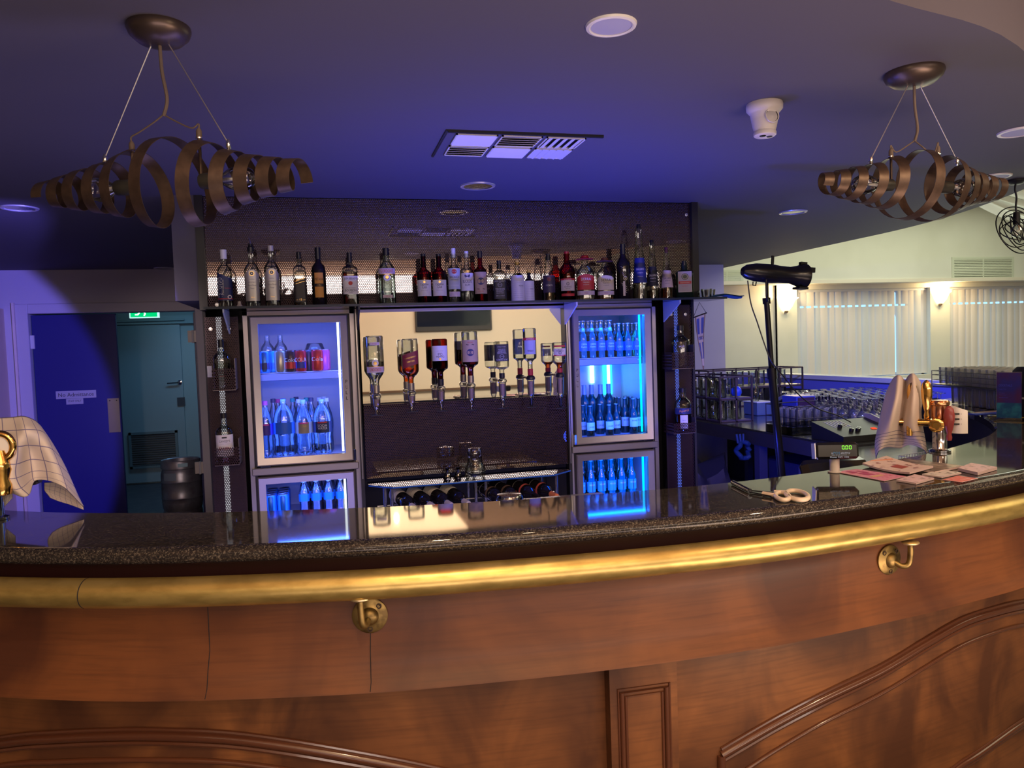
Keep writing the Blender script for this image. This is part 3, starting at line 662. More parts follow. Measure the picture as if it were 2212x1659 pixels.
def art_silver(mb, R, n, H, T):
    patch(mb, R, n, .36*H, .52*H, .95, SILV, T, top=lambda u: 1-.16*(2*u-1)**2*1.0 if abs(2*u-1) < .8 else .86); disc(mb, .0125, GOLD, R, n, .555*H, T, r2=.0095); disc(mb, .008, INK, R, n, .555*H, T, r2=.004)
    for k, (s, w) in enumerate((('οὖζο', .022), ('plomari', .032), ('Ouzo of Plomari', .038), ('Plomari', .018))): ctext(mb, s, .008, NAVYI, R, n, (.46-.05*k)*H, T, w)
    ctext(mb, '700 ml', .007, GOLD, R, n, .16*H, T, .018)
def art_jwb(mb, R, n, H, T):
    patch(mb, R, n, .30*H, .46*H, 1.0, M('label_black', (.03, .025, .025), .5), T, top=lambda u: .78+.22*u); ctext(mb, 'BLACK LABEL', .011, GOLD, R, n, .49*H, T, .052, rot=.33)
    ctext(mb, '-- 12 --', .009, GOLD, R, n, .12*H, T, .04); ctext(mb, '____________', .002, GOLD, R, n, .43*H, T, .055, rot=.33)
def art_met(mb, R, n, H, T):
    patch(mb, R, n, .35*H, .42*H, .62, ORG, T, off=1.02); patch(mb, R, n, .35*H, .05*H, .62, INK, T, off=1.026); ctext(mb, 'METAXA', .013, INK, R, n, .45*H, T, .042); ctext(mb, '* * * * *', .006, GOLD, R, n, .35*H, T, .03, off=1.035)
def art_beam(mb, R, n, H, T):
    patch(mb, R, n, .375*H, .34*H, .98, PAPER, T); ctext(mb, 'JIM BEAM', .015, INK, R, n, .49*H, T, .055); disc(mb, .0105, REDI, R, n, .41*H, T); ctext(mb, 'BOURBON', .012, INK, R, n, .275*H, T, .05); ctext(mb, 'KENTUCKY STRAIGHT', .004, INK, R, n, .32*H, T, .045); ctext(mb, 'WHISKEY', .005, INK, R, n, .235*H, T, .02)
def art_gord(mb, R, n, H, T):
    patch(mb, R, n, .585*H, .10*H, 1.1, PINKL, T, off=1.03); ctext(mb, "GORDON'S", .018, REDI, R, n, .585*H, T, .062, off=1.045); patch(mb, R, n, .53*H, .012*H, 1.1, GOLD, T, off=1.035)
    disc(mb, .018, M('crest_pale', (.7, .68, .62), .4), R, n, .47*H, T, r2=.009); disc(mb, .009, GOLD, R, n, .48*H, T); patch(mb, R, n, .14*H, .05*H, .55, PINKL, T); ctext(mb, '37% vol', .005, REDI, R, n, .14*H, T, .022)
def art_cc(mb, R, n, H, T):
    patch(mb, R, n, .31*H, .32*H, 1.15, PAPER, T); ctext(mb, 'Canadian', .012, INK, R, n, .385*H, T, .045); ctext(mb, 'Club', .015, INK, R, n, .33*H, T, .025); disc(mb, .006, GOLD, R, n, .43*H, T); ctext(mb, 'BLENDED WHISKY', .005, SILV, R, n, .26*H, T, .035)
def art_bac(mb, R, n, H, T):
    patch(mb, R, n, .44*H, .38*H, 1.1, M('label_bac', (.50, .52, .54), .5), T); disc(mb, .0125, REDI, R, n, .57*H, T); disc(mb, .015, SILV, R, n, .57*H, T, r2=.0125); ctext(mb, 'BACARDI', .013, INK, R, n, .47*H, T, .052); ctext(mb, 'SUPERIOR WHITE RUM', .005, INK, R, n, .42*H, T, .045); ctext(mb, 'CARTA BLANCA', .009, PAPER, R, n, .32*H, T, .05); patch(mb, R, n, .16*H, .09*H, .9, PINKL, T)
def art_buck(mb, R, n, H, T):
    patch(mb, R, n, .40*H, .34*H, 1.15, PAPER, T); ctext(mb, 'STAMPEDE', .010, GOLD, R, n, .60*H, T, .045); ctext(mb, 'BUCKEYE', .017, NAVYI, R, n, .41*H, T, .052); ctext(mb, 'RUM', .011, NAVYI, R, n, .34*H, T, .025)
    vs = [(0, 0), (.012, .009), (.016, .002), (.010, -.008), (0, -.003), (-.010, -.008), (-.016, .002), (-.012, .009)]; mb.add([(x, -R*1.04, .51*H+y) for x, y in vs], [list(range(8))], NAVYI, T, False)
def art_tan(mb, R, n, H, T):
    patch(mb, R, n, .38*H, .42*H, 1.1, TAN, T); disc(mb, .020, NAVYI, R, n, .41*H, T); ctext(mb, 'Sailor', .008, TAN, R, n, .425*H, T, .024, off=1.045); ctext(mb, 'Rum', .008, TAN, R, n, .395*H, T, .015, off=1.045); ctext(mb, 'SPICED', .006, REDI, R, n, .215*H, T, .03); ctext(mb, '~  ~', .006, INK, R, n, .26*H, T, .045)
def art_jd(mb, R, n, H, T):
    patch(mb, R, n, .31*H, .46*H, .9, M('label_jd', (.02, .02, .024), .5), T); c = M('label_jd_ink', (.45, .45, .47), .5); ctext(mb, "JACK DANIEL'S", .012, c, R, n, .49*H, T, .052); disc(mb, .012, c, R, n, .41*H, T, r2=.0105); ctext(mb, 'Old No.7', .005, c, R, n, .41*H, T, .018); ctext(mb, 'TENNESSEE', .009, c, R, n, .31*H, T, .045); ctext(mb, 'WHISKEY', .009, c, R, n, .26*H, T, .038); ctext(mb, 'SOUR MASH', .006, c, R, n, .215*H, T, .036); ctext(mb, '40% vol 700ml', .005, c, R, n, .15*H, T, .04)
def art_ango(mb, R, n, H, T):
    patch(mb, R, n, .32*H, .62*H, 3.0, PAPER, T, nu=28)
    for k in range(9): ctext(mb, 'aromatic bitters angostura', .0045, SILV, R, n, (.10+.05*k)*H, T, R*1.5)
    ctext(mb, 'ANGOSTURA', .006, INK, R, n, .38*H, T, R*.8, dx=R*.5)
def art_dark(mb, R, n, H, T):
    patch(mb, R, n, .36*H, .36*H, .95, M('label_dim', (.04, .025, .05), .5), T); ctext(mb, 'MIDORI', .010, SILV, R, n, .33*H, T, .038); disc(mb, .012, M('label_red_dim', (.18, .03, .05), .5), R, n, .46*H, T)
def art_chiv(mb, R, n, H, T):
    patch(mb, R, n, .32*H, .24*H, .95, CREML, T); patch(mb, R, n, .43*H, .035*H, 1.0, REDI, T, off=1.03); ctext(mb, 'ROYAL SALUTE', .005, PAPER, R, n, .43*H, T, .04, off=1.04); disc(mb, .009, INK, R, n, .34*H, T, r2=.007); ctext(mb, '12', .010, INK, R, n, .34*H, T, .010); ctext(mb, 'CHIVAS', .010, INK, R, n, .28*H, T, .040); ctext(mb, 'REGAL', .007, INK, R, n, .24*H, T, .026); patch(mb, R, n, .12*H, .05*H, .9, REDI, T)
def art_sierra(col, bg):
    def f(mb, R, n, H, T):
        patch(mb, R, n, .40*H, .34*H, .95, bg, T, top=lambda u: 1-.18*(2*u-1)**2); ctext(mb, 'SIERRA', .015, col, R, n, .46*H, T, .052); ctext(mb, 'TEQUILA', .008, col, R, n, .39*H, T, .036); ctext(mb, 'original', .006, col, R, n, .34*H, T, .03); patch(mb, R, n, .16*H, .09*H, 1.0, PINKL, T); ctext(mb, 'Mexico', .006, REDI, R, n, .16*H, T, .02)
    return f
def art_owl(mb, R, n, H, T):
    disc(mb, .012, CREML, R, n, .38*H, T, r2=.008, dx=.008); disc(mb, .004, CREML, R, n, .38*H, T, dx=.008)
    for k in range(5):
        z = (.56-.035*k)*H; mb.add([(x, -R*1.03, z+y) for x, y in ((-.022+.004*k, .012), (-.005, .004), (.012, -.012), (.002, -.002))], [(0, 1, 2, 3)], CREML, T, False)
    for k in range(4):
        z = (.27-.035*k)*H; mb.add([(x, -R*1.03, z+y) for x, y in ((-.020+.006*k, .012), (.0, 0), (.018, -.016), (0, -.006))], [(0, 1, 2, 3)], CREML, T, False)
    patch(mb, R, n, .20*H, .26*H, .16, CREML, T)
def art_gall(bg, col, txt='GALLIANO'):
    def f(mb, R, n, H, T):
        def fn(u, v):
            z = (.22+.33*v)*H; rr = R*(.97-.30*v)*1.04; a = -pi/2+(u-.5)*2.3; return (rr*cos(a), rr*sin(a), z)
        mb.grid(fn, 12, 3, bg, T=T); ctext(mb, txt, .012, col, R*.78, n, .40*H, T, .044, off=1.10); ctext(mb, 'AMARETTO', .006, col, R*.8, n, .35*H, T, .03, off=1.12); ctext(mb, 'liqueur', .005, col, R*.85, n, .30*H, T, .028, off=1.12)
    return f
def art_jag(mb, R, n, H, T):
    patch(mb, R, n, .44*H, .54*H, .66, M('label_jag', (.60, .55, .50), .5), T); patch(mb, R, n, .44*H, .51*H, .60, M('label_jag2', (.42, .36, .38), .5), T, off=1.026); disc(mb, .019, M('jag_green', (.02, .05, .035), .4), R, n, .575*H, T, off=1.035)
    disc(mb, .0145, CREML, R, n, .575*H, T, off=1.04, r2=.0125); patch(mb, R, n, .42*H, .075*H, .61, REDI, T, off=1.035); ctext(mb, 'Jägermeister', .009, CREML, R, n, .42*H, T, .05, off=1.045); ctext(mb, 'KRÄUTERLIKÖR', .005, REDI, R, n, .33*H, T, .036, off=1.035)
def pourer(b, R, H, T):
    mb = MB(); mb.lathe([(R*.44, H*.93), (R*.46, H*1.0), (R*.30, H*1.02), (R*.28, H*1.06), (0, H*1.06)], CB, T, 16); mb.tube([(0, 0, H*1.05), (-.001, 0, H*1.10), (-.006, 0, H*1.17)], .0035, CHROME, 8, T, rs=[.004, .0035, .0015]); ob('pourer', mb, b)
def hat(col):
    def f(b, R, H, T):
        mb = MB(); mb.lathe([(R*.95, H*.905), (R*1.0, H*.915), (R*.7, H*.925), (R*.45, H*.94), (R*.42, H*.985), (R*.28, H*1.0), (0, H*1.0)], col, T, 20); ob('cap', mb, b)
    return f
def foil(col, z0=.80):
    def f(b, R, H, T):
        mb = MB(); mb.lathe([(R*.42, H*z0), (R*.40, H*.95), (R*.42, H), (0, H)], col, T, 20); ob('foil', mb, b)
    return f
# (px, top_y, base_y, width_px, kwargs)
SH = [
 (487, 540, 669, 33, dict(label='clear bottle with white cap and navy wave label at the left end of the shelf', kind='spirit', cap=CW, caph=.16, capr=.016, art=art_tsip, n=3, liq=CLQ, lvl=.55)),
 (546, 535, 669, 34, dict(label='clear bottle with silver arched label and a steel pourer', kind='spirit', art=art_silver, n=3, extra=pourer, liq=CLQ, lvl=.5)),
 (589, 531, 669, 34, dict(label='clear bottle with silver arched label and a clear stopper', kind='spirit', art=art_silver, n=3, cap=CG, caph=.09, capr=.014, liq=CLQ, lvl=.66)),
 (649, 545, 665, 29, dict(label='square black label whisky bottle with slanted gold writing', kind='square', n=6, cap=CB, caph=.12, art=art_jwb, liq=DKR, lvl=.5)),
 (690, 535, 663, 32, dict(label='dark brandy bottle with an orange label', kind='spirit', glass=BKG, cap=CB, caph=.20, capr=.015, art=art_met)),
 (758, 546, 662, 35, dict(label='square bourbon bottle with a big white label and red seal', kind='square', n=5, cap=CB, caph=.19, capr=.014, art=art_beam, liq=DKR, lvl=.62)),
 (837, 537, 662, 37, dict(label='green tinted gin bottle with a pink name band at its shoulder', kind='dome', glass=GLG, cap=CB, caph=.12, art=art_gord, n=3, liq=CLQ, lvl=.5)),
 (917, 549, 661, 32, dict(label='left one of the two dark whisky bottles with plain white labels', kind='wrap', glass=REDB, cap=CB, caph=.27, capr=.013, art=art_cc, liq=DKR, lvl=.6)),
 (950, 549, 661, 32, dict(label='right one of the two dark whisky bottles with plain white labels', kind='wrap', glass=REDB, cap=CB, caph=.27, capr=.013, art=art_cc, liq=DKR, lvl=.6)),
 (982, 537, 661, 29, dict(label='white rum bottle with white cap and red round badge', kind='wrap', cap=CW, caph=.17, capr=.0125, art=art_bac, liq=CLQ, lvl=.5)),
 (1010, 543, 660, 29, dict(label='rum bottle with white label, blue butterfly and short white cap', kind='wrap', cap=CW, caph=.12, capr=.012, art=art_buck, liq=CLQ, lvl=.5)),
 (1039, 543, 660, 29, dict(label='dark rum bottle with tan label and navy round emblem on the shelf', kind='wrap', glass=REDB, cap=CB, caph=.13, art=art_tan, liq=DKR, lvl=.62)),
 (1080, 563, 658, 29, dict(label='short square black-labelled whiskey bottle on the shelf', kind='square', n=6, cap=CB, caph=.20, capr=.012, art=art_jd, liq=DKR, lvl=.3)),
 (1119, 563, 656, 29, dict(label='larger bitters bottle wrapped in white paper with yellow cap', kind='wrap', cap=CY_, caph=.11, capr=.012, art=art_ango, liq=DKR, lvl=.5)),
 (1144, 581, 656, 22, dict(label='small bitters bottle wrapped in white paper with yellow cap', kind='wrap', glass=BKG, cap=CY_, caph=.12, capr=.011, art=art_ango)),
 (1186, 549, 657, 31, dict(label='clear liqueur bottle with dim dark label next to the small bitters', kind='taper', glass=GLASS, cap=CB, caph=.13, capr=.012, art=art_dark, liq=DKR, lvl=.3)),
 (1226, 544, 656, 34, dict(label='scotch bottle with red cap and cream shield label on the shelf', kind='dome', glass=REDB, cap=CR, caph=.18, capr=.014, art=art_chiv, liq=DKR, lvl=.55)),
 (1265, 552, 654, 38, dict(label='tequila bottle with a red hat cap and red label', kind='dome', art=art_sierra(PAPER, REDI), n=3, extra=hat(CR), liq=CLQ, lvl=.5)),
 (1308, 557, 653, 36, dict(label='tequila bottle with a brown hat cap and gold label', kind='dome', art=art_sierra(INK, CREML), n=3, extra=hat(M('cap_brown', (.16, .05, .04), .4)), liq=AMB, lvl=.3)),
 (1347, 528, 652, 28, dict(label='tall black wine bottle with gold owl-like drawing', kind='wine', glass=BKG, art=art_owl, extra=foil(CB, .82))),
 (1382, 485, 651, 31, dict(label='very tall tapered liqueur bottle with blue label', kind='taper', n=2, cap=CB, caph=.06, capr=.012, art=art_gall(BLU, PAPER), liq=CLQ, lvl=.2)),
 (1410, 519, 650, 25, dict(label='tapered liqueur bottle with a black label right of the tallest bottle', kind='taper', cap=CB, caph=.08, capr=.011, art=art_gall(INK, PAPER), liq=DKR, lvl=.15)),
 (1441, 535, 650, 26, dict(label='tapered liqueur bottle with a pale pinkish label', kind='taper', cap=M('cap_wine', (.12, .03, .08), .4), caph=.10, capr=.011, art=art_gall(PINKL, NAVYI), liq=AMB, lvl=.2)),
 (1479, 564, 650, 37, dict(label='flat dark green herbal liqueur bottle with red banded label', kind='square', n=5, glass=GRB, cap=CB, caph=.12, capr=.013, art=art_jag, sy=.6)),
]
for px, ty, by, wp, kw in SH:
    a = aY(px, by, YB); t = aY(px, ty, YB); H = t.z-a.z; l_ = aY(px-wp/2, (ty+by)/2, YB); r_ = aY(px+wp/2, (ty+by)/2, YB)
    R = (r_.x-l_.x)/2*.97; H = (t.z-ZS); 
    if kw['kind'] == 'square' and kw['n'] >= 5: R *= .97
    bx = aY(px, (by+ty)/2+30, YB)
    br = atan2(bx.x, bx.y); bottle('liquor_bottle', loc=(bx.x, YB, ZS+.001), H=H, R=R, rz=-br*.75, **kw)
q = aY(519, 668, YB); mb = MB(); mb.lathe([(.014, 0), (.0145, .008), (.009, .014), (.008, .03), (0, .03)], M('stopper_cream', (.6, .52, .40), .5), None, 16); one('bottle_stopper', mb, 'small cream bottle stopper lying on the shelf between the first two bottles', 'stopper', (q.x, YB-.03, ZS+.001))
# glass shelf
SG = GL('shelf_glass', (.55, .75, .80), (.02, .12, .14), .6)
sl = thing('glass_shelf', 'long glass shelf carrying the row of liquor bottles', 'shelf'); mb = MB(); mb.box(-.555, 2.30, 3.975, 4.205, ZS-.011, ZS, SG); ob('shelf_board', mb, sl)
mb = MB(); mb.box(-.556, 2.30, 3.973, 3.975, ZS-.012, ZS+.0003, M('shelf_edge', (.008, .02, .028), .35, spec=.3)); ob('front_edge', mb, sl)
BRK = GL('bracket_glass', (.65, .80, .80), (.3, .5, .5), 1.)
def gus(x, sgn, mat):
    mb = MB(); mb.add([(x, 4.20, ZS-.012), (x, 3.98, ZS-.012), (x, 3.98, ZS-.03), (x, 4.20, ZS-.13), (x+.008, 4.20, ZS-.012), (x+.008, 3.98, ZS-.012), (x+.008, 3.98, ZS-.03), (x+.008, 4.20, ZS-.13)], [(0, 1, 2, 3), (7, 6, 5, 4), (0, 4, 5, 1), (1, 5, 6, 2), (2, 6, 7, 3), (3, 7, 4, 0)], mat, None, False); ob('bracket', mb, sl)
BR1 = M('frosted_bracket', (.45, .52, .55), .35); gus(-.47, 1, BR1); gus(1.375, 1, M('pale_bracket', (.6, .58, .6), .4)); gus(2.0, 1, BR1); gus(.19, 1, BLACK)
# stack of tumblers and a folded cloth on the shelf end
TUMB = MB(); TUMB.lathe([(0, .003), (.024, 0), (.027, .002), (.033, .052), (.0315, .052), (.026, .006), (0, .008)], GLASS, None, 20)
t0 = one('glass_tumbler', TUMB, 'small tumbler on the right end of the bottle shelf', 'glass', (2.215, 4.06, ZS+.001), 'tumblers at the shelf end')
for k, (x, y) in enumerate(((2.27, 4.12), (2.24, 4.15))): dup(t0, (x, y, ZS+.001))
mb = MB()
def cl(u, v): x = 2.235+.20*u; return (x, 4.01+.07*v, ZS+.004+.010*sin(u*5)+.012*u+.004*sin(v*9))
def cl2(u, v): p = cl(u, v); return (p[0], p[1], p[2]-.004-.012*v*u)
mb.grid(cl, 14, 8, M('blue_cloth', (.05, .16, .32), .7)); mb.grid(cl2, 14, 8, MATS['blue_cloth']); one('cloth', mb, 'small blue-grey cloth sticking out from the right end of the bottle shelf', 'cloth')
# ------------------------------------------------------------ optics
def dispenser(b, R, H, T, blackc=False):
    pass
OPT = [
 (808, 722, 845, 898, 40, dict(label='upside-down gin bottle at the left end of the mirror row', kind='dome', glass=GLASS, art=art_gord, liq=CLQ, lvl=.0)),
 (884, 728, 838, 890, 37, dict(label='upside-down whisky bottle with red slanted label, part full of amber', kind='spirit', n=3, liq=AMB, art='red', lvl=.0)),
 (948, 728, 828, 888, 35, dict(label='upside-down dark whisky bottle with pale blue label', kind='wrap', glass=REDB, liq=DKR, art=art_cc)),
 (1013, 712, 822, 886, 36, dict(label='upside-down dark rum bottle with tan label and round emblem', kind='wrap', liq=DKR, art=art_tan)),
 (1081, 733, 812, 882, 32, dict(label='upside-down square whiskey bottle with black label, nearly empty', kind='square', n=6, art=art_jd)),
 (1142, 705, 806, 880, 29, dict(label='tall upside-down clear vodka bottle with red neck', kind='wrap', art='vod', liq=CLQ)),
 (1206, 735, 800, 882, 30, dict(label='upside-down scotch bottle with red banded label beside the right fridge', kind='dome', glass=GLASS, liq=AMB, art=art_chiv)),
]
YO = 4.12
def art_red(mb, R, n, H, T):
    def fn(u, v):
        a = -pi/2+(u-.5)*1.9; z = (.27+.26*v+.10*(u-.5))*H; q = (abs(cos(a))**n+abs(sin(a))**n)**(-1/n); return (R*q*1.02*cos(a), R*q*1.02*sin(a), z)
    mb.grid(fn, 12, 2, M('label_red_dark', (.22, .02, .03), .5), T=T); ctext(mb, 'JOHNNIE WALKER', .010, GOLD, R, n, .36*H, T, .06, rot=.25); ctext(mb, 'RED LABEL', .008, GOLD, R, n, .44*H, T, .04, rot=.25)
def art_vod(mb, R, n, H, T):
    patch(mb, R, n, .38*H, .34*H, .9, M('label_frost', (.42, .44, .55), .5), T); ctext(mb, 'IMPERIAL', .009, INK, R, n, .48*H, T, .035); patch(mb, R, n, .23*H, .055*H, 1.2, REDI, T, off=1.03); ctext(mb, 'SMIRNOFF', .008, PAPER, R, n, .23*H, T, .045, off=1.05)
ACR = GL('clear_plastic', (.88, .90, .93), (.45, .48, .55), .6); SPC = M('chrome_tinted', (.55, .5, .5), .2, .9)
for k, (px, ty, ny, dy, wp, kw) in enumerate(OPT):
    t = aY(px, ty+6, YO); nk = aY(px, ny+5, YO); H = (t.z-nk.z)*1.02; R = wp/2*(aY(px+1, 800, YO).x-aY(px, 800, YO).x)*.98
    if kw['kind'] == 'square': R *= .95
    art = kw.pop('art'); art = art_red if art == 'red' else art_vod if art == 'vod' else art
    liq = kw.pop('liq', None); kw.pop('lvl', None)
    T = TR(0, 0, H) @ Matrix.Rotation(pi, 4, 'Y'); bx = aY(px+2, (ty+ny)/2, YO); br = atan2(bx.x, bx.y)
    b = bottle('spirit_bottle', loc=(bx.x, YO, nk.z), H=H, R=R, T=T, art=art, rz=-br*.6, cap=(CB if k in (2, 4) else CR if k >= 5 else SPC), caph=.14, capr=R*.40, **kw)
    if liq:   # liquid settles at the neck end of the turned bottle
        lv = {0: .45, 1: .34, 2: .2, 3: .35, 5: .55, 6: .66}[k]; pr = [(r*R-.002, z*H) for r, z in PROF[kw['kind']] if z >= lv+.001]; mb = MB(); full = PROF[kw['kind']]
        rt = next(r0+(r1-r0)*(lv-z0)/(z1-z0) for (r0, z0), (r1, z1) in zip(full, full[1:]) if z0 <= lv <= z1 and z1 > z0)
        mb.lathe([(0, lv*H), (rt*R-.002, lv*H)]+pr+[(0, pr[-1][1])], liq, T, 24); ob('liquid', mb, b)
    # dispenser
    zb = aY(px+4, dy, YO).z; d = thing('optic_dispenser', kw['label'].replace('upside-down', 'clear spirit measure under the')[:70] if False else ['clear plastic measure under the upside-down gin bottle', 'clear measure under the red-label whisky bottle', 'clear measure under the pale-label whisky bottle', 'clear measure under the upside-down tan-label rum', 'clear measure under the square black-label whiskey', 'black collared measure under the upside-down vodka', 'black collared measure under the upside-down scotch'][k], 'spirit measure', (bx.x, YO, zb), 0, 'spirit measures under the upside-down bottles')
    L_ = nk.z-zb; mb = MB(); cm = CB if k >= 5 else ACR
    mb.lathe([(.012, L_), (.022, L_-.004), (.026, L_-.012), (.026, L_-.022), (.020, L_-.026)], cm, None, 24); ob('collar', mb, d)
    mb = MB(); mb.lathe([(.021, L_-.026), (.019, L_*.45), (.012, L_*.30)], ACR, None, 24); mb.lathe([(0, L_-.03), (.015, L_-.032), (.012, L_*.42), (0, L_*.42)], M('measure_insert', (.55, .38, .28), .3, .3), None, 16); ob('measure', mb, d)
    mb = MB(); mb.lathe([(.012, L_*.30), (.009, L_*.22), (.008, .006), (.005, 0), (0, 0)], CB if k >= 5 else ACR, None, 16); ob('spout', mb, d)
    mb = MB(); mb.tube([(-.030, -.016, .004), (-.02, -.019, .003), (.02, -.019, .003), (.030, -.016, .004)], .0035, CB, 8); mb.tube([(0, 0, .006), (0, -.019, .004)], .003, CB, 6); ob('lever', mb, d)
    mb = MB(); mb.box(-.008, .008, .018, .112, L_-.020, L_-.008, CB); ob('bracket_arm', mb, d)
# ------------------------------------------------------------ bottles in wall pockets
def art_gin(mb, R, n, H, T):
    patch(mb, R, n, .33*H, .40*H, 1.0, GL('label_clear', (.75, .78, .74), (.6, .6, .6), 0), T)
    for i in range(5): x = -.018+.009*i; mb.add([(x-.002, -R*1.05, .30*H), (x+.002, -R*1.05, .30*H), (x+.003, -R*1.05, .40*H), (x, -R*1.05, .43*H), (x-.003, -R*1.05, .40*H)], [(0, 1, 2, 3, 4)], INK, T, False)
    ctext(mb, 'VODKA O', .006, REDI, R, n, .25*H, T, .03)
def art_caw(mb, R, n, H, T):
    patch(mb, R, n, .35*H, .44*H, 1.1, PAPER, T); ctext(mb, "CAWSEY'S", .012, INK, R, n, .44*H, T, .050); mb.box(-.012, .012, -R*1.05, -R*1.04, .50*H, .53*H, INK, T); ctext(mb, 'Grenadine', .017, REDI, R, n, .30*H, T, .052); ctext(mb, 'CLASSIC SYRUP', .005, SILV, R, n, .385*H, T, .045)
def art_vok(mb, R, n, H, T):
    pts = [(-.028, .045), (.028, .045), (.030, .005), (.018, -.03), (0, -.055), (-.018, -.03), (-.030, .005)]; out = [(R*1.03*cos(-pi/2+x/R), R*1.03*sin(-pi/2+x/R), .42*H+y) for x, y in pts]
    mb.add(out, [list(range(7))], M('vok_black', (.02, .02, .03), .4), T, False); ctext(mb, 'vok', .015, PAPER, R, n, .50*H, T, .036, off=1.06); ctext(mb, 'LIQUEUR', .005, SILV, R, n, .44*H, T, .022, off=1.06)
def art_ape(mb, R, n, H, T):
    patch(mb, R, n, .47*H, .14*H, 1.2, NAVYI, T); ctext(mb, 'Aperol', .019, M('aperol_ink', (.8, .35, .12), .5), R, n, .475*H, T, .058, rot=.12, off=1.045); patch(mb, R, n, .22*H, .32*H, .45, PAPER, T, off=1.03); ctext(mb, 'APERITIVO', .004, BLU, R, n, .26*H, T, .022, off=1.045); ctext(mb, '11% vol', .004, BLU, R, n, .2*H, T, .018, off=1.045)
PK = [
 (482, 733, 838, 37, 'clear patterned spirit bottle in the upper left wall pocket', dict(kind='spirit', cap=CB, caph=.17, capr=.014, art=art_gin, liq=CLQ, lvl=.5), (457, 510, 797, 842), 'perforated metal bottle pocket on the left panel, upper one'),
 (488, 892, 998, 38, "syrup bottle with white and pink label in the lower left wall pocket", dict(kind='spirit', cap=CB, caph=.10, art=art_caw, liq=REDB, lvl=.1, n=3), (462, 519, 968, 1012), 'perforated metal bottle pocket on the left panel, lower one'),
 (1471, 703, 792, 35, 'clear liqueur bottle with black shield label in the upper right wall pocket', dict(kind='spirit', cap=CB, caph=.12, art=art_vok, liq=CLQ, lvl=.5), (1451, 1500, 762, 796), 'perforated metal bottle pocket on the right panel, upper one'),
 (1476, 838, 930, 33, 'aperitif bottle with navy label and red liquid in the lower right wall pocket', dict(kind='wine', cap=CB, caph=.10, art=art_ape, liq=REDB, lvl=.5), (1455, 1503, 915, 950), 'perforated metal bottle pocket on the right panel, lower one'),
]
for px, ty, by, wp, lab, kw, (bx0, bx1, by0, by1), blab in PK:
    Yk = 4.135; a = aY(px, by, Yk); t = aY(px, ty, Yk); R = wp/2*(aY(px+1, 800, Yk).x-aY(px, 800, Yk).x); br = atan2(a.x, a.y)
    bottle('liquor_bottle', lab, (a.x, Yk, a.z), t.z-a.z, R, rz=-br*.7, **kw)
    u0 = aY(bx0, by0, 4.08); u1 = aY(bx1, by1, 4.08); h = thing('bottle_pocket', blab, 'bottle holder', (u0.x, 4.08, a.z-.012), 0, 'bottle pockets on the perforated panels'); W_ = u1.x-u0.x; D_ = 4.212-4.08; hh = u0.z-a.z+.012
    mb = MB(); mb.add([(0, 0, 0), (W_, 0, 0), (W_, 0, hh), (0, 0, hh)], [(0, 1, 2, 3)], PERF, None, False); mb.add([(0, D_, 0), (0, 0, 0), (0, 0, hh), (0, D_, hh)], [(0, 1, 2, 3)], PERF, None, False); ob('perforated_front', mb, h, sh=0)
    mb = MB(); mb.box(0, W_, 0, D_, 0, .003, MATS['panel_backing']); mb.box(W_-.002, W_, 0, D_, 0, hh*1.45, M('pocket_side', (.22, .19, .20), .35, .7)); mb.box(0, W_, -.001, 0, 0, .003, MATS['pocket_side']); ob('pocket_base', mb, h)
# light switch plate beside the door
q = aY(448, 803, 4.19)
mb = MB(); mb.box(-.012, .012, -.004, 0, -.03, .03, WHITEP, bev=.002); one('light_switch', mb, 'small pale switch plate on the left edge of the left perforated panel', 'switch', (q.x+.008, 4.213, q.z))
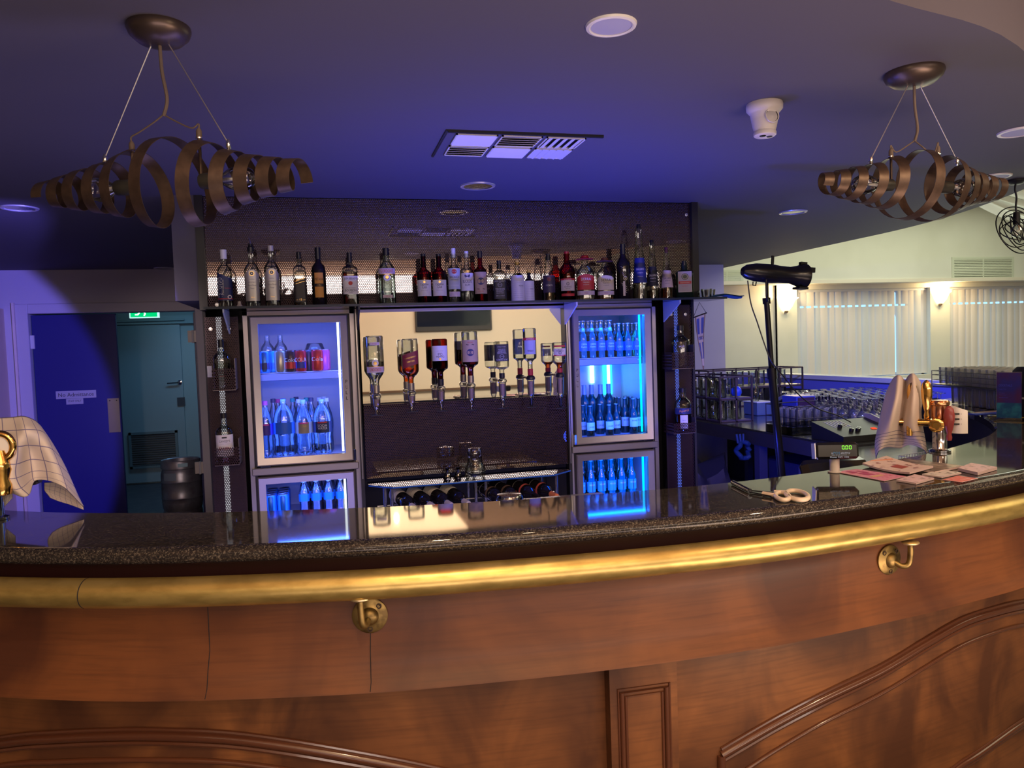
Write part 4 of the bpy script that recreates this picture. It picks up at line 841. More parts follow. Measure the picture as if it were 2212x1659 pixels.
# ------------------------------------------------------------ fridges
FR = M('fridge_frame', (.42, .39, .42), .36, .7); FRD = M('fridge_gasket', (.02, .02, .03), .5); FIN = M('fridge_lining', (.55, .58, .68), .4)
def fridge(x0, x1, hinge, label, colr, col2, white):
    f = thing('glass_door_fridge', label, 'fridge', ((x0+x1)/2, 4.2, 0)); cx = (x0+x1)/2; hw = (x1-x0)/2
    def sub(px0, px1, z0, z1, nm, pull):
        d = MB(); a, b = px0-cx, px1-cx; t = .040
        # mitred frame with sloping inner face
        ro = [(a, z0), (b, z0), (b, z1), (a, z1)]; ri = [(a+t, z0+t), (b-t, z0+t), (b-t, z1-t), (a+t, z1-t)]; rm = [(a+.006, z0+.006), (b-.006, z0+.006), (b-.006, z1-.006), (a+.006, z1-.006)]
        vs = [(x, .045, z) for x, z in ro]+[(x, .006, z) for x, z in ro]+[(x, 0, z) for x, z in rm]+[(x, .012, z) for x, z in ri]+[(x, .045, z) for x, z in ri]; fs = []
        for r in range(4):
            for i in range(4): j = (i+1) % 4; fs.append([r*4+i, r*4+j, r*4+4+j, r*4+4+i])
        d.add(vs, fs, FR, None, False); o = ob(nm, d, f)
        m = MB(); m.add([(a+t, .03, z0+t), (b-t, .03, z0+t), (b-t, .03, z1-t), (a+t, .03, z1-t)], [(0, 1, 2, 3)], PANE, None, False); ob('glass_pane', m, o)
        m = MB()
        xh = b+.006 if hinge > 0 else a-.006
        m.box(xh-.005, xh+.008, -.004, .03, z0, z0+.06, CHROME, bev=.002); ob('hinge', m, o); m = MB()
        m.box(a+.02 if hinge > 0 else b-.07, a+.07 if hinge > 0 else b-.02, .0, .012, z0-.006, z0-.001, CHROME)
        ob('latch_strip', m, o)
        if pull:
            m = MB(); xl = (b-t/2) if hinge > 0 else (a+t/2)
            for i, ch in enumerate('PULL'): put_text(m, ch, .018, INK, face(xl, -.0008+.004, pull-i*.030), .012)
            ob('pull_lettering', m, o, sh=0)
        return o
    sub(x0, x1, .965, 1.762, 'door', aX(752, 824, cx).z if False else (aY(752, 824, 4.2).z if hinge > 0 else aY(1244, 800, 4.2).z))
    sub(x0, x1, .12, .905, 'door', None)
    c = MB(); ex = .035
    c.box(-hw-ex, -hw-.012, .02, .54, .02, 1.79, FR); c.box(hw+.012, hw+ex, .02, .54, .02, 1.79, FR); c.box(-hw-.012, -hw, .03, .5, .1, 1.78, FRD); c.box(hw, hw+.012, .03, .5, .1, 1.78, FRD)
    c.box(-hw-ex, hw+ex, .02, .54, 1.768, 1.79, FR); c.box(-hw-.012, hw+.012, .022, .5, 1.76, 1.768, FRD); c.box(-hw-ex+.01, hw+ex-.01, .005, .05, .915, .955, FR, bev=.004); c.box(-hw, hw, .05, .5, .90, .965, FRD); c.box(-hw-ex, hw+ex, .02, .54, .02, .11, FR)
    c.box(-hw-ex, hw+ex, .53, .54, .02, 1.79, FR)
    cab = ob('cabinet', c, f)
    c = MB(); c.box(-hw, hw, .48, .50, .11, 1.76, FIN); c.box(-hw, -hw+.012, .05, .48, .11, 1.76, FIN); c.box(hw-.012, hw, .05, .48, .11, 1.76, FIN); c.box(-hw, hw, .05, .48, 1.735, 1.76, FIN); c.box(-hw, hw, .05, .48, .965, 1.0, FIN); c.box(-hw, hw, .05, .48, .875, .90, FIN); c.box(-hw, hw, .05, .48, .11, .14, FIN)
    ob('lining', c, cab)
    return f, cab, cx, hw
FL, cabL, cxL, hwL = fridge(-.366, .140, 1, 'left stainless two-door drinks fridge with PULL on its right frame, soft drinks inside', 0, 0, 0)
FRt, cabR, cxR, hwR = fridge(1.425, 1.924, -1, 'right stainless two-door drinks fridge glowing cyan blue, beer bottles inside', 0, 0, 0)
LEDW = EM('led_white', (.85, .95, 1), 2.6); LEDC = EM('led_cyan', (.0, .45, 1), 4); SHF = M('shelf_metal', (.16, .17, .22), .35, .7)
# shelves (part of each fridge) + led tubes
zsL = aY(640, 803, 4.30).z; zsR = aY(1315, 772, 4.30).z
def fshelf(cab, cx, hw, z):
    m = MB(); m.box(-hw+.014, hw-.03, .09, .46, z-.008, z, M('shelf_wire', (.5, .52, .6), .4, .4)); m.box(-hw+.014, hw-.03, .08, .09, z-.045, z-.004, SHF, bev=.003)
    for x in (hw-.06, hw-.045): m.lathe([(.004, 0), (.003, .002), (0, .002)], CHROME, TR(x, .08, z-.02) @ RX, 10)
    ob('shelf', m, cab)
fshelf(cabL, cxL, hwL, zsL); fshelf(cabR, cxR, hwR, zsR)
def led(cab, x, z0, z1, mat, y=.075, r=.006): m = MB(); m.tube([(x, y, z0), (x, y, z1)], r, mat, 10); ob('led_tube', m, cab)
led(cabL, hwL-.052, 1.01, 1.725, LEDW, r=.0065); led(cabL, hwL-.052, .15, .865, LEDW)
led(cabR, hwR-.048, 1.01, 1.725, LEDC); led(cabR, hwR-.048, .15, .865, LEDC)
m = MB(); m.box(.02, .045, .465, .475, 1.30, 1.50, EM('led_panel', (.35, 1, 1), 5)); m.box(.11, .17, .465, .475, 1.22, 1.46, EM('glow_panel_b', (.02, .75, 1), 3)); m.box(.135, .155, .462, .465, 1.22, 1.46, MATS['led_panel']); ob('glow_panels', m, cabR)  # glowing boxes added for bright streaks like reflections in the door glass
# ---- contents
def can_proto(name, label, loc, col, col2, txt=None, group=None, R=.031, H=.118):
    c = thing(name, label, 'drink can', loc, 0, group); mb = MB(); mb.lathe([(R*.80, 0), (R*.96, .006), (R, .012), (R, H-.012), (R*.86, H-.004)], col, None, 24)
    if col2: patch(mb, R, 2, H*.30, H*.30, 1.0, col2, None, off=1.01)
    if txt: ctext(mb, txt, .022, PAPER, R, 2, H*.55, None, .07, off=1.02)
    ob('can_body', mb, c); mb = MB(); mb.lathe([(R*.86, H-.004), (R*.90, H), (R*.80, H-.002), (R*.76, H-.006), (0, H-.006)], STEEL, None, 24); mb.box(-.006, .006, -.012, .010, H-.006, H-.004, STEEL); ob('lid', mb, c); return c
RC_ = M('can_red', (.62, .02, .03), .25, .3); BC = M('can_blue', (.02, .18, .55), .25, .3); GC = M('can_gold', (.52, .46, .30), .25, .5); DC = M('can_dark', (.05, .02, .03), .25, .3); SC_ = M('can_magenta', (.55, .05, .22), .25, .3)
cans = [(572, BC, NAVYI, None, 4.29, 'blue soft drink can at the left of the upper fridge shelf'), (592, M('can_cyan', (.02, .35, .62), .25, .3), BC, None, 4.33, 'cyan soft drink can, second from left in the left fridge'), (606, GC, None, None, 4.285, 'pale gold soft drink can in the left fridge'), (628, DC, RC_, 'Coke', 4.285, 'dark and red cola can beside the gold can'), (650, RC_, BLU, 'COLA', 4.285, 'red and white cola can in the middle of the shelf'), (668, DC, None, None, 4.36, 'dark can standing behind in the gap of the cola cans'), (686, RC_, None, 'Cola', 4.285, 'bright red cola can right of the gap'), (702, SC_, None, None, 4.31, 'magenta can beside the white light tube')]
for px, c1, c2, tx, Y, lab in cans:
    q = aY(px, 790, Y); can_proto('drink_can', lab, (q.x, Y, zsL+.001), c1, c2, tx, 'cans on the upper shelf of the left fridge')
PETC = GL('pet_clear', (.95, .98, 1), (.42, .62, .8), .8); WAT = GL('water', (.95, .98, 1), (.8, .9, .95), 0)
pw = bottle('water_bottle', 'clear glass bottle behind the cans at the left of the upper fridge shelf', (aY(577, 760, 4.36).x, 4.40, zsL+.001), .215, .036, 'dome', cap=None, group='glass bottles behind the cans')
dup(pw, (aY(606, 760, 4.40).x, 4.42, zsL+.001), label='slimmer clear glass bottle behind the gold can')
mb = MB(); mb.lathe([(0, .004), (.05, 0), (.055, .01), (.055, .12), (.045, .15), (.04, .155)], PETC, None, 24); q = aY(684, 760, 4.45); one('glass_jar', mb, 'wide clear jar behind the red cans', 'jar', (q.x-.01, 4.50, zsL+.001))
CAPC = M('cap_pale_cyan', (.45, .75, .80), .4); CAPP = M('cap_pink', (.75, .08, .35), .4); CAPW = M('cap_pet_white', (.75, .8, .85), .4); CAPG = M('cap_teal', (.03, .35, .32), .4); CAPK = M('cap_dark', (.05, .05, .12), .4); CAPB = M('cap_blue', (.08, .3, .7), .4)
def art_pet(bg, txt, tc, ring=None):
    def f(mb, R, n, H, T):
        patch(mb, R, n, .50*H, .20*H, 1.45, bg, T, off=1.015)
        for i, t_ in enumerate(txt): ctext(mb, t_, .013, tc, R, n, (.53-.05*i)*H, T, R*1.0, off=1.03)
        if ring: patch(mb, R, n, .585*H, .025*H, .5, ring, T, off=1.025)
    return f
zf = 1.001
PT = [(575, 866, 30, CAPP, art_pet(M('lab_purple', (.06, .03, .25), .4), [], PAPER, CAPP), 4.29, 'petsoft', 'soft drink bottle with pink cap at the left of the lower shelf'),
      (614, 862, 46, CAPC, art_pet(M('lab_blue2', (.03, .15, .6), .4), [], PAPER), 4.30, 'pet', 'large soda bottle with pale cyan cap, second from left'),
      (657, 863, 38, CAPC, art_pet(M('lab_gold2', (.35, .28, .16), .4), ['TONIC'], GOLD, CAPP), 4.30, 'petsoft', 'soda bottle with gold and black label in the middle of the lower shelf'),
      (697, 862, 42, CAPC, art_pet(M('lab_black2', (.02, .03, .08), .4), ['SODA', 'WATER'], PAPER, REDI), 4.30, 'pet', 'large bottle labelled SODA WATER beside the white light tube')]
for px, ty, wp, cm, at_, Y, kd, lab in PT:
    t = aY(px, ty, Y); q = aY(px, 930, Y); bottle('soda_bottle', lab, (q.x, Y, zf), t.z-zf, wp/2*.00245, kd, glass=PETC, liq=WAT, lvl=.62, cap=cm, caph=.075, capr=.014, art=at_, group='soda bottles in the left fridge')
pr = bottle('soda_bottle', 'clear soda bottle standing in the back rows of the left fridge', (-.27, 4.40, zf), .30, .036, 'petsoft', glass=PETC, cap=CAPW, caph=.07, capr=.014, group='soda bottles in the left fridge back rows')
lab0 = [('pink', CAPP), ('white', CAPW), ('teal', CAPG), ('dark', CAPK), ('blue', CAPB)]
back = [(590, 4.47, 3, 0), (612, 4.40, 4, 0), (632, 4.47, 2, 0), (645, 4.40, 1, 0), (662, 4.48, 2, 1), (672, 4.40, 3, 0), (690, 4.47, 1, 0), (705, 4.40, 1, 0), (640, 4.55, 3, 0), (600, 4.55, 0, 0), (668, 4.56, 0, 0), (700, 4.56, 1, 0)]
protoc = {}
for i, (px, Y, ci, _) in enumerate(back):
    q = aY(px, 870, Y); nm, cm = lab0[ci]; x = max(-.32, min(.05, q.x))
    if ci not in protoc:
        protoc[ci] = bottle('soda_bottle', 'soda bottle with %s cap in the back rows of the left fridge' % nm, (x, Y, zf), .30+.01*ci/4, .034, 'petsoft', glass=PETC, cap=cm, caph=.07, capr=.014, group='soda bottles in the left fridge back rows')
    else: dup(protoc[ci], (x, Y, zf))
for c in [pr]+KIDS(pr): bpy.data.objects.remove(c)
# lower left fridge: cans and small bottles on a raised shelf
zl = .665
m = MB(); m.box(-hwL+.014, hwL-.03, .09, .46, zl-.01, zl-.002, MATS['shelf_wire']); ob('shelf', m, cabL)
sb = None
for r, Y in enumerate((4.30, 4.38, 4.46, 4.54)):
    for c, px in enumerate((603, 630, 661, 690, 708)):
        if c == 0 or (c == 1 and r == 9):
            continue
        x = -.20+.066*(c-0)+(.01 if r % 2 else 0)
        if x > .07: continue
        if not sb: sb = bottle('soft_drink_bottle', 'small clear soft drink bottle in the lower part of the left fridge', (x, Y, zl), .20, .028, 'petsoft', glass=PETC, liq=GL('red_drink', (.9, .35, .2), (.5, .1, .05), 0), lvl=.35, cap=CAPW, caph=.08, capr=.013, art=art_pet(BC, [], PAPER), group='small bottles in the lower left fridge')
        else: dup(sb, (x, Y, zl))
cn = None
for r, Y in enumerate((4.29, 4.36, 4.43, 4.50)):
    for c in range(2):
        x = -.31+.064*c
        for lv in (0,):
            if not cn: cn = can_proto('drink_can', 'blue can stacked in the lower left corner of the left fridge', (x, Y, zl), BC, None, None, 'cans in the lower left fridge', H=.13)
            else: dup(cn, (x, Y, zl))
# right fridge
BEG = GL('beer_glass_clear', (.75, .85, .80), (.2, .35, .4), .5); BED = M('beer_glass_dark', (.01, .03, .03), .08, spec=.8); BEL = M('beer_label_blue', (.03, .10, .45), .4); BEW = M('beer_label_pale', (.45, .60, .65), .5); FO = M('beer_foil', (.35, .55, .45), .35, .4)
def beer(bg, txt, tc, foilc=None):
    def f(mb, R, n, H, T):
        patch(mb, R, n, .32*H, .26*H, 1.3, bg, T, off=1.02)
        for i, t_ in enumerate(txt): ctext(mb, t_, .010, tc, R, n, (.37-.07*i)*H, T, R*1.3, off=1.04)
        if foilc: mb.lathe([(R*.56, .70*H), (R*.44, .80*H)], foilc, T, 16)
    return f
b1 = b2 = None
for r, Y in enumerate((4.30, 4.37, 4.44, 4.52)):
    for c in range(4):
        x = aY(1259+19.5*c, 740, 4.30).x+.002*r
        if not b1: b1 = bottle('beer_bottle', 'clear beer bottle with blue label on the top shelf of the right fridge', (x, Y, zsR+.001), .225, .028, 'beer', glass=BEG, liq=GL('pale_beer', (.8, .8, .5), (.5, .5, .3), 0), lvl=.6, cap=STEEL, caph=.03, capr=.014, art=beer(BEL, ['CORONA', 'Extra'], PAPER, FO), group='pale beer bottles on the top shelf')
        else: dup(b1, (x, Y, zsR+.001))
    for c in range(3):
        x = aY(1337+19.0*c, 740, 4.30).x+.002*r
        if not b2: b2 = bottle('beer_bottle', 'darker round-shouldered beer bottle at the right of the top shelf', (x, Y, zsR+.001), .205, .028, 'beer', glass=GL('beer_green', (.35, .65, .55), (.05, .2, .2), .5), cap=STEEL, caph=.03, capr=.014, art=beer(BEL, ['', 'DRY'], BEW), group='dry beer bottles on the top shelf')
        else: dup(b2, (x, Y, zsR+.001))
ch = None
for k, px in enumerate((1262, 1280, 1297, 1317)):
    q = aY(px, 850, 4.46)
    if not ch: ch = bottle('wine_bottle', 'foil-topped wine bottle behind the beers in the right fridge', (q.x, 4.46, zf), .30, .036, 'wine', glass=BED, extra=foil(M('foil_blue_grey', (.25, .3, .45), .4, .4), .72), group='wine bottles in the right fridge')
    else: dup(ch, (q.x, 4.46+.02*(k % 2), zf))
fb = [(1259, 4.36), (1275, 4.29), (1296, 4.37), (1316, 4.29), (1331, 4.33)]; bb = None
for px, Y in fb:
    q = aY(px, 900, Y)
    if not bb: bb = bottle('beer_bottle', 'small dark beer bottle with pale label in front on the lower shelf', (q.x, Y, zf), .185, .0255, 'beer', glass=BED, cap=STEEL, caph=.03, capr=.013, art=beer(BEW, ['', 'LAGER'], NAVYI), group='small pale-label beers in the right fridge')
    else: dup(bb, (q.x, Y, zf))
cc_ = None
for k, (px, Y) in enumerate(((1350, 4.37), (1368, 4.30), (1385, 4.33), (1352, 4.46), (1371, 4.45), (1338, 4.45), (1385, 4.47), (1330, 4.52), (1360, 4.54))):
    q = aY(px, 900, Y); x = min(q.x, 1.88)
    if not cc_: cc_ = bottle('beer_bottle', 'beer bottle with a wide pale band near the cyan light tube', (x, Y, zf), .215, .027, 'beer', glass=BED, cap=STEEL, caph=.03, capr=.013, art=beer(BEW, ['BOND', ''], NAVYI), group='beers near the cyan light tube')
    else: dup(cc_, (x, Y, zf))
zr = .62; m = MB(); m.box(-hwR+.014, hwR-.03, .09, .46, zr-.01, zr-.002, MATS['shelf_wire']); ob('shelf', m, cabR); lb = None
for r, Y in enumerate((4.29, 4.36, 4.43, 4.50, 4.57)):
    for c in range(6):
        x = 1.475+.066*c+.012*(r % 2)
        if x > 1.87: continue
        if not lb: lb = bottle('beer_bottle', 'green beer bottle in the lower compartment of the right fridge', (x, Y, zr), .235, .0275, 'beer', glass=GL('beer_green2', (.25, .6, .5), (.03, .15, .15), .6), cap=STEEL, caph=.03, capr=.013, art=beer(M('hein', (.05, .25, .45), .4), ['HEINEKEN'], PAPER), group='green beers in the lower right fridge')
        else: dup(lb, (x, Y, zr))
# fridge light
def area(name, loc, rot, size, col, e, sy=None):
    l = bpy.data.lights.new(name, 'AREA'); l.energy = e; l.color = col; l.size = size
    if sy: l.shape = 'RECTANGLE'; l.size_y = sy
    o = bpy.data.objects.new(name, l); COL.objects.link(o); o.location = loc; o.rotation_euler = rot; return o
def point(name, loc, col, e, r=.02):
    l = bpy.data.lights.new(name, 'POINT'); l.energy = e; l.color = col; l.shadow_soft_size = r
    o = bpy.data.objects.new(name, l); COL.objects.link(o); o.location = loc; return o
def spot(name, loc, tgt, col, e, ang, r=.05, blend=.5):
    l = bpy.data.lights.new(name, 'SPOT'); l.energy = e; l.color = col; l.spot_size = rad(ang); l.spot_blend = blend; l.shadow_soft_size = r
    o = bpy.data.objects.new(name, l); COL.objects.link(o); o.location = loc; o.rotation_euler = (V(tgt)-V(loc)).to_track_quat('-Z', 'Y').to_euler(); return o
BLUE = (.04, .12, 1.0)
for cx, hw, cl_, e in ((cxL, hwL, (.05, .14, 1), 17), (cxR, hwR, (.0, .10, 1), 22)):
    area('fridge_light', (cx, 4.262, 1.36), (rad(90), 0, 0), hw*1.7, cl_, e*.24, .65)
    area('fridge_light', (cx, 4.262, .70), (rad(90), 0, 0), hw*1.7, cl_, e*.14, .3)
    area('fridge_light', (cx+.02, 4.262, 1.725), (rad(-20), 0, 0), hw*1.5, cl_, e*.12, .02)
    area('fridge_light', (cx+.02, 4.262, .865), (rad(-20), 0, 0), hw*1.5, cl_, e*.06, .02)
# ------------------------------------------------------------ lower glass shelf, wine rack, small glass
ZL = .84
ls = thing('glass_shelf', 'dark glass worktop shelf with cut corners below the perforated panel', 'shelf')
mb = MB(); mb.poly([(.205, 4.20), (.21, 4.10), (.328, 3.985), (1.215, 3.985), (1.345, 4.09), (1.36, 4.20)], .010, GL('smoked_glass', (.12, .13, .17), (.01, .02, .04), 1.2), z=ZL-.01); ob('shelf_board', mb, ls)
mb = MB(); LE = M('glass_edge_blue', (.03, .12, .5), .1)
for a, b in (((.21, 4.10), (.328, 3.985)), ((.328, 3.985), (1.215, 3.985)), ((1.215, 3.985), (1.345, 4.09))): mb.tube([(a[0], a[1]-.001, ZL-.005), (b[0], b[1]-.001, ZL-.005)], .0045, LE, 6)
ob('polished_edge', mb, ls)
for px, Y in ((831, 4.05), (846, 4.0), (1012, 4.12), (1028, 4.0), (1036, 4.0) if False else (1050, 4.0), (1170, 4.12), (1202, 4.02)):
    q = aY(px, 1060, Y); mb = MB(); mb.lathe([(.009, .35), (.009, ZL-.012)], M('post_steel', (.6, .62, .68), .18, .95), TR(q.x, Y, 0), 14); ob('post', mb, ls)
q = aZ(968, 1027, ZL)
def jig(px, py, label):
    q = aZ(px, py, ZL); y = min(q.y, 4.17); mb = MB(); mb.lathe([(.0, .004), (.020, .001), (.016, .02), (.006, .036), (.010, .042), (.015, .050), (.0135, .05), (.004, .037), (.014, .018)], GL('jigger_glass', (.8, .82, .85), (.3, .33, .38), 1), None, 20); one('glass_jigger', mb, label, 'spirit measure', (q.x*y/q.y, y, ZL+.001), 'small glass jiggers')
jig(967, 1030, 'left hourglass-shaped glass jigger on the dark glass shelf'); jig(990, 1028, 'right hourglass-shaped glass jigger, nearest the upturned carafe')
q = aZ(1027, 1034, ZL); mb = MB(); mb.lathe([(.050, .001), (.058, .01), (.058, .04), (.050, .065), (.042, .085), (.039, .12), (.039, .155), (.034, .163), (0, .165)], GLASS, None, 32); mb.lathe([(.058, .028), (.0595, .031), (.058, .034)], GLASS, None, 32)
one('glass_carafe', mb, 'clear glass carafe turned upside down on the dark glass shelf', 'carafe', (.79, 4.08, ZL+.001))
# wine rack and bottles
WB = M('wine_glass_black', (.01, .008, .012), .06, spec=.9); ZR = .72
wr = thing('wine_rack', 'low wire wine rack under the dark glass shelf', 'rack'); mb = MB(); wire = M('rack_wire', (.35, .36, .42), .3, .9)
for Y, z in ((3.78, .70), (4.10, .72)):
    mb.tube([(.25, Y, z), (1.25, Y, z)], .004, wire, 8)
for i in range(9): x = .29+.108*i; mb.tube([(x, 3.72, .695), (x, 4.16, .725)], .003, wire, 6)
for x in (.26, 1.24):
    mb.tube([(x, 3.78, .70), (x, 3.78, .3)], .005, wire, 8); mb.tube([(x, 4.10, .72), (x, 4.10, .3)], .005, wire, 8)
ob('wire_frame', mb, wr)
def wine(px, py, lab, labm, capm, k):
    q = aY(px, py, 4.02); b = thing('wine_bottle', lab, 'wine bottle', (q.x, 4.08, ZR+.052), 0, 'wine bottles lying in the rack'); T = Matrix.Rotation(rad(90+7), 4, 'X') @ Matrix.Rotation(rad(0), 4, 'Z'); T = Matrix.Rotation(rad(16), 4, 'Z') @ T
    R = .038; H = .30; mb = MB(); mb.lathe([(r*R, z*H-.06) for r, z in PROF['wine']], WB, T, 28); ob('glass_body', mb, b)
    mb = MB(); mb.lathe([(R*1.01, .0-.04), (R*1.012, .055)], labm[0], T, 24) if len(labm) == 1 else (mb.lathe([(R*1.01, .085), (R*1.012, .100)], labm[0], T, 24)); mb.lathe([(R*1.016, .015), (R*1.016, .018)], SILV, T, 24); ob('label', mb, b)
    mb = MB(); mb.lathe([(R*.40, H*.80-.06), (R*.42, H-.06), (0, H-.058)], capm, T, 18); ob('foil', mb, b)
for k, (px, nm) in enumerate(((862, 'leftmost'), (900, 'second from left'), (937, 'third from left'), (973, 'fourth from left'))): wine(px, 1063, 'wine bottle with white label lying in the rack, %s' % nm, [PAPER], M('foil_pale', (.6, .55, .62), .4), k)
wine(1050, 1055, 'wine bottle with thin brown band and yellow cap, left of its dark pair', [M('lab_brown', (.15, .09, .06), .5), 0], CY_, 4); wine(1083, 1050, 'wine bottle with thin brown band and dark cap', [M('lab_brown', (.15, .09, .06), .5), 0], BKG, 5)
wine(1122, 1055, 'wine bottle with red band and dark cap lying in the rack', [M('lab_redband', (.65, .12, .09), .5), 0], BKG, 6); wine(1158, 1050, 'wine bottle with red band and orange cap, rightmost in the rack', [M('lab_redband', (.65, .12, .09), .5), 0], M('cap_orange', (.75, .22, .08), .4), 7)
# ------------------------------------------------------------ ceiling fittings
def downlight(px, py, label, r=.085, spk=False, zc_=2.39):
    q = aZ(px, py, zc_); d = thing('ceiling_speaker' if spk else 'recessed_downlight', label, 'ceiling speaker' if spk else 'downlight', (q.x, q.y, zc_), 0, 'round ceiling speakers' if spk else 'recessed downlights')
    mb = MB(); mb.lathe([(r*.82, 0), (r*.80, -.006), (r*.86, -.008), (r*.97, -.006), (r, 0)], M('trim_white', (.75, .72, .72), .35) if spk else M('trim_steel', (.6, .6, .65), .3, .6), None, 36); ob('trim_ring', mb, d)
    if spk: mb = MB(); mb.lathe([(r*.82, -.004), (r*.4, -.006), (0, -.006)], M('speaker_mesh', (.42, .42, .62), .6), None, 36); ob('mesh_cover', mb, d)
    else:
        mb = MB(); mb.lathe([(r*.80, -.003), (r*.74, -.001), (r*.5, .0), (r*.3, -.001), (0, -.001)], M('downlight_reflector', (.5, .5, .5), .12, 1., bump=(30, .6)), None, 28); ob('reflector', mb, d)
for px, py, lab in ((1032, 401, 'recessed chrome downlight in front of the bottle wall, beside the air vent'), (42, 449, 'recessed chrome downlight at the left edge of the picture'), (1713, 458, 'recessed chrome downlight near the stage lamp'), (355, 579, 'distant recessed chrome downlight above the doorway')): downlight(px, py, lab, .092)
downlight(1320, 54, 'round white ceiling speaker with a bluish mesh at the top of the picture', .068, True)
downlight(2203, 284, 'round ceiling speaker cut by the right edge of the picture', .085, True); downlight(2148, 381, 'smaller-looking round ceiling speaker behind the right spiral lamp', .085, True)
# air vent
VX0, VX1, VY0, VY1 = .535, 1.085, 2.92, 3.26
v = thing('ceiling_air_vent', 'rectangular six-cell white ceiling air vent', 'air vent', (0, 0, 0)); vw = M('vent_white', (.72, .70, .68), .5); mb = MB()
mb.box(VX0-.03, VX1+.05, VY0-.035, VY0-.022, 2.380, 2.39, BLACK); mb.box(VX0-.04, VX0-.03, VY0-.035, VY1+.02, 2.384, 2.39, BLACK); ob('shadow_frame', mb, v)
mb = MB(); cw = (VX1-VX0)/3; chh = (VY1-VY0)/2
for i in range(3):
    for j in range(2):
        x0 = VX0+cw*i+.008; x1 = VX0+cw*(i+1)-.008; y0 = VY0+chh*j+.010; y1 = VY0+chh*(j+1)-.010
        for a in ((x0, x1, y0, y0+.006), (x0, x1, y1-.006, y1), (x0, x0+.006, y0, y1), (x1-.006, x1, y0, y1)): mb.box(a[0], a[1], a[2], a[3], 2.383, 2.39, vw)
        mb.box(x0, x1, y0, y1, 2.3885, 2.3897, BLACK)
ob('cells', mb, v); mb = MB()
for i in range(3):
    for j in range(2):
        x0 = VX0+cw*i+.012; x1 = VX0+cw*(i+1)-.012; y0 = VY0+chh*j+.012; y1 = VY0+chh*(j+1)-.012; n = 5
        if i < 2:
            for k in range(n): y = y0+(y1-y0)*(k+.5)/n; mb.box(x0, x1, -.011, .011, -.0006, .0006, vw, TR(0, y, 2.3835) @ Matrix.Rotation(rad(20 if (i+j) % 2 == 1 else -20), 4, 'X'))
        else:
            for k in range(n): x = x0+(x1-x0)*(k+.5)/n; mb.box(-.012, .012, y0, y1, -.0006, .0006, vw, TR(x, 0, 2.3835) @ Matrix.Rotation(rad(17 if j else -17), 4, 'Y'))
ob('louvres', mb, v)
# dome camera
q = aZ(1651, 224, 2.39); DW = M('camera_white', (.72, .66, .64), .35); c = thing('security_camera', 'white turret security camera on the dark ceiling', 'security camera', (q.x, q.y, 2.39)); mb = MB()
mb.lathe([(.062, 0), (.064, -.008), (.063, -.022), (.054, -.032), (.050, -.036), (.046, -.06), (.041, -.085), (.036, -.10)], DW, None, 40); ob('base', mb, c)
mb = MB(); mb.lathe([(.038, -.098), (.040, -.104), (.039, -.112), (.034, -.116), (0, -.116)], DW, None, 32); o1 = ob('camera_head', mb, c)
mb = MB(); mb.lathe([(.012, 0), (.010, -.002), (0, -.002)], BLACKG, TR(-.014, -.008, -.116), 16); mb.lathe([(.011, 0), (.009, -.002), (0, -.002)], BLACK, TR(.016, -.004, -.116), 16); ob('lens', mb, o1)
mb = MB(); T = Matrix.Rotation(rad(-2), 4, 'Z') @ TR(0, -.048, -.056) @ Matrix.Rotation(rad(-10), 4, 'X') @ RX
mb.lathe([(.027, 0), (.0265, .0035), (.0235, .0035), (.023, -.001)], DW, T, 28); mb.lathe([(.0235, .001), (0, .0012)], M('camera_gap', (.02, .015, .02), .6), T, 28); mb.lathe([(.0215, .002), (.017, .004), (0, .006)], M('camera_ball', (.60, .54, .52), .4), T @ TR(-.0015, -.002, 0), 28); ob('ball', mb, c)
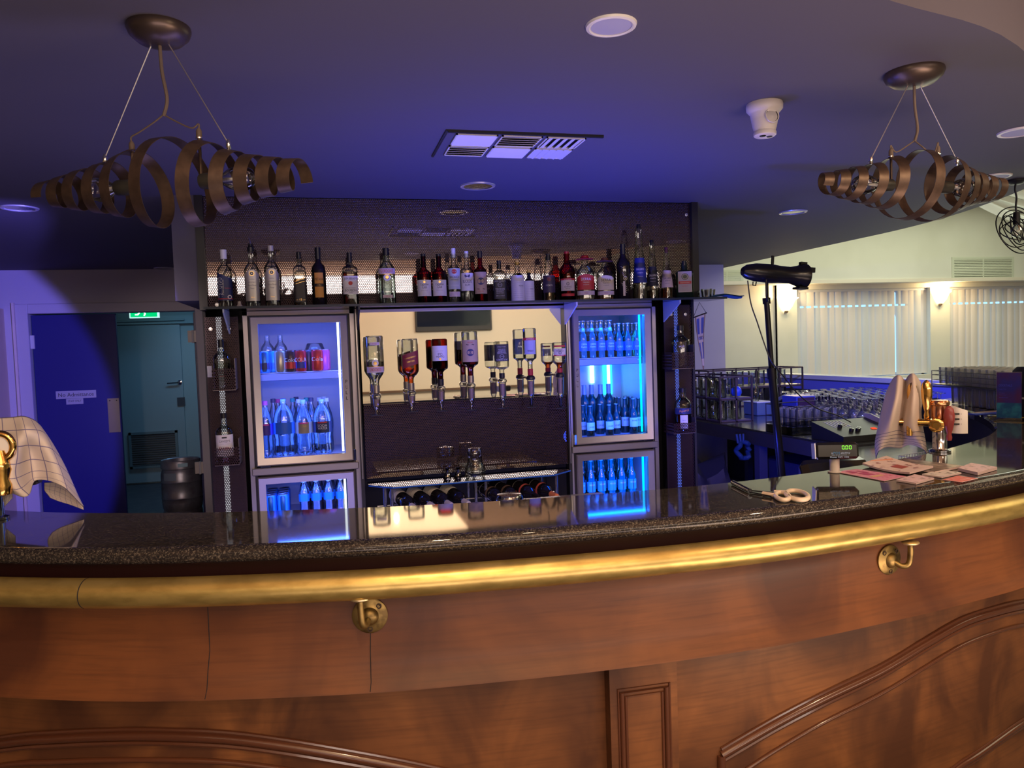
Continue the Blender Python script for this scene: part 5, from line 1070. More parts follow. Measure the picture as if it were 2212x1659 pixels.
# spiral pendants
BRZ = M('bronze_ribbon', (.105, .068, .052), .42, .65, noise=(30, (.075, .048, .038), 4, .4, .6)); BULB = GL('bulb_glass', (.95, .95, .95), (.72, .72, .74), .8)
def pendant(label, ctr, can_z, ang, L, rmax, hand, turns=10.2, ph=.2, canr=.075, cpos=None):
    p = thing('spiral_pendant_lamp', label, 'pendant lamp', (ctr[0], ctr[1], 2.39), ang, 'bronze spiral pendant lamps'); z0 = ctr[2]-2.39; mb = MB(); n = int(turns*40); vs = []; fs = []; w = .0165; th = .0013
    XK = [-.40, -.357, -.305, -.249, -.183, -.12, -.013, .108, .178, .232, .284, .335, .385]; CK = crom([(x_, 0, 0) for x_ in XK], (len(XK)-1)*40); i_a = 37; n = len(CK)-1-i_a-17
    def rad_(x):
        K = ((-.6, .024), (-.40, .026), (-.357, .030), (-.305, .040), (-.249, .052), (-.183, .063), (-.12, .078), (-.07, .100), (-.013, .114), (.05, .115), (.108, .104), (.178, .073), (.232, .056), (.284, .048), (.335, .038), (.40, .034), (.6, .03))
        for (p, q), (p2, q2) in zip(K, K[1:]):
            if x <= p2: return q+(q2-q)*(x-p)/(p2-p)
        return .03
    for i in range(n+1):
        x = CK[i+i_a].x; rr = sum(rad_(x+d_) for d_ in (-.03, -.015, 0, .015, .03))/5; dr = (rad_(x+.02)-rad_(x-.02))/.04; a = -pi/2+2*pi*(i+i_a)/40
        ww = w
        for (o, e) in ((-ww, 0), (ww, 0), (ww, -th), (-ww, -th)):
            r2 = rr+e+dr*o*.7; vs.append((x+o, -r2*cos(a)*hand if False else r2*sin(a), z0+r2*cos(a)))
    for i in range(n):
        for k in range(4): k2 = (k+1) % 4; fs.append([i*4+k, i*4+4+k, i*4+4+k2, i*4+k2])
    fs += [[0, 1, 2, 3], [n*4+3, n*4+2, n*4+1, n*4]]; mb.add(vs, fs, BRZ); ob('spiral_shade', mb, p, sh=50)
    mb = MB(); mb.lathe([(canr, 0), (canr*1.02, -.008), (canr*.95, -.022), (canr*.72, -.038), (canr*.35, -.046), (0, -.047)], M('canopy_bronze', (.11, .08, .07), .35, .7), None, 36); ob('canopy', mb, p)
    for s in (-1, 1):
        mb = MB(); ax = .174; top = z0+rad_(s*ax)+.002; mb.tube([(s*.022, 0, -.04), (s*ax, 0, top+.012)], .0016, M('cable_steel', (.7, .66, .66), .3, .9), 6); mb.lathe([(.003, top+.022), (.006, top+.014), (.006, top), (.003, top-.004)], CHROME, TR(s*ax, 0, 0), 10); ob('suspension_cable', mb, p)
        x = s*.095; tp = z0+rad_(x)+.002; mb = MB()
        mb.tube(crom([(0, 0, -.218), (s*.03, 0, -.236), (s*.075, .0, -.258), (x, 0, tp+.035), (x, 0, tp+.02)], 20), .0022, M('flex_brown', (.14, .10, .08), .6), 6); mb.lathe([(.004, tp+.024), (.007, tp+.018), (.0075, tp), (.0, tp)], MATS['flex_brown'], TR(x, 0, 0), 12); mb.lathe([(.009, tp-.002), (.009, tp+.001)], CHROME, TR(x, 0, 0), 12)
        mb.tube([(x, 0, tp-.002), (x, 0, z0+.012)], .004, BRZ, 8); mb.lathe([(.006, z0+.010), (.006, z0+.016)], CHROME, TR(x, 0, 0), 10); ob('lamp_rod', mb, p)
        T = TR(x, 0, z0) @ Matrix.Rotation(s*pi/2, 4, 'Y'); mb = MB(); mb.lathe([(0, 0), (.019, .0), (.020, .01), (.020, .045), (.018, .05), (0, .05)], M('socket_black', (.03, .028, .025), .4), T, 20); ob('lamp_socket', mb, p)
        mb = MB(); mb.lathe([(.012, .05), (.014, .06), (.025, .078), (.031, .10), (.030, .12), (.022, .137), (.010, .145), (0, .147)], BULB, T, 24); b = ob('bulb', mb, p)
        mb = MB(); mb.lathe([(.006, .05), (.005, .075), (.003, .09), (0, .09)], M('bulb_stem', (.75, .75, .75), .2), T, 10); ob('bulb_filament', mb, b)
    mb = MB(); mb.tube(crom([(0, 0, -.04), (.002, 0, -.11), (.012, 0, -.18), (0, 0, -.222)], 16), .0045, MATS['flex_brown'], 8, rs=None); ob('flex', mb, p)
    return p
qa = aZ(338, 58, 2.39); pc = aY(362, 398, qa.y)
pendant('bronze spiral ribbon pendant lamp at upper left, above the doorway side of the bar', (pc.x, qa.y, pc.z), 0, rad(-24), .40, .105, 1, 10.4, 2.6, .075)
qb = aZ(1976, 155, 2.39); pd = aY(1962, 402, qb.y)
pendant('bronze spiral ribbon pendant lamp at upper right, in front of the cream room', (pd.x+.026, qb.y, pd.z), 0, rad(3), .385, .105, 1, 10.4, 2.6, .088)
# wire ball pendant cut by the right edge
q = aY(2196, 497, 3.45); cw_ = M('black_wire', (.012, .012, .015), .4, .5); wp_ = thing('wire_ball_pendant', 'round black wire coil pendant lamp at the right edge', 'pendant lamp', (q.x, 3.45, 2.39)); z0 = q.z-2.39; mb = MB()
for k, (r, tx, tz, ox) in enumerate(((.135, 80, 0, 0), (.118, 78, 8, .01), (.10, 60, 30, 0), (.095, 95, -20, .005), (.085, 70, 60, 0), (.08, 50, -40, 0), (.07, 85, 20, .01), (.06, 60, -10, 0))):
    Mx = TR(ox, 0, z0) @ Matrix.Rotation(rad(tz), 4, 'Z') @ Matrix.Rotation(rad(tx), 4, 'X'); pts = [Mx @ V((r*cos(2*pi*i/48), r*sin(2*pi*i/48), .01*sin(4*pi*i/48))) for i in range(48)]; mb.tube(pts, .0032, cw_, 6, closed=True)
ob('wire_coils', mb, wp_); mb = MB(); mb.tube(crom([(0, 0, 0), (-.01, 0, -.05), (.0, 0, z0+.18), (-.005, 0, z0+.13), (0, 0, z0+.09)], 20), .005, cw_, 8); ob('flex', mb, wp_)
mb = MB(); mb.lathe([(.016, z0+.10), (.018, z0+.07), (.018, z0+.03), (0, z0+.03)], cw_, None, 16); ob('lamp_socket', mb, wp_); mb = MB(); mb.lathe([(.012, z0+.03), (.026, z0+.01), (.032, z0-.012), (.022, z0-.035), (0, z0-.042)], BULB, None, 20); ob('bulb', mb, wp_)
mb = MB(); mb.lathe([(.05, 0), (.05, -.01), (.03, -.025), (0, -.028)], BLACK, None, 20); ob('canopy', mb, wp_)
# ------------------------------------------------------------ things on the bar
ZC = 1.126
# POS customer display
q = aZ(1803, 1020, ZC); d = thing('customer_display', 'small black price display reading 0.00 on a pale pole', 'customer display', (q.x, q.y, ZC), rad(-20)); hd = aY(1799, 977, q.y).z-ZC
mb = MB(); mb.lathe([(.020, 0), (.021, .002), (.0145, .004), (.0145, hd-.01)], M('pos_beige', (.55, .50, .48), .4), None, 24); ob('pole', mb, d)
T = TR(0, -.018, hd+.007) @ Matrix.Rotation(rad(-8), 4, 'X'); mb = MB(); mb.box(-.065, .065, -.012, .025, -.026, .026, BLACKG, T, bev=.008); hs = ob('display_head', mb, d); mb = MB(); mb.box(-.067, -.064, -.010, .026, -.024, .024, M('pos_silver', (.5, .5, .6), .3, .5), T); ob('side_trim', mb, hs)
T2 = T @ TR(0, -.0125, 0) @ RX; mb = MB(); GR_ = EM('display_green', (.25, 1, .05), 1.6)
def seg7(mb, x, y, w, h, t):
    for (a0, b0, a1, b1) in ((0, h, w, h), (0, 0, w, 0), (0, 0, 0, h/2), (0, h/2, 0, h), (w, 0, w, h/2), (w, h/2, w, h)):
        if b0 == b1: vs = [(x+a0+t*.3, y+b0-t/2, 0), (x+a1-t*.3, y+b0-t/2, 0), (x+a1-t*.3, y+b0+t/2, 0), (x+a0+t*.3, y+b0+t/2, 0)]
        else: vs = [(x+a0-t/2, y+b0+t*.4, 0), (x+a0+t/2, y+b0+t*.4, 0), (x+a0+t/2, y+b1-t*.4, 0), (x+a0-t/2, y+b1-t*.4, 0)]
        mb.add(vs, [(0, 1, 2, 3)], GR_, T2, False)
for i in range(3): seg7(mb, .0145+.0105*i, .0045, .006, .0105, .0019)
mb.add([(.022, .003, 0), (.0235, .003, 0), (.0235, .0045, 0), (.022, .0045, 0)], [(0, 1, 2, 3)], GR_, T2, False)
ob('digits', mb, hs, sh=0); mb = MB(); PW = EM('pos_print', (.75, .72, .78), .5)
for s, x, y, h, w, m_ in (('a', -.0215, -.0075, .005, .004, PW), ('POS', -.0075, -.007, .0075, .020, M('pos_blue', (.02, .18, .5), .4)), ('ability', .0185, -.0075, .007, .028, PW), ('POINT OF SALE SOLUTIONS', 0, -.0135, .002, .045, PW), ('Phone: 9471 1005', .0, -.0195, .005, .056, PW)): put_text(mb, s, h, m_, T2 @ TR(x+.005, y, 0), w)
ob('print', mb, hs, sh=0)
# black till terminal behind
q = aY(1822, 985, 2.34); mb = MB(); mb.box(-.16, .13, -.02, .03, -.1, .055, BLACKG, Matrix.Rotation(rad(-25), 4, 'X'), bev=.02); mb.box(-.06, .06, .0, .08, -.17, -.08, BLACK)
one('till_terminal', mb, 'black till screen back behind the bar, just under the price display', 'till', (q.x+.09, 2.48, q.z-.085))
# scissors
sc_ = thing('scissors', 'scissors with cream plastic handles lying on the granite bar', 'scissors', (1.17, 1.80, ZC)); HD = M('handle_cream', (.72, .58, .45), .35); P_ = lambda x, y: aZ(x, y, ZC+.006)
def loop(c, rx, ry, r): return [P_(c[0]+rx*cos(2*pi*i/32)+ry*.15*sin(2*pi*i/32), c[1]+ry*sin(2*pi*i/32)+rx*.12*cos(2*pi*i/32)) for i in range(32)]
Tm = TR(-1.17, -1.80, -ZC)
mb = MB(); mb.tube(loop((1690, 1072), 15, 8, 0), .0065, HD, 10, Tm, True); mb.tube([P_(1672, 1070), P_(1660, 1068), P_(1648, 1066)], .006, HD, 8, Tm); ob('handle', mb, sc_)
mb = MB(); mb.tube(loop((1722, 1070), 24, 9.5, 0), .0065, HD, 10, Tm, True); mb.tube([P_(1700, 1064), P_(1686, 1063), P_(1672, 1063)], .006, HD, 8, Tm); ob('handle', mb, sc_)
for a, b in (((1668, 1070), (1618, 1061)), ((1676, 1063), (1620, 1058))):
    A, B = P_(*a), P_(*b); t = (B-A).normalized(); n_ = V((-t.y, t.x, 0))*.006; mb = MB(); vs = [A-n_, A+n_, B+n_*.4, B-n_*.4]; mb.add([v_+V((0, 0, dz)) for dz in (-.003, .0) for v_ in vs], [(3, 2, 1, 0), (4, 5, 6, 7), (0, 1, 5, 4), (1, 2, 6, 5), (2, 3, 7, 6), (3, 0, 4, 7)], M('blade_dark', (.08, .07, .09), .2, .8), Tm, False); ob('blade', mb, sc_)
A, B = aZ(1583, 1047, ZC), aZ(1620, 1066, ZC); mb = MB(); mb.tube([A+V((0, 0, .007)), B+V((0, 0, .007))], .0068, BLACKG, 12); one('pen_case', mb, 'thin black tube-shaped case lying in front of the scissors tips', 'case')
# flyers and cards
def sheet(nm, pts, h, lab, cat, colm, art=None, curl=0, n=1, base=ZC):
    P4 = [aZ(x, y, base) for x, y in pts]; c = sum(P4, V((0, 0, 0)))/4; mb = MB(); a, b, c2, d_ = [p-c for p in P4]
    def S(u, v, z=0):
        p = a.lerp(b, u).lerp(d_.lerp(c2, u), v); return V((p.x, p.y, z+curl*(2*u-1)**2+curl*.5*v))
    top = lambda u, v: S(u, v, h)
    mb.grid(top, 10, 8, colm); w = 11
    for (fu, n_) in ((lambda t, z: S(t, 0, z), 10), (lambda t, z: S(t, 1, z), 10), (lambda t, z: S(0, t, z), 10), (lambda t, z: S(1, t, z), 10)):
        mb.grid(lambda u, v, fu=fu: fu(u, v*h), 10, 1, M('card_edge', (.55, .42, .42), .7))
    mb.grid(lambda u, v: S(u, v, .0002), 10, 8, colm)
    if art:
        for (u0, u1, v0, v1, m_) in art: mb.grid(lambda u, v: S(u0+(u1-u0)*u, v0+(v1-v0)*v, h+.0006), 6, 3, m_)
    return one(nm, mb, lab, cat, (c.x, c.y, base+.0002), 'printed leaflets and cards on the bar')
PK1 = M('pink_print', (.72, .28, .40), .5, noise=(60, (.60, .12, .25), 4, .55, .62)); CRP = M('cream_print', (.78, .62, .55), .5, noise=(45, (.30, .12, .10), 5, .58, .68)); LPK = M('pale_pink_print', (.72, .52, .55), .5, noise=(70, (.35, .25, .25), 4, .56, .66)); DKP = M('dark_print', (.10, .08, .08), .35, noise=(40, (.30, .26, .22), 5, .5, .65)); RDP = M('red_print', (.70, .13, .10), .5, noise=(60, (.75, .35, .3), 4, .5, .6)); WHP = M('white_print', (.72, .66, .60), .5, noise=(70, (.2, .18, .18), 4, .58, .66))
DI = M('deep_pink_ink', (.45, .04, .16), .5)
sheet('magazine', [(1932, 1010), (2020, 1023), (2080, 1010), (1955, 994)], .006, 'dark glossy magazine at the back of the pile', 'magazine', DKP)
sheet('leaflet', [(1863, 1008), (1965, 1029), (2016, 1017), (1915, 994)], .006, 'cream leaflet with curled edge on top of the pile', 'leaflet', CRP, curl=.006, art=[(.45, .7, .3, .6, M('rust_ink', (.40, .08, .06), .5))])
sheet('leaflet', [(1805, 1020), (1910, 1040), (1958, 1030), (1850, 1014)], .0015, 'pink leaflet nearest to the price display', 'leaflet', PK1, art=[(.1, .28, .25, .45, DI), (.32, .55, .3, .6, DI), (.15, .4, .6, .72, DI), (.62, .72, .2, .7, M('peach_ink', (.75, .45, .25), .5))])
sheet('card_stack', [(1936, 1040), (1979, 1047), (2018, 1036), (1976, 1028)], .005, 'small stack of pale pink cards nearest the bar edge, left one', 'cards', LPK)
sheet('card_stack', [(1992, 1027), (2034, 1033), (2077, 1024), (2034, 1017)], .004, 'small stack of white cards between the pink card stacks', 'cards', WHP)
sheet('card', [(2036, 1037), (2078, 1042), (2113, 1034), (2068, 1028)], .0008, 'single red card near the bar edge', 'card', RDP)
sheet('card_stack', [(2069, 1017), (2112, 1027), (2154, 1015), (2098, 1006)], .009, 'thicker stack of pale pink cards at the right of the leaflets', 'cards', LPK)
mb = MB()
for i in range(14): a = aZ(1882+3.4*i, 1004-.3*i, ZC); mb.tube([(a.x+.006*cos(t*.9), a.y, ZC+.008+.006*sin(t*.9)) for t in range(7)], .0012, M('coil_orange', (.6, .25, .15), .4), 5)
one('notebook_coil', mb, 'row of orange spiral binding rings behind the cream leaflet', 'spiral binding')
# ---- right beer tap
def grid_px(ctrl, nu, nv, mat, uvs=True):
    R_ = [crom([aY(x, y, Y) for x, y, Y in row], nu) for row in ctrl]; cols = [crom([R_[j][i] for j in range(len(R_))], nv) for i in range(nu+1)]; mb = MB(); mb.grid(lambda u, v: cols[int(round(u*nu))][int(round(v*nv))], nu, nv, mat); mb.uv = [(i/nu, j/nv) for j in range(nv+1) for i in range(nu+1)]; return mb
def towel(ctrl, name, label, mat, nu=48, nv=40, extra=()):
    mb = grid_px(ctrl, nu, nv, mat); 
    for e in extra:
        m2 = grid_px(e, 20, 12, mat); k = len(mb.v); mb.v += m2.v; mb.f += [[a+k for a in f] for f in m2.f]; mb.m += m2.m; mb.sm += m2.sm; mb.uv += m2.uv
    o = one(name, mb, label, 'towel', sh=0); md = o.modifiers.new('thickness', 'SOLIDIFY'); md.thickness = .0025; return o
tp = aZ(2030, 975, ZC); tap = thing('beer_tap', 'chrome and brass beer tap tower with three lever handles at the right of the bar', 'beer tap', (tp.x, tp.y, ZC), rad(-42)); CH = M('font_chrome', (.55, .55, .60), .12, 1)
def tY(px, py, Y=2.27): p = aY(px, py, Y); return p
mb = MB(); mb.lathe([(.036, 0), (.036, .006), (.026, .009), (.0235, .012), (.0235, .115), (.027, .12)], CH, None, 32); ob('column', mb, tap)
mb = MB(); mb.lathe([(.027, .115), (.030, .125), (.030, .165), (.033, .168), (.033, .178), (.028, .184), (0, .186)], M('copper_brass', (.62, .30, .16), .18, .95), None, 32); ob('head', mb, tap)
mb = MB(); mb.tube([(-.14, -.02, .105), (.04, -.02, .105)], .013, POLBR, 18); mb.tube([(-.012, -.02, .105), (-.012, -.07, .10)], .021, POLBR, 24); mb.lathe([(.022, 0), (.024, .004), (.018, .006), (.014, .006), (.012, .004), (0, .004)], POLBR, TR(-.012, -.07, .10) @ RX, 24)
mb.lathe([(.019, -.03), (.019, .02), (.016, .024)], POLBR, TR(-.095, -.02, .105), 20); mb.tube([(-.095, -.045, .105), (-.095, -.05, .06)], .010, POLBR, 12); ob('cross_pipe', mb, tap)
def lever(x, y, z, h, m_, tl=0): mb = MB(); T = TR(x, y, z) @ Matrix.Rotation(rad(tl), 4, 'X'); mb.lathe([(.008, 0), (.010, .01), (.007, .02), (.012, .035), (.017, .06), (.018, .08), (.014, .10), (.006, .108), (0, .11)], m_, T @ Matrix.Diagonal((1, .6, h/.11, 1)), 18); ob('lever', mb, tap)
lever(-.085, -.02, .115, .135, POLBR); lever(-.04, -.02, .118, .14, POLBR); lever(.028, -.035, .045, .125, M('lever_burgundy', (.28, .05, .05), .25), 8)
mb = MB(); mb.grid(lambda u, v: (.035+.05*u, -.03-.012*sin(3*u), .07+.10*v-.02*u*v), 8, 8, PAPER)
for k in range(3): mb.box(.04, .062, -.046, -.0455, .10+.018*k, .106+.018*k, INK, Matrix.Rotation(rad(4), 4, 'Z'))
for c in (0,): ob('paper_tag', mb, tap)
ctl = [[(1925, 826, 2.36), (1933, 815, 2.33), (1943, 811, 2.30), (1955, 822, 2.36), (1964, 811, 2.33), (1974, 808, 2.30), (1988, 826, 2.36)],
       [(1914, 852, 2.34), (1925, 850, 2.30), (1939, 854, 2.24), (1951, 862, 2.32), (1965, 856, 2.28), (1976, 850, 2.25), (1992, 858, 2.32)],
       [(1905, 888, 2.34), (1916, 892, 2.29), (1931, 890, 2.23), (1947, 896, 2.31), (1960, 888, 2.27), (1974, 888, 2.24), (1989, 890, 2.30)],
       [(1897, 925, 2.34), (1907, 928, 2.28), (1926, 920, 2.24), (1944, 918, 2.32), (1956, 922, 2.28), (1974, 918, 2.25), (1992, 920, 2.30)],
       [(1891, 958, 2.34), (1901, 950, 2.28), (1924, 945, 2.26), (1944, 944, 2.33), (1963, 946, 2.29), (1984, 948, 2.26), (1998, 952, 2.30)],
       [(1893, 990, 2.33), (1899, 975, 2.28), (1914, 966, 2.28), (1944, 968, 2.34), (1966, 960, 2.30), (1991, 968, 2.28), (2002, 984, 2.30)]]
towel(ctl, 'bar_towel', 'crumpled cream bar towel with dark stripes draped over the right beer tap', check_cloth('towel_striped', (.66, .55, .50), (.05, .05, .12), 1, 17, .14, stripes=False) if False else check_cloth('towel_plain', (.62, .52, .47), (.06, .06, .14), 1, 16, .13, stripes=99))
# stripes only near the hem
nt = MATS['towel_plain'].node_tree; 
for nd in nt.nodes:
    if nd.type == 'MATH' and nd.operation == 'LESS_THAN' and nd.inputs[1].default_value > 50: nd.operation = 'GREATER_THAN'; nd.inputs[1].default_value = .66
# ---- left beer tap with checked tea towel
tl_ = aZ(-8, 1125, ZC); tapl = thing('beer_tap', 'brass beer tap cut by the left edge under a checked tea towel', 'beer tap', (-.90, 2.36, ZC), 0)
mb = MB(); mb.lathe([(.035, 0), (.035, .006), (.024, .01), (.022, .19), (.026, .20)], CH, None, 28); ob('column', mb, tapl)
mb = MB(); mb.box(-.20, .135, -.02, .03, .065, .085, M('arm_dark', (.08, .06, .05), .35, .5), Matrix.Rotation(rad(-12), 4, 'Y'), bev=.006); mb.lathe([(.0, .16), (.03, .17), (.034, .19), (.03, .24), (0, .25)], CH, None, 24); ob('arm', mb, tapl)
q = aY(0, 965, 2.22)-V((-.90, 2.36, ZC)); mb = MB(); mb.tube([(q.x+.030*cos(2*pi*i/32), q.y, q.z+.034*sin(2*pi*i/32)) for i in range(32)], .009, POLBR, 12, closed=True); mb.lathe([(.026, 0), (.026, .004), (0, .006)], PAPER, TR(q.x, q.y+.004, q.z) @ RX, 24)
mb.lathe([(.010, .03), (.020, .0), (.024, -.02), (.018, -.045), (.024, -.06), (.020, -.085), (.0, -.09)], POLBR, TR(q.x, q.y, q.z-.04), 24); mb.tube([(q.x, q.y, q.z-.09), (0, 0, q.z-.09)], .016, POLBR, 16); ob('tap_handle', mb, tapl)
ctl = [[(-70, 906, 2.36), (-15, 904, 2.34), (25, 902, 2.33), (50, 900, 2.32), (72, 908, 2.34), (86, 920, 2.36)],
       [(-70, 940, 2.34), (-15, 938, 2.31), (32, 936, 2.28), (60, 934, 2.26), (92, 938, 2.30), (112, 958, 2.35)],
       [(-70, 975, 2.34), (-15, 972, 2.30), (30, 980, 2.23), (66, 972, 2.31), (108, 980, 2.28), (137, 1003, 2.34)],
       [(-70, 1010, 2.34), (-15, 1005, 2.30), (24, 1022, 2.22), (72, 1008, 2.32), (120, 1014, 2.28), (154, 1040, 2.34)],
       [(-70, 1035, 2.34), (-15, 1030, 2.30), (34, 1052, 2.22), (74, 1030, 2.32), (125, 1034, 2.28), (168, 1072, 2.33)],
       [(-70, 1050, 2.34), (-15, 1045, 2.30), (55, 1073, 2.23), (76, 1038, 2.32), (128, 1046, 2.28), (180, 1096, 2.31)]]
fl_ = [[(96, 1042, 2.36), (125, 1042, 2.36), (150, 1055, 2.36), (179, 1090, 2.34)], [(97, 1060, 2.37), (122, 1068, 2.37), (150, 1080, 2.36), (180, 1094, 2.34)], [(108, 1076, 2.36), (126, 1083, 2.36), (152, 1091, 2.35), (181, 1102, 2.33)]]
fl2 = [[(-60, 1050, 2.38), (-20, 1050, 2.38), (10, 1045, 2.38), (24, 1040, 2.38)], [(-60, 1075, 2.38), (-20, 1078, 2.38), (12, 1075, 2.38), (27, 1060, 2.38)], [(-60, 1090, 2.38), (-20, 1096, 2.38), (4, 1098, 2.38), (28, 1075, 2.38)]]
towel(ctl, 'tea_towel', 'white tea towel with thin blue checks draped over the left beer tap', check_cloth('towel_check', (.70, .62, .60), (.20, .18, .36), 7, 6, .06), extra=(fl_, fl2))
# sign holder
q = aZ(2180, 908, ZC); sg = thing('sign_holder', 'clear acrylic stand with a dark blue printed menu card near the right edge', 'menu stand', (q.x, q.y, ZC), rad(-62)); hh = aY(2180, 803, q.y).z-ZC; ww = .105
mb = MB(); mb.box(-ww/2, ww/2, -.001, .001, 0, hh, GL('acrylic', (.9, .92, .95), (.6, .65, .7), 1)); mb.box(-ww/2, ww/2, 0, .06, 0, .002, MATS['acrylic']); ob('acrylic_stand', mb, sg)
mb = MB(); mb.box(-ww/2+.002, ww/2-.002, -.0025, -.0012, .012, hh-.004, M('menu_blue', (.02, .02, .16), .3, noise=(9, (.06, .015, .06), 3, .42, .6))); mb.box(-ww/2+.002, ww/2-.002, -.0028, -.0024, .012, hh*.36, M('menu_teal', (.01, .06, .14), .3, noise=(20, (.02, .14, .2), 3, .45, .6)))
MI = M('menu_ink', (.05, .06, .5), .4)
for s, z, h, w, x in (('COCKTAILS', .72, .010, .055, -.015), ('happy hour', .64, .005, .03, -.025), ('friday', .56, .004, .022, -.028), ('from 5 pm', .52, .004, .028, -.026), ('members bar', .47, .004, .036, -.022)): put_text(mb, s, h, MI, TR(x, -.003, z*hh) @ RX, w)
ob('menu_card', mb, sg)
# right end clutter on the bar
for (px, py, w, dd, h, rz, col, lab) in ((2195, 905, .20, .14, .004, .4, (.62, .40, .03), 'yellow leaflet at the right edge behind the menu stand'), (2150, 893, .22, .10, .003, .1, (.70, .55, .42), 'cream leaflet behind the menu stand'), (2135, 897, .20, .05, .006, -.1, (.03, .06, .62), 'blue folded leaflet on the bar beyond the open well')):
    q = aZ(px, py, ZC); mb = MB(); mb.box(-w/2, w/2, -dd/2, dd/2, 0, h, M('leaf_%d' % px, col, .5), Matrix.Rotation(rz, 4, 'Z')); one('leaflet', mb, lab, 'leaflet', (q.x+.05, q.y+.04, ZC+(.010 if px == 2195 else 0)))
q = aZ(2128, 904, ZC); mb = MB()
mb.lathe([(.03, .0), (.034, .008), (.033, .016), (.028, .018), (0, .010)], GLASS, None, 24); one('glass_ashtray', mb, 'small clear glass ashtray on the bar beyond the open well', 'ashtray', (q.x+.04, q.y-.02, ZC))
q = aY(2226, 835, 2.85); mb = MB(); mb.box(-.07, .10, -.07, .07, 0, .25, BLACK, bev=.02); mb.box(-.075, .105, -.075, .075, .10, .108, M('grey_band', (.4, .4, .4), .4)); one('bar_caddy', mb, 'black caddy box cut by the right edge of the picture', 'caddy', (q.x+.02, q.y, ZC))
# ------------------------------------------------------------ glass storage on the right
ZB = .95
BT = M('bench_steel', (.30, .31, .33), .16, .9, noise=(25, (.22, .23, .26), 3, .4, .6)); BF = M('bench_front', (.05, .05, .075), .35)
bn = thing('glass_bench', 'long dark steel glass-storage bench behind the bar on the right', 'bench')
mb = MB(); mb.poly([(2.76, 3.55), (3.3, 3.60), (3.42, 3.95), (3.9, 4.2), (4.38, 4.3), (4.38, 7.2), (2.76, 7.2)], .012, BT, z=ZB-.012); ob('bench_top', mb, bn)
mb = MB(); mb.box(2.755, 2.80, 3.55, 7.2, ZB-.10, ZB-.012, BF); ob('front_rail', mb, bn)
for x, y in ((2.80, 5.05-.6), (2.80, 6.9), (4.2, 6.9), (4.2, 4.6)): mb = MB(); mb.box(x-.03, x+.03, y-.03, y+.03, 0, ZB-.1, M('leg_blue', (.06, .07, .2), .4)); ob('leg', mb, bn)
mb = MB(); mb.tube(crom([(3.0, 4.6, .85), (3.4, 4.7, .80), (3.8, 4.8, .82), (4.2, 4.9, .80)], 20), .02, BLACK, 8); mb.tube(crom([(3.0, 4.9, .80), (3.4, 4.95, .74), (4.2, 5.0, .76)], 20), .02, BLACK, 8); ob('pipes', mb, bn)
# wire display racks with jugs
def rack(name, label, x0, y0, w, dd, h, nx, ny, tiers, ang=0):
    r = thing(name, label, 'glass rack', (x0, y0, ZB+.001), ang, 'dark framed glass racks'); mb = MB(); fm = M('rack_frame', (.07, .05, .055), .4, .3); t = .006
    for i in range(nx+1):
        for j in range(ny+1):
            if 0 < i < nx and 0 < j < ny: continue
            mb.box(w*i/nx-t, w*i/nx+t, dd*j/ny-t, dd*j/ny+t, 0, h, fm)
    for k in range(tiers+1):
        z = h*k/tiers
        for j in (0, ny): mb.box(0, w, dd*j/ny-t, dd*j/ny+t, z-t+(.006 if k == 0 else 0), z+t, fm)
        for i in (0, nx): mb.box(w*i/nx-t, w*i/nx+t, 0, dd, z-t+(.006 if k == 0 else 0), z+t, fm)
    ob('frame', mb, r); mb = MB()
    for k in range(tiers): z = h*k/tiers+.006; mb.box(.006, w-.006, .006, dd-.006, z, z+.006, M('rack_shelf', (.10, .08, .12), .3))
    ob('shelf', mb, r); return r
rack('framed_glass_rack', 'near dark framed two-tier rack of clear jugs at the left end of the bench', 2.79, 4.95, .26, .62, .33, 2, 3, 2)
rack('framed_glass_rack', 'far dark framed two-tier rack of tall vases further right on the bench', 3.30, 6.05, .95, .34, .33, 4, 2, 2)
JM = MB(); JM.lathe([(0, .004), (.036, 0), (.040, .006), (.038, .12), (.042, .13), (.040, .13), (.036, .12), (.036, .01), (0, .01)], GLASS, None, 20)
j0 = None
for y in (5.04, 5.16, 5.28, 5.40, 5.50):
    for x in (2.85, 2.97):
        for z in (0, .165):
            if z and x > 2.9 and y < 5.1: continue
            if j0: dup(j0, (x, y, ZB+.014+z))
            else: j0 = one('glass_jug', JM, 'straight clear glass jug in the near framed rack', 'jug', (x, y, ZB+.014+z), 'jugs in the near rack')
j1 = None
for i in range(8):
    for z in (0, .165):
        if z == 0 and i in (3, 4): continue
        if j1: dup(j1, (3.40+.11*i, 6.22+.04*(i % 2), ZB+.014+z))
        else: j1 = dup(j0, (3.40, 6.22, ZB+.014), label='tall clear glass vase in the far framed rack', group='vases in the far rack')
q = V((2.97, 5.03, ZB+.165+.014)); mb = MB(); mb.lathe([(0, 0), (.03, .006), (.04, .03), (.035, .06), (.02, .075), (0, .08)], M('blue_ball', (.03, .08, .5), .3), None, 20); one('tea_light_globe', mb, 'small blue glass globe on the upper tier of the near rack', 'globe', q)
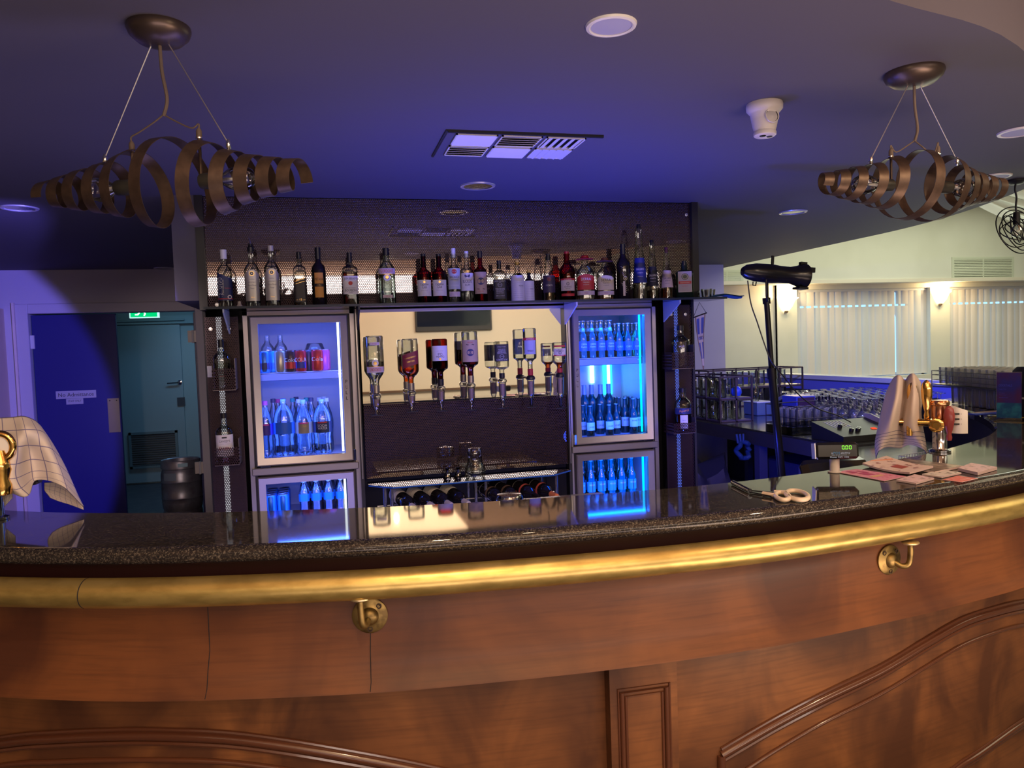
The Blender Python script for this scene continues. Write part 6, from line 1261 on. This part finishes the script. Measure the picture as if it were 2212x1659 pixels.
# box, bottle and tray between the racks
mb = MB(); mb.box(-.07, .07, -.10, .10, 0, .10, M('box_teal', (.10, .16, .24), .5), bev=.004); mb.box(-.075, .075, -.105, .105, .10, .106, M('lid_white', (.7, .72, .7), .4)); one('storage_box', mb, 'small grey-blue box with a white lid between the two racks', 'box', (3.35, 5.35, ZB+.001))
mb = MB(); mb.lathe([(0, .003), (.032, 0), (.034, .01), (.034, .10), (.014, .14), (.012, .19), (0, .19)], GLG, None, 20); one('glass_bottle', mb, 'small clear bottle standing on the box lid between the racks', 'bottle', (3.34, 5.38, ZB+.108))
mb = MB(); mb.box(-.08, .08, -.09, .09, 0, .17, M('blue_carton', (.05, .07, .40), .4), bev=.004); mb.box(-.07, .07, -.092, -.09, .10, .16, M('carton_dark', (.05, .02, .06), .4)); one('carton', mb, 'blue carton with dark top panel beside the stand pole', 'carton', (3.42, 4.92, ZB+.001))
# inverted stem glasses
SGm = MB(); SGm.lathe([(.036, 0), (.040, .03), (.038, .06), (.024, .085), (.006, .095), (.0035, .10), (.0035, .165), (.008, .170), (.034, .173), (.034, .175), (0, .176)], GL('stem_glass', (.98, .99, 1), (.70, .75, .82), .8, .05, .04), None, 16)
WGl = M('rim_bright', (.8, .8, .8), .2)
g0 = None; cnt = 0
for i in range(12):
    for j in range(11):
        x = 3.49+.088*i+.02*(j % 2); y = 4.32+.10*j
        if x > 4.36 or (x-3.49)*.5 > (y-4.05): continue
        if x < 3.55 and y < 5.1 and y > 4.75: continue
        if x < 3.5 and y > 5.2: continue
        if g0: dup(g0, (x, y, ZB+.001)); cnt += 1
        else: g0 = one('wine_glass', SGm, 'stemmed glass standing upside down in the crowd on the bench', 'wine glass', (x, y, ZB+.001), 'upside-down stem glasses on the bench')
TG = MB(); TG.lathe([(.022, 0), (.031, .115), (.029, .115), (.021, .006), (0, .006)], MATS['stem_glass'], None, 14); TGi = None
# small tumblers stacked in two near rows behind the pole
for i in range(6):
    for j in range(5):
        x = 3.08+.066*i; y = 4.42+.068*j
        if x > 3.40: continue
        if TGi: dup(TGi, (x, y, ZB+.001))
        else: TGi = one('highball_glass', TG, 'small tumbler in the block of tumblers behind the stand pole', 'glass', (x, y, ZB+.001), 'tumblers behind the stand pole')
mb = MB(); a = 3.03; wr_ = M('caddy_wire', (.03, .03, .05), .4, .5)
for z in (.01, .06, .14): mb.tube([(a, 4.38, z), (a+.40, 4.38, z), (a+.40, 4.74, z), (a, 4.74, z)], .004, wr_, 6, closed=True)
for x in (0, .13, .27, .40):
    for y in (4.38, 4.74): mb.tube([(a+x, y, 0), (a+x, y, .14)], .004, wr_, 6)
one('wire_glass_caddy', mb, 'black wire caddy around the tumblers behind the stand pole', 'caddy', (0, 0, ZB+.001))
# clear trays
mb = MB(); q = aZ(1755, 915, ZB)
for (x0, x1, y0, y1) in ((-.22, .22, -.14, -.135), (-.22, .22, .135, .14), (-.22, -.215, -.14, .14), (.215, .22, -.14, .14)): mb.box(x0, x1, y0, y1, 0, .05, GL('tray_clear', (.8, .83, .88), (.5, .55, .6), 1.2))
mb.box(-.22, .22, -.14, .14, 0, .003, MATS['tray_clear']); one('clear_tray', mb, 'clear plastic tray on the bench in front of the glasses', 'tray', (2.99, 4.20, ZB+.001))
# lighting desk
ld = thing('lighting_desk', 'black sloping lighting control desk with grey side on the bench', 'control desk', (3.00, 3.78, ZB+.001), rad(4)); mb = MB(); Tw = Matrix()
vs = [(-.20, -.13, 0), (.20, -.13, 0), (.20, .13, 0), (-.20, .13, 0), (-.20, -.13, .035), (.20, -.13, .035), (.20, .13, .10), (-.20, .13, .10)]
mb.add(vs, [(3, 2, 1, 0), (4, 5, 6, 7), (0, 1, 5, 4), (1, 2, 6, 5), (2, 3, 7, 6), (3, 0, 4, 7)], M('desk_black', (.018, .02, .02), .4), None, False); ob('casing', mb, ld)
mb = MB()
mb.add([(.205, -.14, -.0), (.205, .15, .07), (.205, .15, .125), (.205, .10, .125), (.205, -.14, .05), (.215, -.14, -.0), (.215, .15, .07), (.215, .15, .125), (.215, .10, .125), (.215, -.14, .05)], [(0, 1, 2, 3, 4), (9, 8, 7, 6, 5), (0, 5, 6, 1), (1, 6, 7, 2), (2, 7, 8, 3), (3, 8, 9, 4), (4, 9, 5, 0)], M('desk_grey', (.48, .46, .45), .35), None, False); ob('side_cheek', mb, ld)
Tt = TR(0, 0, .0675) @ Matrix.Rotation(math.atan2(.065, .26), 4, 'X')
for k, (x, y) in enumerate(((-.08, -.06), (-.04, -.065), (-.10, .01), (-.02, -.05))): mb = MB(); mb.lathe([(.013, 0), (.012, .016), (0, .017)], BLACKG, Tt @ TR(x, y, .001), 16); ob('knob', mb, ld)
for k in range(6): mb = MB(); mb.box(-.004, .004, -.05, .05, 0, .0015, M('fader_strip', (.7, .72, .70), .4), Tt @ TR(-.13+.022*k, .06, .0)); ob('fader', mb, ld)
mb = MB(); mb.box(-.015, .015, -.010, .010, 0, .004, EM('desk_red_led', (1, .08, .03), 1.2), Tt @ TR(.09, -.05, 0)); ob('indicator', mb, ld)
# cash drawer / box behind desk
mb = MB(); mb.box(-.12, .12, -.09, .09, 0, .085, M('box_slate', (.05, .05, .10), .5), bev=.004); mb.box(-.02, .02, -.093, -.09, .03, .06, BLACK); one('cash_box', mb, 'slate grey metal box right of the lighting desk, partly behind the towel', 'box', (3.40, 4.03, ZB+.001))
mb = MB(); mb.box(-.17, .17, -.1, .1, 0, .03, M('scale_silver', (.52, .56, .55), .3, .4), Matrix.Rotation(rad(-20), 4, 'X'), bev=.004); mb.box(.0, .09, -.101, -.02, .03, .033, M('scale_red', (.55, .12, .1), .4), Matrix.Rotation(rad(-20), 4, 'X')); mb.box(-.15, .15, -.07, .09, -.06, 0, BLACK); one('bench_scale', mb, 'silver sloped keypad device behind the pole with a red patch', 'keypad', (3.9, 5.65, ZB+.07))
# glass racks on the far bar top
TT = MB(); TT.lathe([(.031, 0), (.035, .10), (.033, .10), (.029, .004), (0, .004)], GL('pint_glass', (.99, 1, .99), (.82, .88, .85), .5, .08, .18), None, 16); p0 = aZ(2052, 872, 1.127); p1 = aZ(2172, 890, 1.127); dirr = (p1-p0).normalized(); perp = V((-dirr.y, dirr.x, 0)); perp = perp if perp.x > 0 else -perp; tt0 = None
pk = 0
for tier in range(2):
    for r in range(4):
        for i in range(-2, 8):
            c_ = p0+dirr*(.074*i+.037*(r % 2))+perp*(.045+.072*r)
            if (c_-p0).dot(dirr) > (p1-p0).length+.02: continue
            z = 1.127+tier*.112
            if tier == 0 and i < 0: continue
            if tt0: dup(tt0, (c_.x, c_.y, z+.001)); pk += 1
            else: tt0 = one('pint_glass', TT, 'clear beer glass in the two-tier block of glasses on the far bar top', 'beer glass', (c_.x, c_.y, z+.001), 'stacked beer glasses on the far bar top')
gt = thing('glass_tray_rack', 'wire rack and tray holding the stacked beer glasses on the far bar top', 'rack', (0, 0, 0)); a = p0-dirr*.22+perp*.0; b = p1+dirr*.03; mb = MB()
e = perp*.31; A4 = [a, b, b+e, a+e]; mb.add([(p.x, p.y, 1.127+.1045+dz) for dz in (0, .005) for p in A4], [(3, 2, 1, 0), (4, 5, 6, 7), (0, 1, 5, 4), (1, 2, 6, 5), (2, 3, 7, 6), (3, 0, 4, 7)], M('tray_dark', (.10, .11, .11), .3, .6), None, False); ob('tray', mb, gt)
mb = MB()
for z in (.135, .165, .19): mb.tube([(p.x, p.y, 1.127+z) for p in A4], .0022, M('bright_wire', (.6, .62, .6), .25, .9), 6, closed=True)
for p in A4: mb.tube([(p.x, p.y, 1.127), (p.x, p.y, 1.127+.19)], .003, MATS['bright_wire'], 6)
ob('wire_rails', mb, gt)
# basket inside the well
q = aZ(2010, 945, .95); mb = MB(); bw = M('basket_wire', (.35, .35, .5), .4, .5)
for k in range(7): z = .014*k; mb.tube([(0, 0, z), (.30, 0, z), (.30, .12, z), (0, .12, z)], .0015, bw, 4, closed=True)
for i in range(17): x = .30*i/16; mb.tube([(x, 0, 0), (x, 0, .085)], .0015, bw, 4); mb.tube([(x, .12, 0), (x, .12, .085)], .0015, bw, 4)
mb.box(0, .3, 0, .12, -.002, .0, bw)
one('wire_basket', mb, 'small wire basket standing in the open well behind the beer tap', 'basket', (2.42, 2.62, .942), rot=(0, 0, rad(15)))
mb = MB(); mb.poly([(2.1, 2.42), (2.6, 2.68), (2.95, 3.02), (3.25, 3.4), (3.3, 3.58), (2.76, 3.54), (2.45, 3.0)], .02, BT, z=.92); one('under_bar_shelf', mb, 'steel work shelf inside the open well of the bar', 'shelf')
mb = MB(); mb.box(-.13, .13, -.05, .05, 0, .012, M('white_tray', (.62, .68, .80), .4)); one('white_tray', mb, 'small white tray in the open well near the tap', 'tray', (2.40, 2.52, .942), rot=(0, 0, rad(25)))
# ------------------------------------------------------------ stage lamp on its stand
pt = aY(1656, 652, 3.3); pb_ = aY(1690, 1028, 3.3); dv = (pb_-pt); k = (0-pt.z)/dv.z; foot = pt+dv*k
st = thing('lamp_stand', 'tall black telescopic stand leaning slightly, carrying the stage lamp', 'stand', (foot.x, foot.y, 0)); Tn = TR(-foot.x, -foot.y, 0); mb = MB(); j = aY(1667, 803, 3.3); PM = M('stand_black', (.015, .015, .02), .25, .5)
mb.tube([pt, j], .0135, PM, 20, Tn); mb.tube([j, foot], .0195, PM, 20, Tn); ob('pole', mb, st); mb = MB(); mb.tube([j-dv.normalized()*.02, j+dv.normalized()*.035], .0235, PM, 20, Tn); ob('collar', mb, st); mb = MB(); mb.tube([pt-dv.normalized()*.02, pt+dv.normalized()*.01], .019, PM, 16, Tn); ob('collar', mb, st)
for a in (30, 150, 270): mb = MB(); mb.tube([(0, 0, .35), (.40*cos(rad(a)), .40*sin(rad(a)), .015)], .012, PM, 10); ob('leg', mb, st)
sl_ = thing('stage_lamp', 'black profile stage lamp pointing right on top of the tall stand', 'stage lamp', (pt.x, pt.y, pt.z)); L0 = aY(1604, 586, 3.3)-pt; L1 = aY(1748, 598, 3.3)-pt; ax = (L1-L0); ln = ax.length; rotm = ax.to_track_quat('X', 'Z').to_matrix().to_4x4(); TL = Matrix.Translation(L0) @ rotm @ Matrix.Rotation(pi/2, 4, 'Y')
mb = MB(); s_ = ln; mb.lathe([(0, -.005), (.020, 0), (.034, .02*s_/.35), (.044, .07), (.046, .12), (.046, .16), (.042, .20), (.041, .26), (.050, .30), (.060, .325), (.061, .345)], PM, TL, 28); mb.lathe([(.061, .345), (.045, .35), (.02, .352), (0, .352)], BLACKG, TL, 28); ob('lamp_body', mb, sl_)
mb = MB(); mb.box(-.045, -.02, -.02, .02, .34, .39, PM, TL); mb.box(-.07, -.055, -.01, .01, .315, .35, PM, TL); mb.box(.055, .066, -.03, .03, .30, .35, PM, TL); ob('accessory_holder', mb, sl_)
mb = MB(); mb.box(-.088, -.045, -.004, .004, .155, .167, PM, TL); mb.tube([TL @ V((.046, 0, .06)), TL @ V((.064, 0, .06)), TL @ V((.064, 0, .075)), TL @ V((.046, 0, .078))], .003, PM, 6); ob('shutter_lever', mb, sl_)
mb = MB(); c0 = TL @ V((.03, -.05, .12)); yk = aY(1645, 610, 3.3)-pt; yk2 = aY(1668, 610, 3.3)-pt
mb.tube([yk+V((0, -.04, .01)), yk+V((0, -.04, -.07)), yk+V((.012, -.03, -.092)), V((0, 0, .0))], .005, PM, 8); mb.tube([yk2+V((0, .04, .01)), yk2+V((0, .04, -.07)), yk2+V((-.008, .03, -.09)), V((0, 0, .0))], .005, PM, 8); ob('yoke', mb, sl_)
cbl = [aY(1615, 606, 3.3), aY(1622, 655, 3.3), aY(1636, 697, 3.3), aY(1652, 745, 3.28), aY(1666, 780, 3.26), aY(1690, 810, 3.3), aY(1725, 852, 3.4), aY(1765, 882, 3.5), aY(1808, 897, 3.62), aY(1838, 912, 3.72)]
mb = MB(); mb.tube(crom(cbl, 70), .0032, BLACK, 8); one('lamp_cable', mb, 'thin black cable sagging from the stage lamp to the lighting desk', 'cable')
# pennant
pn = thing('pennant', 'faded blue and white striped pennant with rings hanging from the shelf end', 'pennant', (0, 0, 0)); YPn = 4.05; a = aY(1501, 684, YPn); b = aY(1524, 678, YPn); c = aY(1518, 798, YPn); PNT = M('pennant_cream', (.50, .44, .38), .8); PNB = M('pennant_blue', (.06, .09, .28), .8)
mb = MB(); P3 = [a, b, c]
def pt3(u, v): p = a.lerp(b, u).lerp(c+V(((u-.5)*.008, 0, 0)), v); return V((p.x, p.y+.008*sin(v*5), p.z))
mb.grid(lambda u, v: pt3(u, v), 8, 20, M('pennant_edge', (.22, .15, .10), .8)); mb.grid(lambda u, v: pt3(.12+.76*u, v*.93)+V((0, -.001, 0)), 8, 20, PNT)
for u0, u1, v0, v1 in ((.14, .40, .05, .34), (.60, .86, .05, .34), (.14, .36, .50, .80), (.64, .86, .50, .80)): mb.grid(lambda u, v: pt3(u0+(u1-u0)*u, v0+(v1-v0)*v)+V((0, -.002, 0)), 3, 8, PNB)
for k in (-1, 0, 1): cc_ = pt3(.5+.2*k, .42)+V((0, -.003, 0)); mb.tube([cc_+V((.006*cos(t*pi/8), 0, .008*sin(t*pi/8))) for t in range(16)], .0012, PNB, 5, closed=True)
ob('flag', mb, pn, sh=0); mb = MB(); mb.tube([a+V((-.012, 0, -.006)), b+V((.008, 0, .006))], .004, BLACK, 8); ob('dowel', mb, pn)
h0 = aY(1511, 653, YPn); mb = MB(); mb.tube([a+V((-.008, 0, 0)), h0, b+V((.006, 0, .004))], .0016, BLACK, 6); ob('cord', mb, pn)
# bar stool, chair and hanging ring under the bench
bs = thing('bar_stool', 'round-topped bar stool with chrome legs under the bench', 'stool', (3.55, 4.75, 0)); mb = MB(); mb.lathe([(0, .60), (.17, .60), (.18, .62), (.18, .66), (.16, .68), (0, .685)], BLACKG, None, 28); ob('seat', mb, bs)
for a in (45, 135, 225, 315): mb = MB(); mb.tube([(.12*cos(rad(a)), .12*sin(rad(a)), .60), (.20*cos(rad(a)), .20*sin(rad(a)), 0)], .012, CHROME, 10); ob('leg', mb, bs)
mb = MB(); mb.tube([(.165*cos(t*pi/12), .165*sin(t*pi/12), .28) for t in range(24)], .008, CHROME, 8, closed=True); ob('foot_ring', mb, bs)
q = aY(1606, 966, 4.5); mb = MB(); mb.tube([q+V((.045*cos(t*pi/14), .02*sin(t), .055*sin(t*pi/14)-.02)) for t in range(28)], .016, M('blue_foam', (.01, .05, .28), .6), 12, closed=True)
for t in range(3): mb.tube([q+V((-.04+.02*t, 0, .03)), q+V((-.05+.025*t, 0, .09))], .008, MATS['blue_foam'], 6)
one('garland', mb, 'bright blue foam ring garland hanging under the bench front rail', 'garland')
cf = thing('dining_chair', 'dark chair in the far room seen under the bench', 'chair', (4.9, 8.5, 0)); mb = MB(); mb.box(-.22, .22, -.22, .22, .44, .48, BLACK, bev=.01); ob('seat', mb, cf); mb = MB(); mb.box(-.22, .22, .19, .23, .55, .85, BLACK, bev=.01); ob('backrest', mb, cf)
for x, y in ((-.2, -.2), (.2, -.2), (-.2, .2), (.2, .2)): mb = MB(); mb.tube([(x, y, .45), (x*1.2, y*1.2, 0)], .015, BLACK, 8); ob('leg', mb, cf)
mb = MB()
def bag(u, v):
    a = 2*pi*u; r = (1-.35*v)*(.24+.03*sin(5*a)+.02*sin(9*a+v*6)); return (r*cos(a)*1.2, r*sin(a), .76*v**.7*(1-.12*sin(3*a)*v)) if v < 1 else (0, 0, .72)
mb.grid(bag, 40, 14, M('bag_blue_black', (.015, .018, .06), .6)); one('black_bag', mb, 'dark crumpled bag slumped on the floor beside the right perforated panel', 'bag', (2.42, 4.62, 0))
# glass crate stack under bar at right of pole
mb = MB(); q = V((2.6, 3.4, .5)); crt = M('crate_blue', (.03, .04, .16), .4)
for k in range(3): mb.box(-.28, .28, -.22, .22, .26*k, .26*k+.23, crt, bev=.01)
mb.box(-.28, .28, -.225, -.22, .05, .2, BLACK); one('glass_crates', mb, 'dark blue plastic crate tower behind the bar right of the stand pole', 'crate', (3.15, 4.35, 0))
# upturned glass near the bar back edge and blue thing
q = aY(1100, 1078, 3.3); mb = MB(); mb.lathe([(.062, 0), (.062, .06), (.055, .072), (0, .075)], GL('bowl_blue', (.45, .55, .9), (.15, .2, .6), 1.5), None, 28); one('glass_bowl', mb, 'upturned faceted glass bowl just visible behind the bar edge', 'bowl', (q.x, 3.3, q.z-.05))
mb = MB(); mb.box(.3, 1.35, 3.15, 3.62, .76, .795, BT); mb.box(.3, .34, 3.15, 3.62, 0, .76, BLACK); mb.box(1.31, 1.35, 3.15, 3.62, 0, .76, BLACK); mb.box(.3, 1.35, 3.60, 3.62, 0, .2, BLACK)
o_ = one('prep_table', mb, 'low steel prep table behind the bar under the upturned bowl', 'table')
# TV on the public-room wall (seen in the mirror)
tv = thing('television', 'black flat television on the cream wall, seen in the bar mirror', 'television', (2.40, -5.435, 2.33)); mb = MB(); mb.box(-.72, .72, -.06, 0, -.43, .42, BLACK, bev=.01); ob('casing', mb, tv); mb = MB(); mb.box(-.69, .69, .0005, .003, -.34, .39, M('tv_screen', (.01, .015, .03), .06, spec=.9)); ob('screen', mb, tv)
mb = MB(); mb.box(-8, 14, -5.5, -5.44, .80, .84, M('dado', (.12, .07, .04), .5)); struct('trim_7', mb)
# ------------------------------------------------------------ lights
WARM = (1, .66, .36)
area('bounce_light', (2.2, .3, .3), (rad(180), 0, 0), 1.6, (1, .70, .50), 48, 1.2)
area('room_light', (2.0, -5.40, 2.72), (rad(90), 0, 0), 9.0, (1, .84, .74), 110, .42)  # wall-wash fill added behind the viewer, brightens the reflections in the panel holes
area('room_light', (.4, -1.6, 2.9), (rad(0), 0, 0), 2.5, WARM, 75, 2.0)
area('room_light', (3.2, -3.2, 2.9), (rad(-25), 0, 0), 3.0, (1, .88, .72), 150, 1.5)
area('room_light', (-2.5, -2.8, 2.9), (rad(-15), 0, 0), 2.5, (1, .78, .55), 60, 1.5)
spot('warm_beam', (.15, .3, 2.85), (.15, 1.8, .9), (1, .72, .42), 60, 95, .06, .8)
spot('warm_beam', (2.6, .3, 2.85), (2.1, 2.0, 1.0), (1, .75, .45), 60, 95, .06, .8)
point('bar_lamp', (.62, 1.2, 2.30), (1, .8, .5), 4, .025)
# cream room
area('cream_room_light', (8, 7.5, 3.5), (0, 0, 0), 5, (.96, 1, .80), 150, 3)
area('cream_room_light', (7.5, 6.0, .9), (rad(200), 0, 0), 4, (.93, 1, .76), 45, 2)
area('cream_room_light', (6, 1, 3.5), (0, 0, 0), 4, (1, .85, .55), 90, 3)
# unseen blue spots for the blue wash, plus added fill
spot('blue_uplight', (.95, 3.25, .82), (.95, 3.60, 2.39), (.03, .06, 1), 110, 125, .05, 1.)
spot('blue_uplight', (1.7, 3.3, .9), (2.0, 3.9, 2.0), (.02, .06, 1), 40, 130, .05, 1.)
spot('blue_wall_light', (-.45, 3.3, 2.08), (-4.45, 7.6, .70), (.20, .16, 1), 620, 50, .03, .12)
spot('warm_beam', (-1.0, 1.9, 2.0), (-1.02, 7.6, 1.2), (1, .78, .74), 90, 26, .05, .8)  # fill added to lift the door jamb, no fitting hangs here
area('bounce_light', (.5, -.9, .25), (rad(180), 0, 0), 3.0, (1, .76, .70), 62, 1.6)
area('bounce_light', (.5, 2.95, .15), (rad(180), 0, 0), 3.0, (.45, .38, 1), 24, .7)
spot('blue_uplight', (1.9, 3.2, 1.0), (3.2, 4.9, .75), (.04, .06, 1), 35, 80, .04, .8)  # added to bring blue onto the bench front
spot('blue_wall_light', (2.35, 3.3, 2.25), (4.45, 6.0, 1.0), (.13, .15, 1), 260, 62, .03, .7)  # added to brighten the blue partition band and the glasses
# corridor
area('corridor_light', (-1.3, 9.2, 2.34), (0, 0, 0), 1.2, (.30, .62, 1), 11, .4)
w = bpy.data.worlds.new('world'); SC.world = w; w.use_nodes = True; w.node_tree.nodes['Background'].inputs[0].default_value = (.16, .15, .22, 1); w.node_tree.nodes['Background'].inputs[1].default_value = .25
# ------------------------------------------------------------ put each thing's origin at its base
bpy.context.view_layer.update()
done = set()
for o in [o for o in COL.objects if o.type == 'EMPTY' and o.parent is None and o.location.length < 1e-6]:
    ms = []
    def rec(x):
        for c in KIDS(x): ms.append(c); rec(c)
    rec(o); pts = [v.co for m_ in ms for v in m_.data.vertices]
    if not pts: continue
    lo = V([min(p[i] for p in pts) for i in range(3)]); hi = V([max(p[i] for p in pts) for i in range(3)]); L = V(((lo.x+hi.x)/2, (lo.y+hi.y)/2, lo.z))
    for m_ in ms:
        if m_.data.name in done: continue
        done.add(m_.data.name); m_.data.transform(Matrix.Translation(-L))
    o.location = L
vs_ = SC.view_settings; SC.display_settings.display_device = 'sRGB'; vs_.view_transform = 'Standard'; vs_.look = 'None'; vs_.gamma = 1; vs_.exposure = 0; vs_.use_curve_mapping = False
print('objects', len(COL.objects), 'glasses', cnt, pk)
